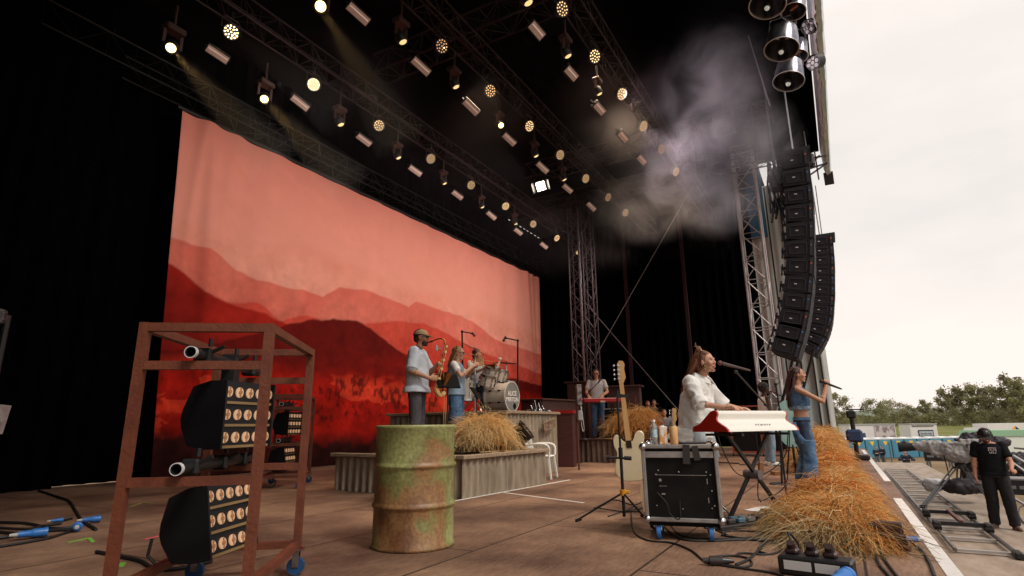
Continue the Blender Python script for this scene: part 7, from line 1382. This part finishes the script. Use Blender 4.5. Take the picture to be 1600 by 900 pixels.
a = atD(1576, 672, 70); t = thing('white_truck', 'white truck with orange and black diamond emblem behind the operator', 'truck', Vector((a.x, a.y, GZ)), R(-78 - 40 + 20)); t.rotation_euler.z = math.atan2((atD(1600, 700, 70) - atD(1560, 700, 70)).y, (atD(1600, 700, 70) - atD(1560, 700, 70)).x)
mb = MB(); mb.box((2.0, 1.2, 2.1), (9, 2.4, 3.0)); mb.build('cargo_box', trw, t); mb = MB(); mb.prism([(-1.2, .5), (.6, .5), (.6, 3.1), (-.5, 3.1), (-1.1, 1.9)], -.1, 2.3, frame((1, 0, 0), (0, 0, 1), (0, 1, 0), (-3.2, 0, 0))); cb = mb.build('cab', trw, t); mb = MB(); mb.prism([(-.95, 1.9), (-.1, 1.9), (-.1, 2.9), (-.55, 2.9)], -.13, -.1, frame((1, 0, 0), (0, 0, 1), (0, 1, 0), (-3.2, 0, 0))); mb.build('window', mat('dark_pane', ()) if 0 else MATS['dark_pane'], cb)
ex = .9
for pl, mm_ in (([(-.9, 0), (0, .75), (0, -.75)], mat('emblem_orange', (.75, .30, .03), .5)), ([(0, .75), (.9, 0), (0, -.75)], mat('emblem_black', (.02, .02, .02), .5))): mb = MB(); mb.prism(pl, -.03, 0, frame((1, 0, 0), (0, 0, 1), (0, 1, 0), (ex, -.002, 2.5))); mb.build('emblem', mm_, t)
for x in (-3.4, 4.6): mb = MB(); mb.cyl((x, -.05, .5), (x, .2, .5), .5, n=16); mb.build('wheel', rubber, t)
t = thing('marquee', 'low white tent with a green band at the right edge behind the operator', 'tent', Vector((*atD(1590, 690, 58).xy, GZ)), t.rotation_euler.z); mb = MB(); mb.box((1, 1.5, 1.2), (9, 3, 2.4)); mb.build('tent_wall', mat('tent_white', (.62, .66, .60), .6), t); mb = MB(); mb.prism([(-3.7, 2.4), (5.7, 2.4), (5.4, 3.0), (-3.4, 3.0)], -.1, 3.1, frame((1, 0, 0), (0, 0, 1), (0, 1, 0))); mb.build('green_band', mat('tent_green', (.24, .42, .27), .6), t)
for xx, D_, lab, m_ in ((1540, 52, 'dark jeep-like car roof between the toilets and the operator', (.03, .04, .06)), ):
    p = atD(xx, 700, D_); t = thing('parked_car', lab, 'car', Vector((p.x, p.y, GZ)), yaw); mb = MB(); mb.prism([(-2.1, .35), (2.1, .35), (2.1, .95), (1.5, 1.1), (1.0, 1.65), (-1.6, 1.7), (-2.1, 1.0)], -.85, .85, frame((1, 0, 0), (0, 0, 1), (0, 1, 0))); mb.build('body', mat('car_navy', m_, .3), t)
    for x in (-1.3, 1.3):
        for y in (-.8, .8): mb = MB(); mb.cyl((x, y - .1, .36), (x, y + .1, .36), .36, n=16); mb.build('wheel', rubber, t)
p = atD(1391, 706, 50); mb = MB(); mb.box((p.x, p.y, GZ + 1.1), (.08, .08, 2.2)); tag(mb.build('fence_post', mat('post_grey', (.10, .09, .08), .7)), 'single thin dark post beside the two standing crew', 'post')
# ---- trees ----
leafm = attr_mat('leaves', rough=.7, spec=.2, trans=.42); bark = mat('bark', (.16, .12, .09), .9, col2=(.30, .25, .2), scale=3, stretch=(1, 1, .3))
def tree(label, x, ytop, D_, hw_px, seed, kind=0, ybase=668, dens=1.0, gh=None):
    rs = random.Random(seed); b = atD(x, ybase, D_); tp = atD(x, ytop, D_); h = tp.z - b.z; r = hw_px * D_ / FPX; t = thing('tree', label, 'tree', b, group='trees beyond the festival field')
    mb = MB(); tips = []; trunk = spline([(0, 0, -2), (.02 * h * rs.uniform(-1, 1), 0, h * .3), (.05 * h * rs.uniform(-1, 1), .03 * h * rs.uniform(-1, 1), h * .62), (.05 * h * rs.uniform(-1, 1), 0, h * .93)], 4); mb.tube(trunk, .3, 7, rf=lambda q: h * (.016 - .013 * q))
    nb_ = 15
    for k in range(nb_):
        f = .22 + .72 * k / nb_; p = trunk[int(f * (len(trunk) - 1))]; a = k * 2.4 + rs.random(); spread = r * (1.0 if kind == 0 else .9) * math.sqrt(max(.05, 1 - ((f - .42) / .62) ** 2)) * rs.uniform(.7, 1.1); q = p + Vector((math.cos(a) * spread, math.sin(a) * spread, h * (.14 if kind == 0 else .18) * rs.uniform(.5, 1.2))); m_ = (p + q) / 2 + Vector((0, 0, -h * .01)); mb.tube(spline([p, m_, q], 3), .1, 5, rf=lambda z: h * (.006 - .0045 * z)); tips += [p.lerp(q, .6), p.lerp(q, .85), q]
    mb.build('trunk', bark, t, smooth=True); vs = []; fs = []; cl = []; tips += [trunk[-1], trunk[-2]]; s = h * .030
    base = [(.22, .22, .11), (.25, .24, .12), (.22, .20, .11), (.28, .26, .15)][seed % 4]
    for tt in tips:
        cr_ = r * .30 * rs.uniform(.7, 1.25); tone = rs.uniform(.75, 1.35)
        for j in range(int(46 * dens)):
            v = Vector((rs.gauss(0, 1), rs.gauss(0, 1), rs.gauss(0, .75))) * cr_ * .55; p = tt + v; 
            if kind == 1: p.z -= abs(rs.gauss(0, .05)) * h
            if p.z < h * .05: continue
            u_ = Vector((rs.gauss(0, 1), rs.gauss(0, 1), rs.gauss(0, 1))).normalized(); w_ = u_.cross(Vector((rs.gauss(0, 1), rs.gauss(0, 1), rs.gauss(0, 1)))).normalized(); z_ = s * rs.uniform(.5, 1.1); o = len(vs)
            vs += [tuple(p + u_ * z_), tuple(p + w_ * z_ * .6), tuple(p - u_ * z_), tuple(p - w_ * z_ * .6 + u_.cross(w_) * z_ * .3)]; fs.append((o, o + 1, o + 2, o + 3)); k_ = tone * rs.uniform(.7, 1.3); cl += [tuple(c * k_ for c in base)] * 4
    me = bpy.data.meshes.new('crown'); me.from_pydata(vs, [], fs); me.update(); set_col(me, np.array(cl)); me.materials.append(leafm); o = bpy.data.objects.new('crown', me); COL.objects.link(o); o.parent = t
TR = [(1313, 612, 250, 19, 'rounded single tree just right of the held microphone'), (1292, 640, 262, 16, 'low bush-like tree left of the rounded single tree', ), (1335, 648, 240, 15, 'low bush at the right foot of the rounded single tree'), (1370, 622, 245, 20, 'broad dense green tree above the left trailer'), (1398, 624, 250, 20, 'darker right half of the broad tree above the left trailer'), (1425, 632, 262, 15, 'smaller tree between the broad tree and the thin birches'), (1449, 622, 280, 11, 'thin wispy birch above the second trailer'), (1470, 634, 270, 13, 'low tree right of the thin wispy birch'), (1484, 605, 255, 13, 'slender tall tree left of the tall wood'), (1508, 600, 240, 19, 'first broad tree of the tall wood'), (1535, 596, 232, 22, 'tall leaning tree with pale trunk in the wood'), (1500, 640, 236, 22, 'dark low tree at the foot of the wood'), (1562, 598, 226, 20, 'tree above the operator in the tall wood'), (1590, 583, 218, 20, 'tallest tree at the right edge of the picture'), (1610, 590, 210, 22, 'tree cut by the right edge of the picture'), (1545, 640, 222, 24, 'dark low tree behind the operator head'), (1585, 636, 214, 22, 'dark low tree at the right edge behind the white truck')]
for k, q in enumerate(TR): tree(q[4], q[0], q[1], q[2], q[3] * .95, k * 7 + 3, 1 if k in (6, 8, 9, 10, 12, 13) else 0, dens=1.15)
# undergrowth line: one mass nobody could count
rs = random.Random(5); vs = []; fs = []; cl = []
for i in range(15000):
    x = rs.uniform(1180, 1680); D_ = rs.uniform(262, 330); p = atD(x, 665, D_); top = 4.6 + 4 * noise.noise((x * .03, 1, 0)) + 2 * noise.noise((x * .12, 3, 0)); p.z = -1.6 + rs.random() ** .8 * max(1.5, top); s = rs.uniform(.4, .9); u_ = Vector((rs.gauss(0, 1), rs.gauss(0, 1), rs.gauss(0, 1))).normalized(); w_ = u_.cross(Vector((rs.gauss(0, 1), rs.gauss(0, 1), 1))).normalized(); o = len(vs)
    vs += [tuple(p + u_ * s), tuple(p + w_ * s * .7), tuple(p - u_ * s), tuple(p - w_ * s * .7)]; fs.append((o, o + 1, o + 2, o + 3)); k_ = rs.uniform(.7, 1.5) * (1 + .5 * noise.noise((x * .05, 7, p.z * .2))); cl += [(.19 * k_, .185 * k_, .09 * k_)] * 4
me = bpy.data.meshes.new('hedge'); me.from_pydata(vs, [], fs); me.update(); set_col(me, np.array(cl)); me.materials.append(leafm); o = bpy.data.objects.new('undergrowth', me); COL.objects.link(o); tag(o, 'dense green undergrowth along the far edge of the field', 'undergrowth', kind='stuff')
# ================= STAGE LIGHT FROM THE LIT LAMPS =================
def spot(loc, tgt, e, col, ang=60, r=.15, blend=.8):
    l = bpy.data.lights.new('lamp_light', 'SPOT'); l.energy = e; l.color = col; l.spot_size = R(ang); l.spot_blend = blend; l.shadow_soft_size = r
    o = bpy.data.objects.new('lamp_light', l); COL.objects.link(o); o.location = loc; o.rotation_euler = (Vector(loc) - Vector(tgt)).to_track_quat('Z', 'Y').to_euler()
for x, e in ((6.6, 280), (10.6, 320), (14.6, 370), (18.6, 400)): spot((x, 5.9, 6.9), (x + .2, 11.1, 4.6), e, (1, .88, .80), 120, 1.3)
for x, y, tx, ty in ((9.5, 3.3, 8.5, 2.8), (11, 3.3, 10, 3.2), (14.5, 3.3, 13.5, 4.0), (9, 5.7, 8, 5.2)): spot((x, y, 8.0), (tx, ty, 0), 420, (1, .74, .52), 80, .5)
# ---- smoke ----
def smoke(name, lab, lumps, dens, col=(.88, .84, .86), scale=1.1, seed=0, step=None):
    m = bpy.data.materials.new(name); m.use_nodes = True; t = m.node_tree; t.nodes.clear(); N = t.nodes.new; K = t.links.new; o_ = N('ShaderNodeOutputMaterial'); pv = N('ShaderNodeVolumePrincipled'); pv.inputs['Color'].default_value = (*col, 1); pv.inputs['Anisotropy'].default_value = .2
    c = N('ShaderNodeTexCoord'); acc = None
    for (cx_, cy_, cz_, rx, ry, rz, w) in lumps:
        mp_ = N('ShaderNodeMapping'); mp_.vector_type = 'TEXTURE'; mp_.inputs['Location'].default_value = (cx_, cy_, cz_); mp_.inputs['Scale'].default_value = (rx, ry, rz); K(c.outputs['Object'], mp_.inputs['Vector']); ln = N('ShaderNodeVectorMath'); ln.operation = 'LENGTH'; K(mp_.outputs['Vector'], ln.inputs[0]); mr = N('ShaderNodeMapRange'); mr.interpolation_type = 'SMOOTHSTEP'; mr.inputs['From Min'].default_value = 0; mr.inputs['From Max'].default_value = 1; mr.inputs['To Min'].default_value = w; mr.inputs['To Max'].default_value = 0; K(ln.outputs['Value'], mr.inputs['Value'])
        if acc is None: acc = mr.outputs['Result']
        else: ad_ = N('ShaderNodeMath'); ad_.operation = 'MAXIMUM'; K(acc, ad_.inputs[0]); K(mr.outputs['Result'], ad_.inputs[1]); acc = ad_.outputs[0]
    n = N('ShaderNodeTexNoise'); n.inputs['Scale'].default_value = scale; n.inputs['Detail'].default_value = 5; n.inputs['Roughness'].default_value = .6; n.inputs['Distortion'].default_value = .9; K(c.outputs['Object'], n.inputs['Vector'])
    s_ = N('ShaderNodeMath'); s_.operation = 'MULTIPLY'; K(acc, s_.inputs[1]); s2 = N('ShaderNodeMapRange'); s2.interpolation_type = 'SMOOTHSTEP'; s2.inputs['From Min'].default_value = .34; s2.inputs['From Max'].default_value = .74; s2.inputs['To Min'].default_value = 0; s2.inputs['To Max'].default_value = dens; K(n.outputs['Fac'], s2.inputs['Value']); K(s2.outputs['Result'], s_.inputs[0]); K(s_.outputs[0], pv.inputs['Density']); K(pv.outputs['Volume'], o_.inputs['Volume'])
    lo = [min(l[i] - l[i + 3] for l in lumps) for i in range(3)]; hi = [max(l[i] + l[i + 3] for l in lumps) for i in range(3)]
    mb = MB(); mb.box([(a + b) / 2 for a, b in zip(lo, hi)], [b - a for a, b in zip(lo, hi)]); o = mb.build(name, m); tag(o, lab, 'smoke', kind='stuff'); return o
p7 = atD(960, 240, 13.5)
p5, p6 = atD(1105, 210, 13.2), atD(1120, 320, 13.2)
p1, p2, p3, p4 = atD(1125, 125, 13), atD(1060, 290, 13.5), atD(1190, 230, 12.5), atD(1000, 330, 13.5)
smoke('smoke', 'pale purple-white smoke drifting under the roof beside the lattice tower', [(p1.x, p1.y, p1.z, 1.6, 1.5, 1.5, .72), (p2.x, p2.y, p2.z, 1.9, 1.5, 1.1, .55), (p3.x, p3.y, p3.z, 1.3, 1.0, 1.4, .55), (p4.x, p4.y, p4.z, 1.9, 1.5, .8, .5), (p5.x, p5.y, p5.z, 2.1, 1.7, 1.5, .5), (p7.x, p7.y, p7.z, 2.2, 1.8, 1.2, .16), (p6.x, p6.y, p6.z, 1.5, 1.3, .9, .5), ((p1.x + p2.x) / 2, (p1.y + p2.y) / 2, (p1.z + p2.z) / 2, 1.4, 1.2, 1.3, .5)], 1.5)
for (x, y), q, e in ((R3[2], p1, 420), (R3[3], p2, 330), (R3[4], p3, 420)): spot(atY(x, y, 3.33), q, e, (.97, .80, .88), 95, .15)  # spots added at front-row lamps, aimed to brighten the smoke
ah = bpy.data.materials.new('roof_haze'); ah.use_nodes = True; t = ah.node_tree; t.nodes.clear(); o_ = t.nodes.new('ShaderNodeOutputMaterial'); pv = t.nodes.new('ShaderNodeVolumePrincipled'); pv.inputs['Density'].default_value = .007; pv.inputs['Color'].default_value = (.90, .68, .70, 1); t.links.new(pv.outputs['Volume'], o_.inputs['Volume'])
mb = MB(); mb.box((12.2, 6.2, 8.15), (18, 7.6, 3.1)); tag(mb.build('roof_haze', ah), 'thin brownish haze hanging among the lamps under the roof', 'haze', kind='stuff')
# ---- beams: thin even haze lit by the yellow moving heads ----
hz = bpy.data.materials.new('beam_haze'); hz.use_nodes = True; t = hz.node_tree; t.nodes.clear(); o_ = t.nodes.new('ShaderNodeOutputMaterial'); pv = t.nodes.new('ShaderNodeVolumePrincipled'); pv.inputs['Density'].default_value = .05; pv.inputs['Color'].default_value = (.9, .9, .9, 1); t.links.new(pv.outputs['Volume'], o_.inputs['Volume'])
for k, (px, Y_, tx, ty, ln, rr, e) in enumerate(((MH[0], 8.83, 335, 150, 2.4, .62, 700), (MH[1], 8.83, 490, 235, 2.4, .6, 700), (MH[7], 5.72, 540, 75, 2.2, .5, 600), (MH[10], 5.72, 828, 160, 1.8, .3, 260), (R2[0], 5.72, 775, 130, 2.6, .5, 330), (R1[0], 8.83, 440, 110, 2.6, .6, 420))):
    a = atY(px[0], px[1], Y_); b = atY(tx, ty, Y_); d = (b - a).normalized(); M = d.to_track_quat('Z', 'Y').to_matrix().to_4x4(); M.translation = a + d * .05
    mb = MB(); mb.lathe([(0, 0), (.075, 0), (rr, ln), (0, ln)], 24); o = mb.build('lit_haze', hz); o.matrix_world = M; tag(o, ['first from the left', 'second from the left', 'at the top of the picture', 'slanting upward in the middle', 'trailing from the nearest led lamp of the middle truss', 'around the brightest led lamp'][k] + ': lit haze of a lamp beam', 'lit haze', kind='stuff')
    spot(a, a + d * 3, e * .8, (1, .60, .20), 2 * math.degrees(math.atan(rr / ln)) * .95, .04, .6)
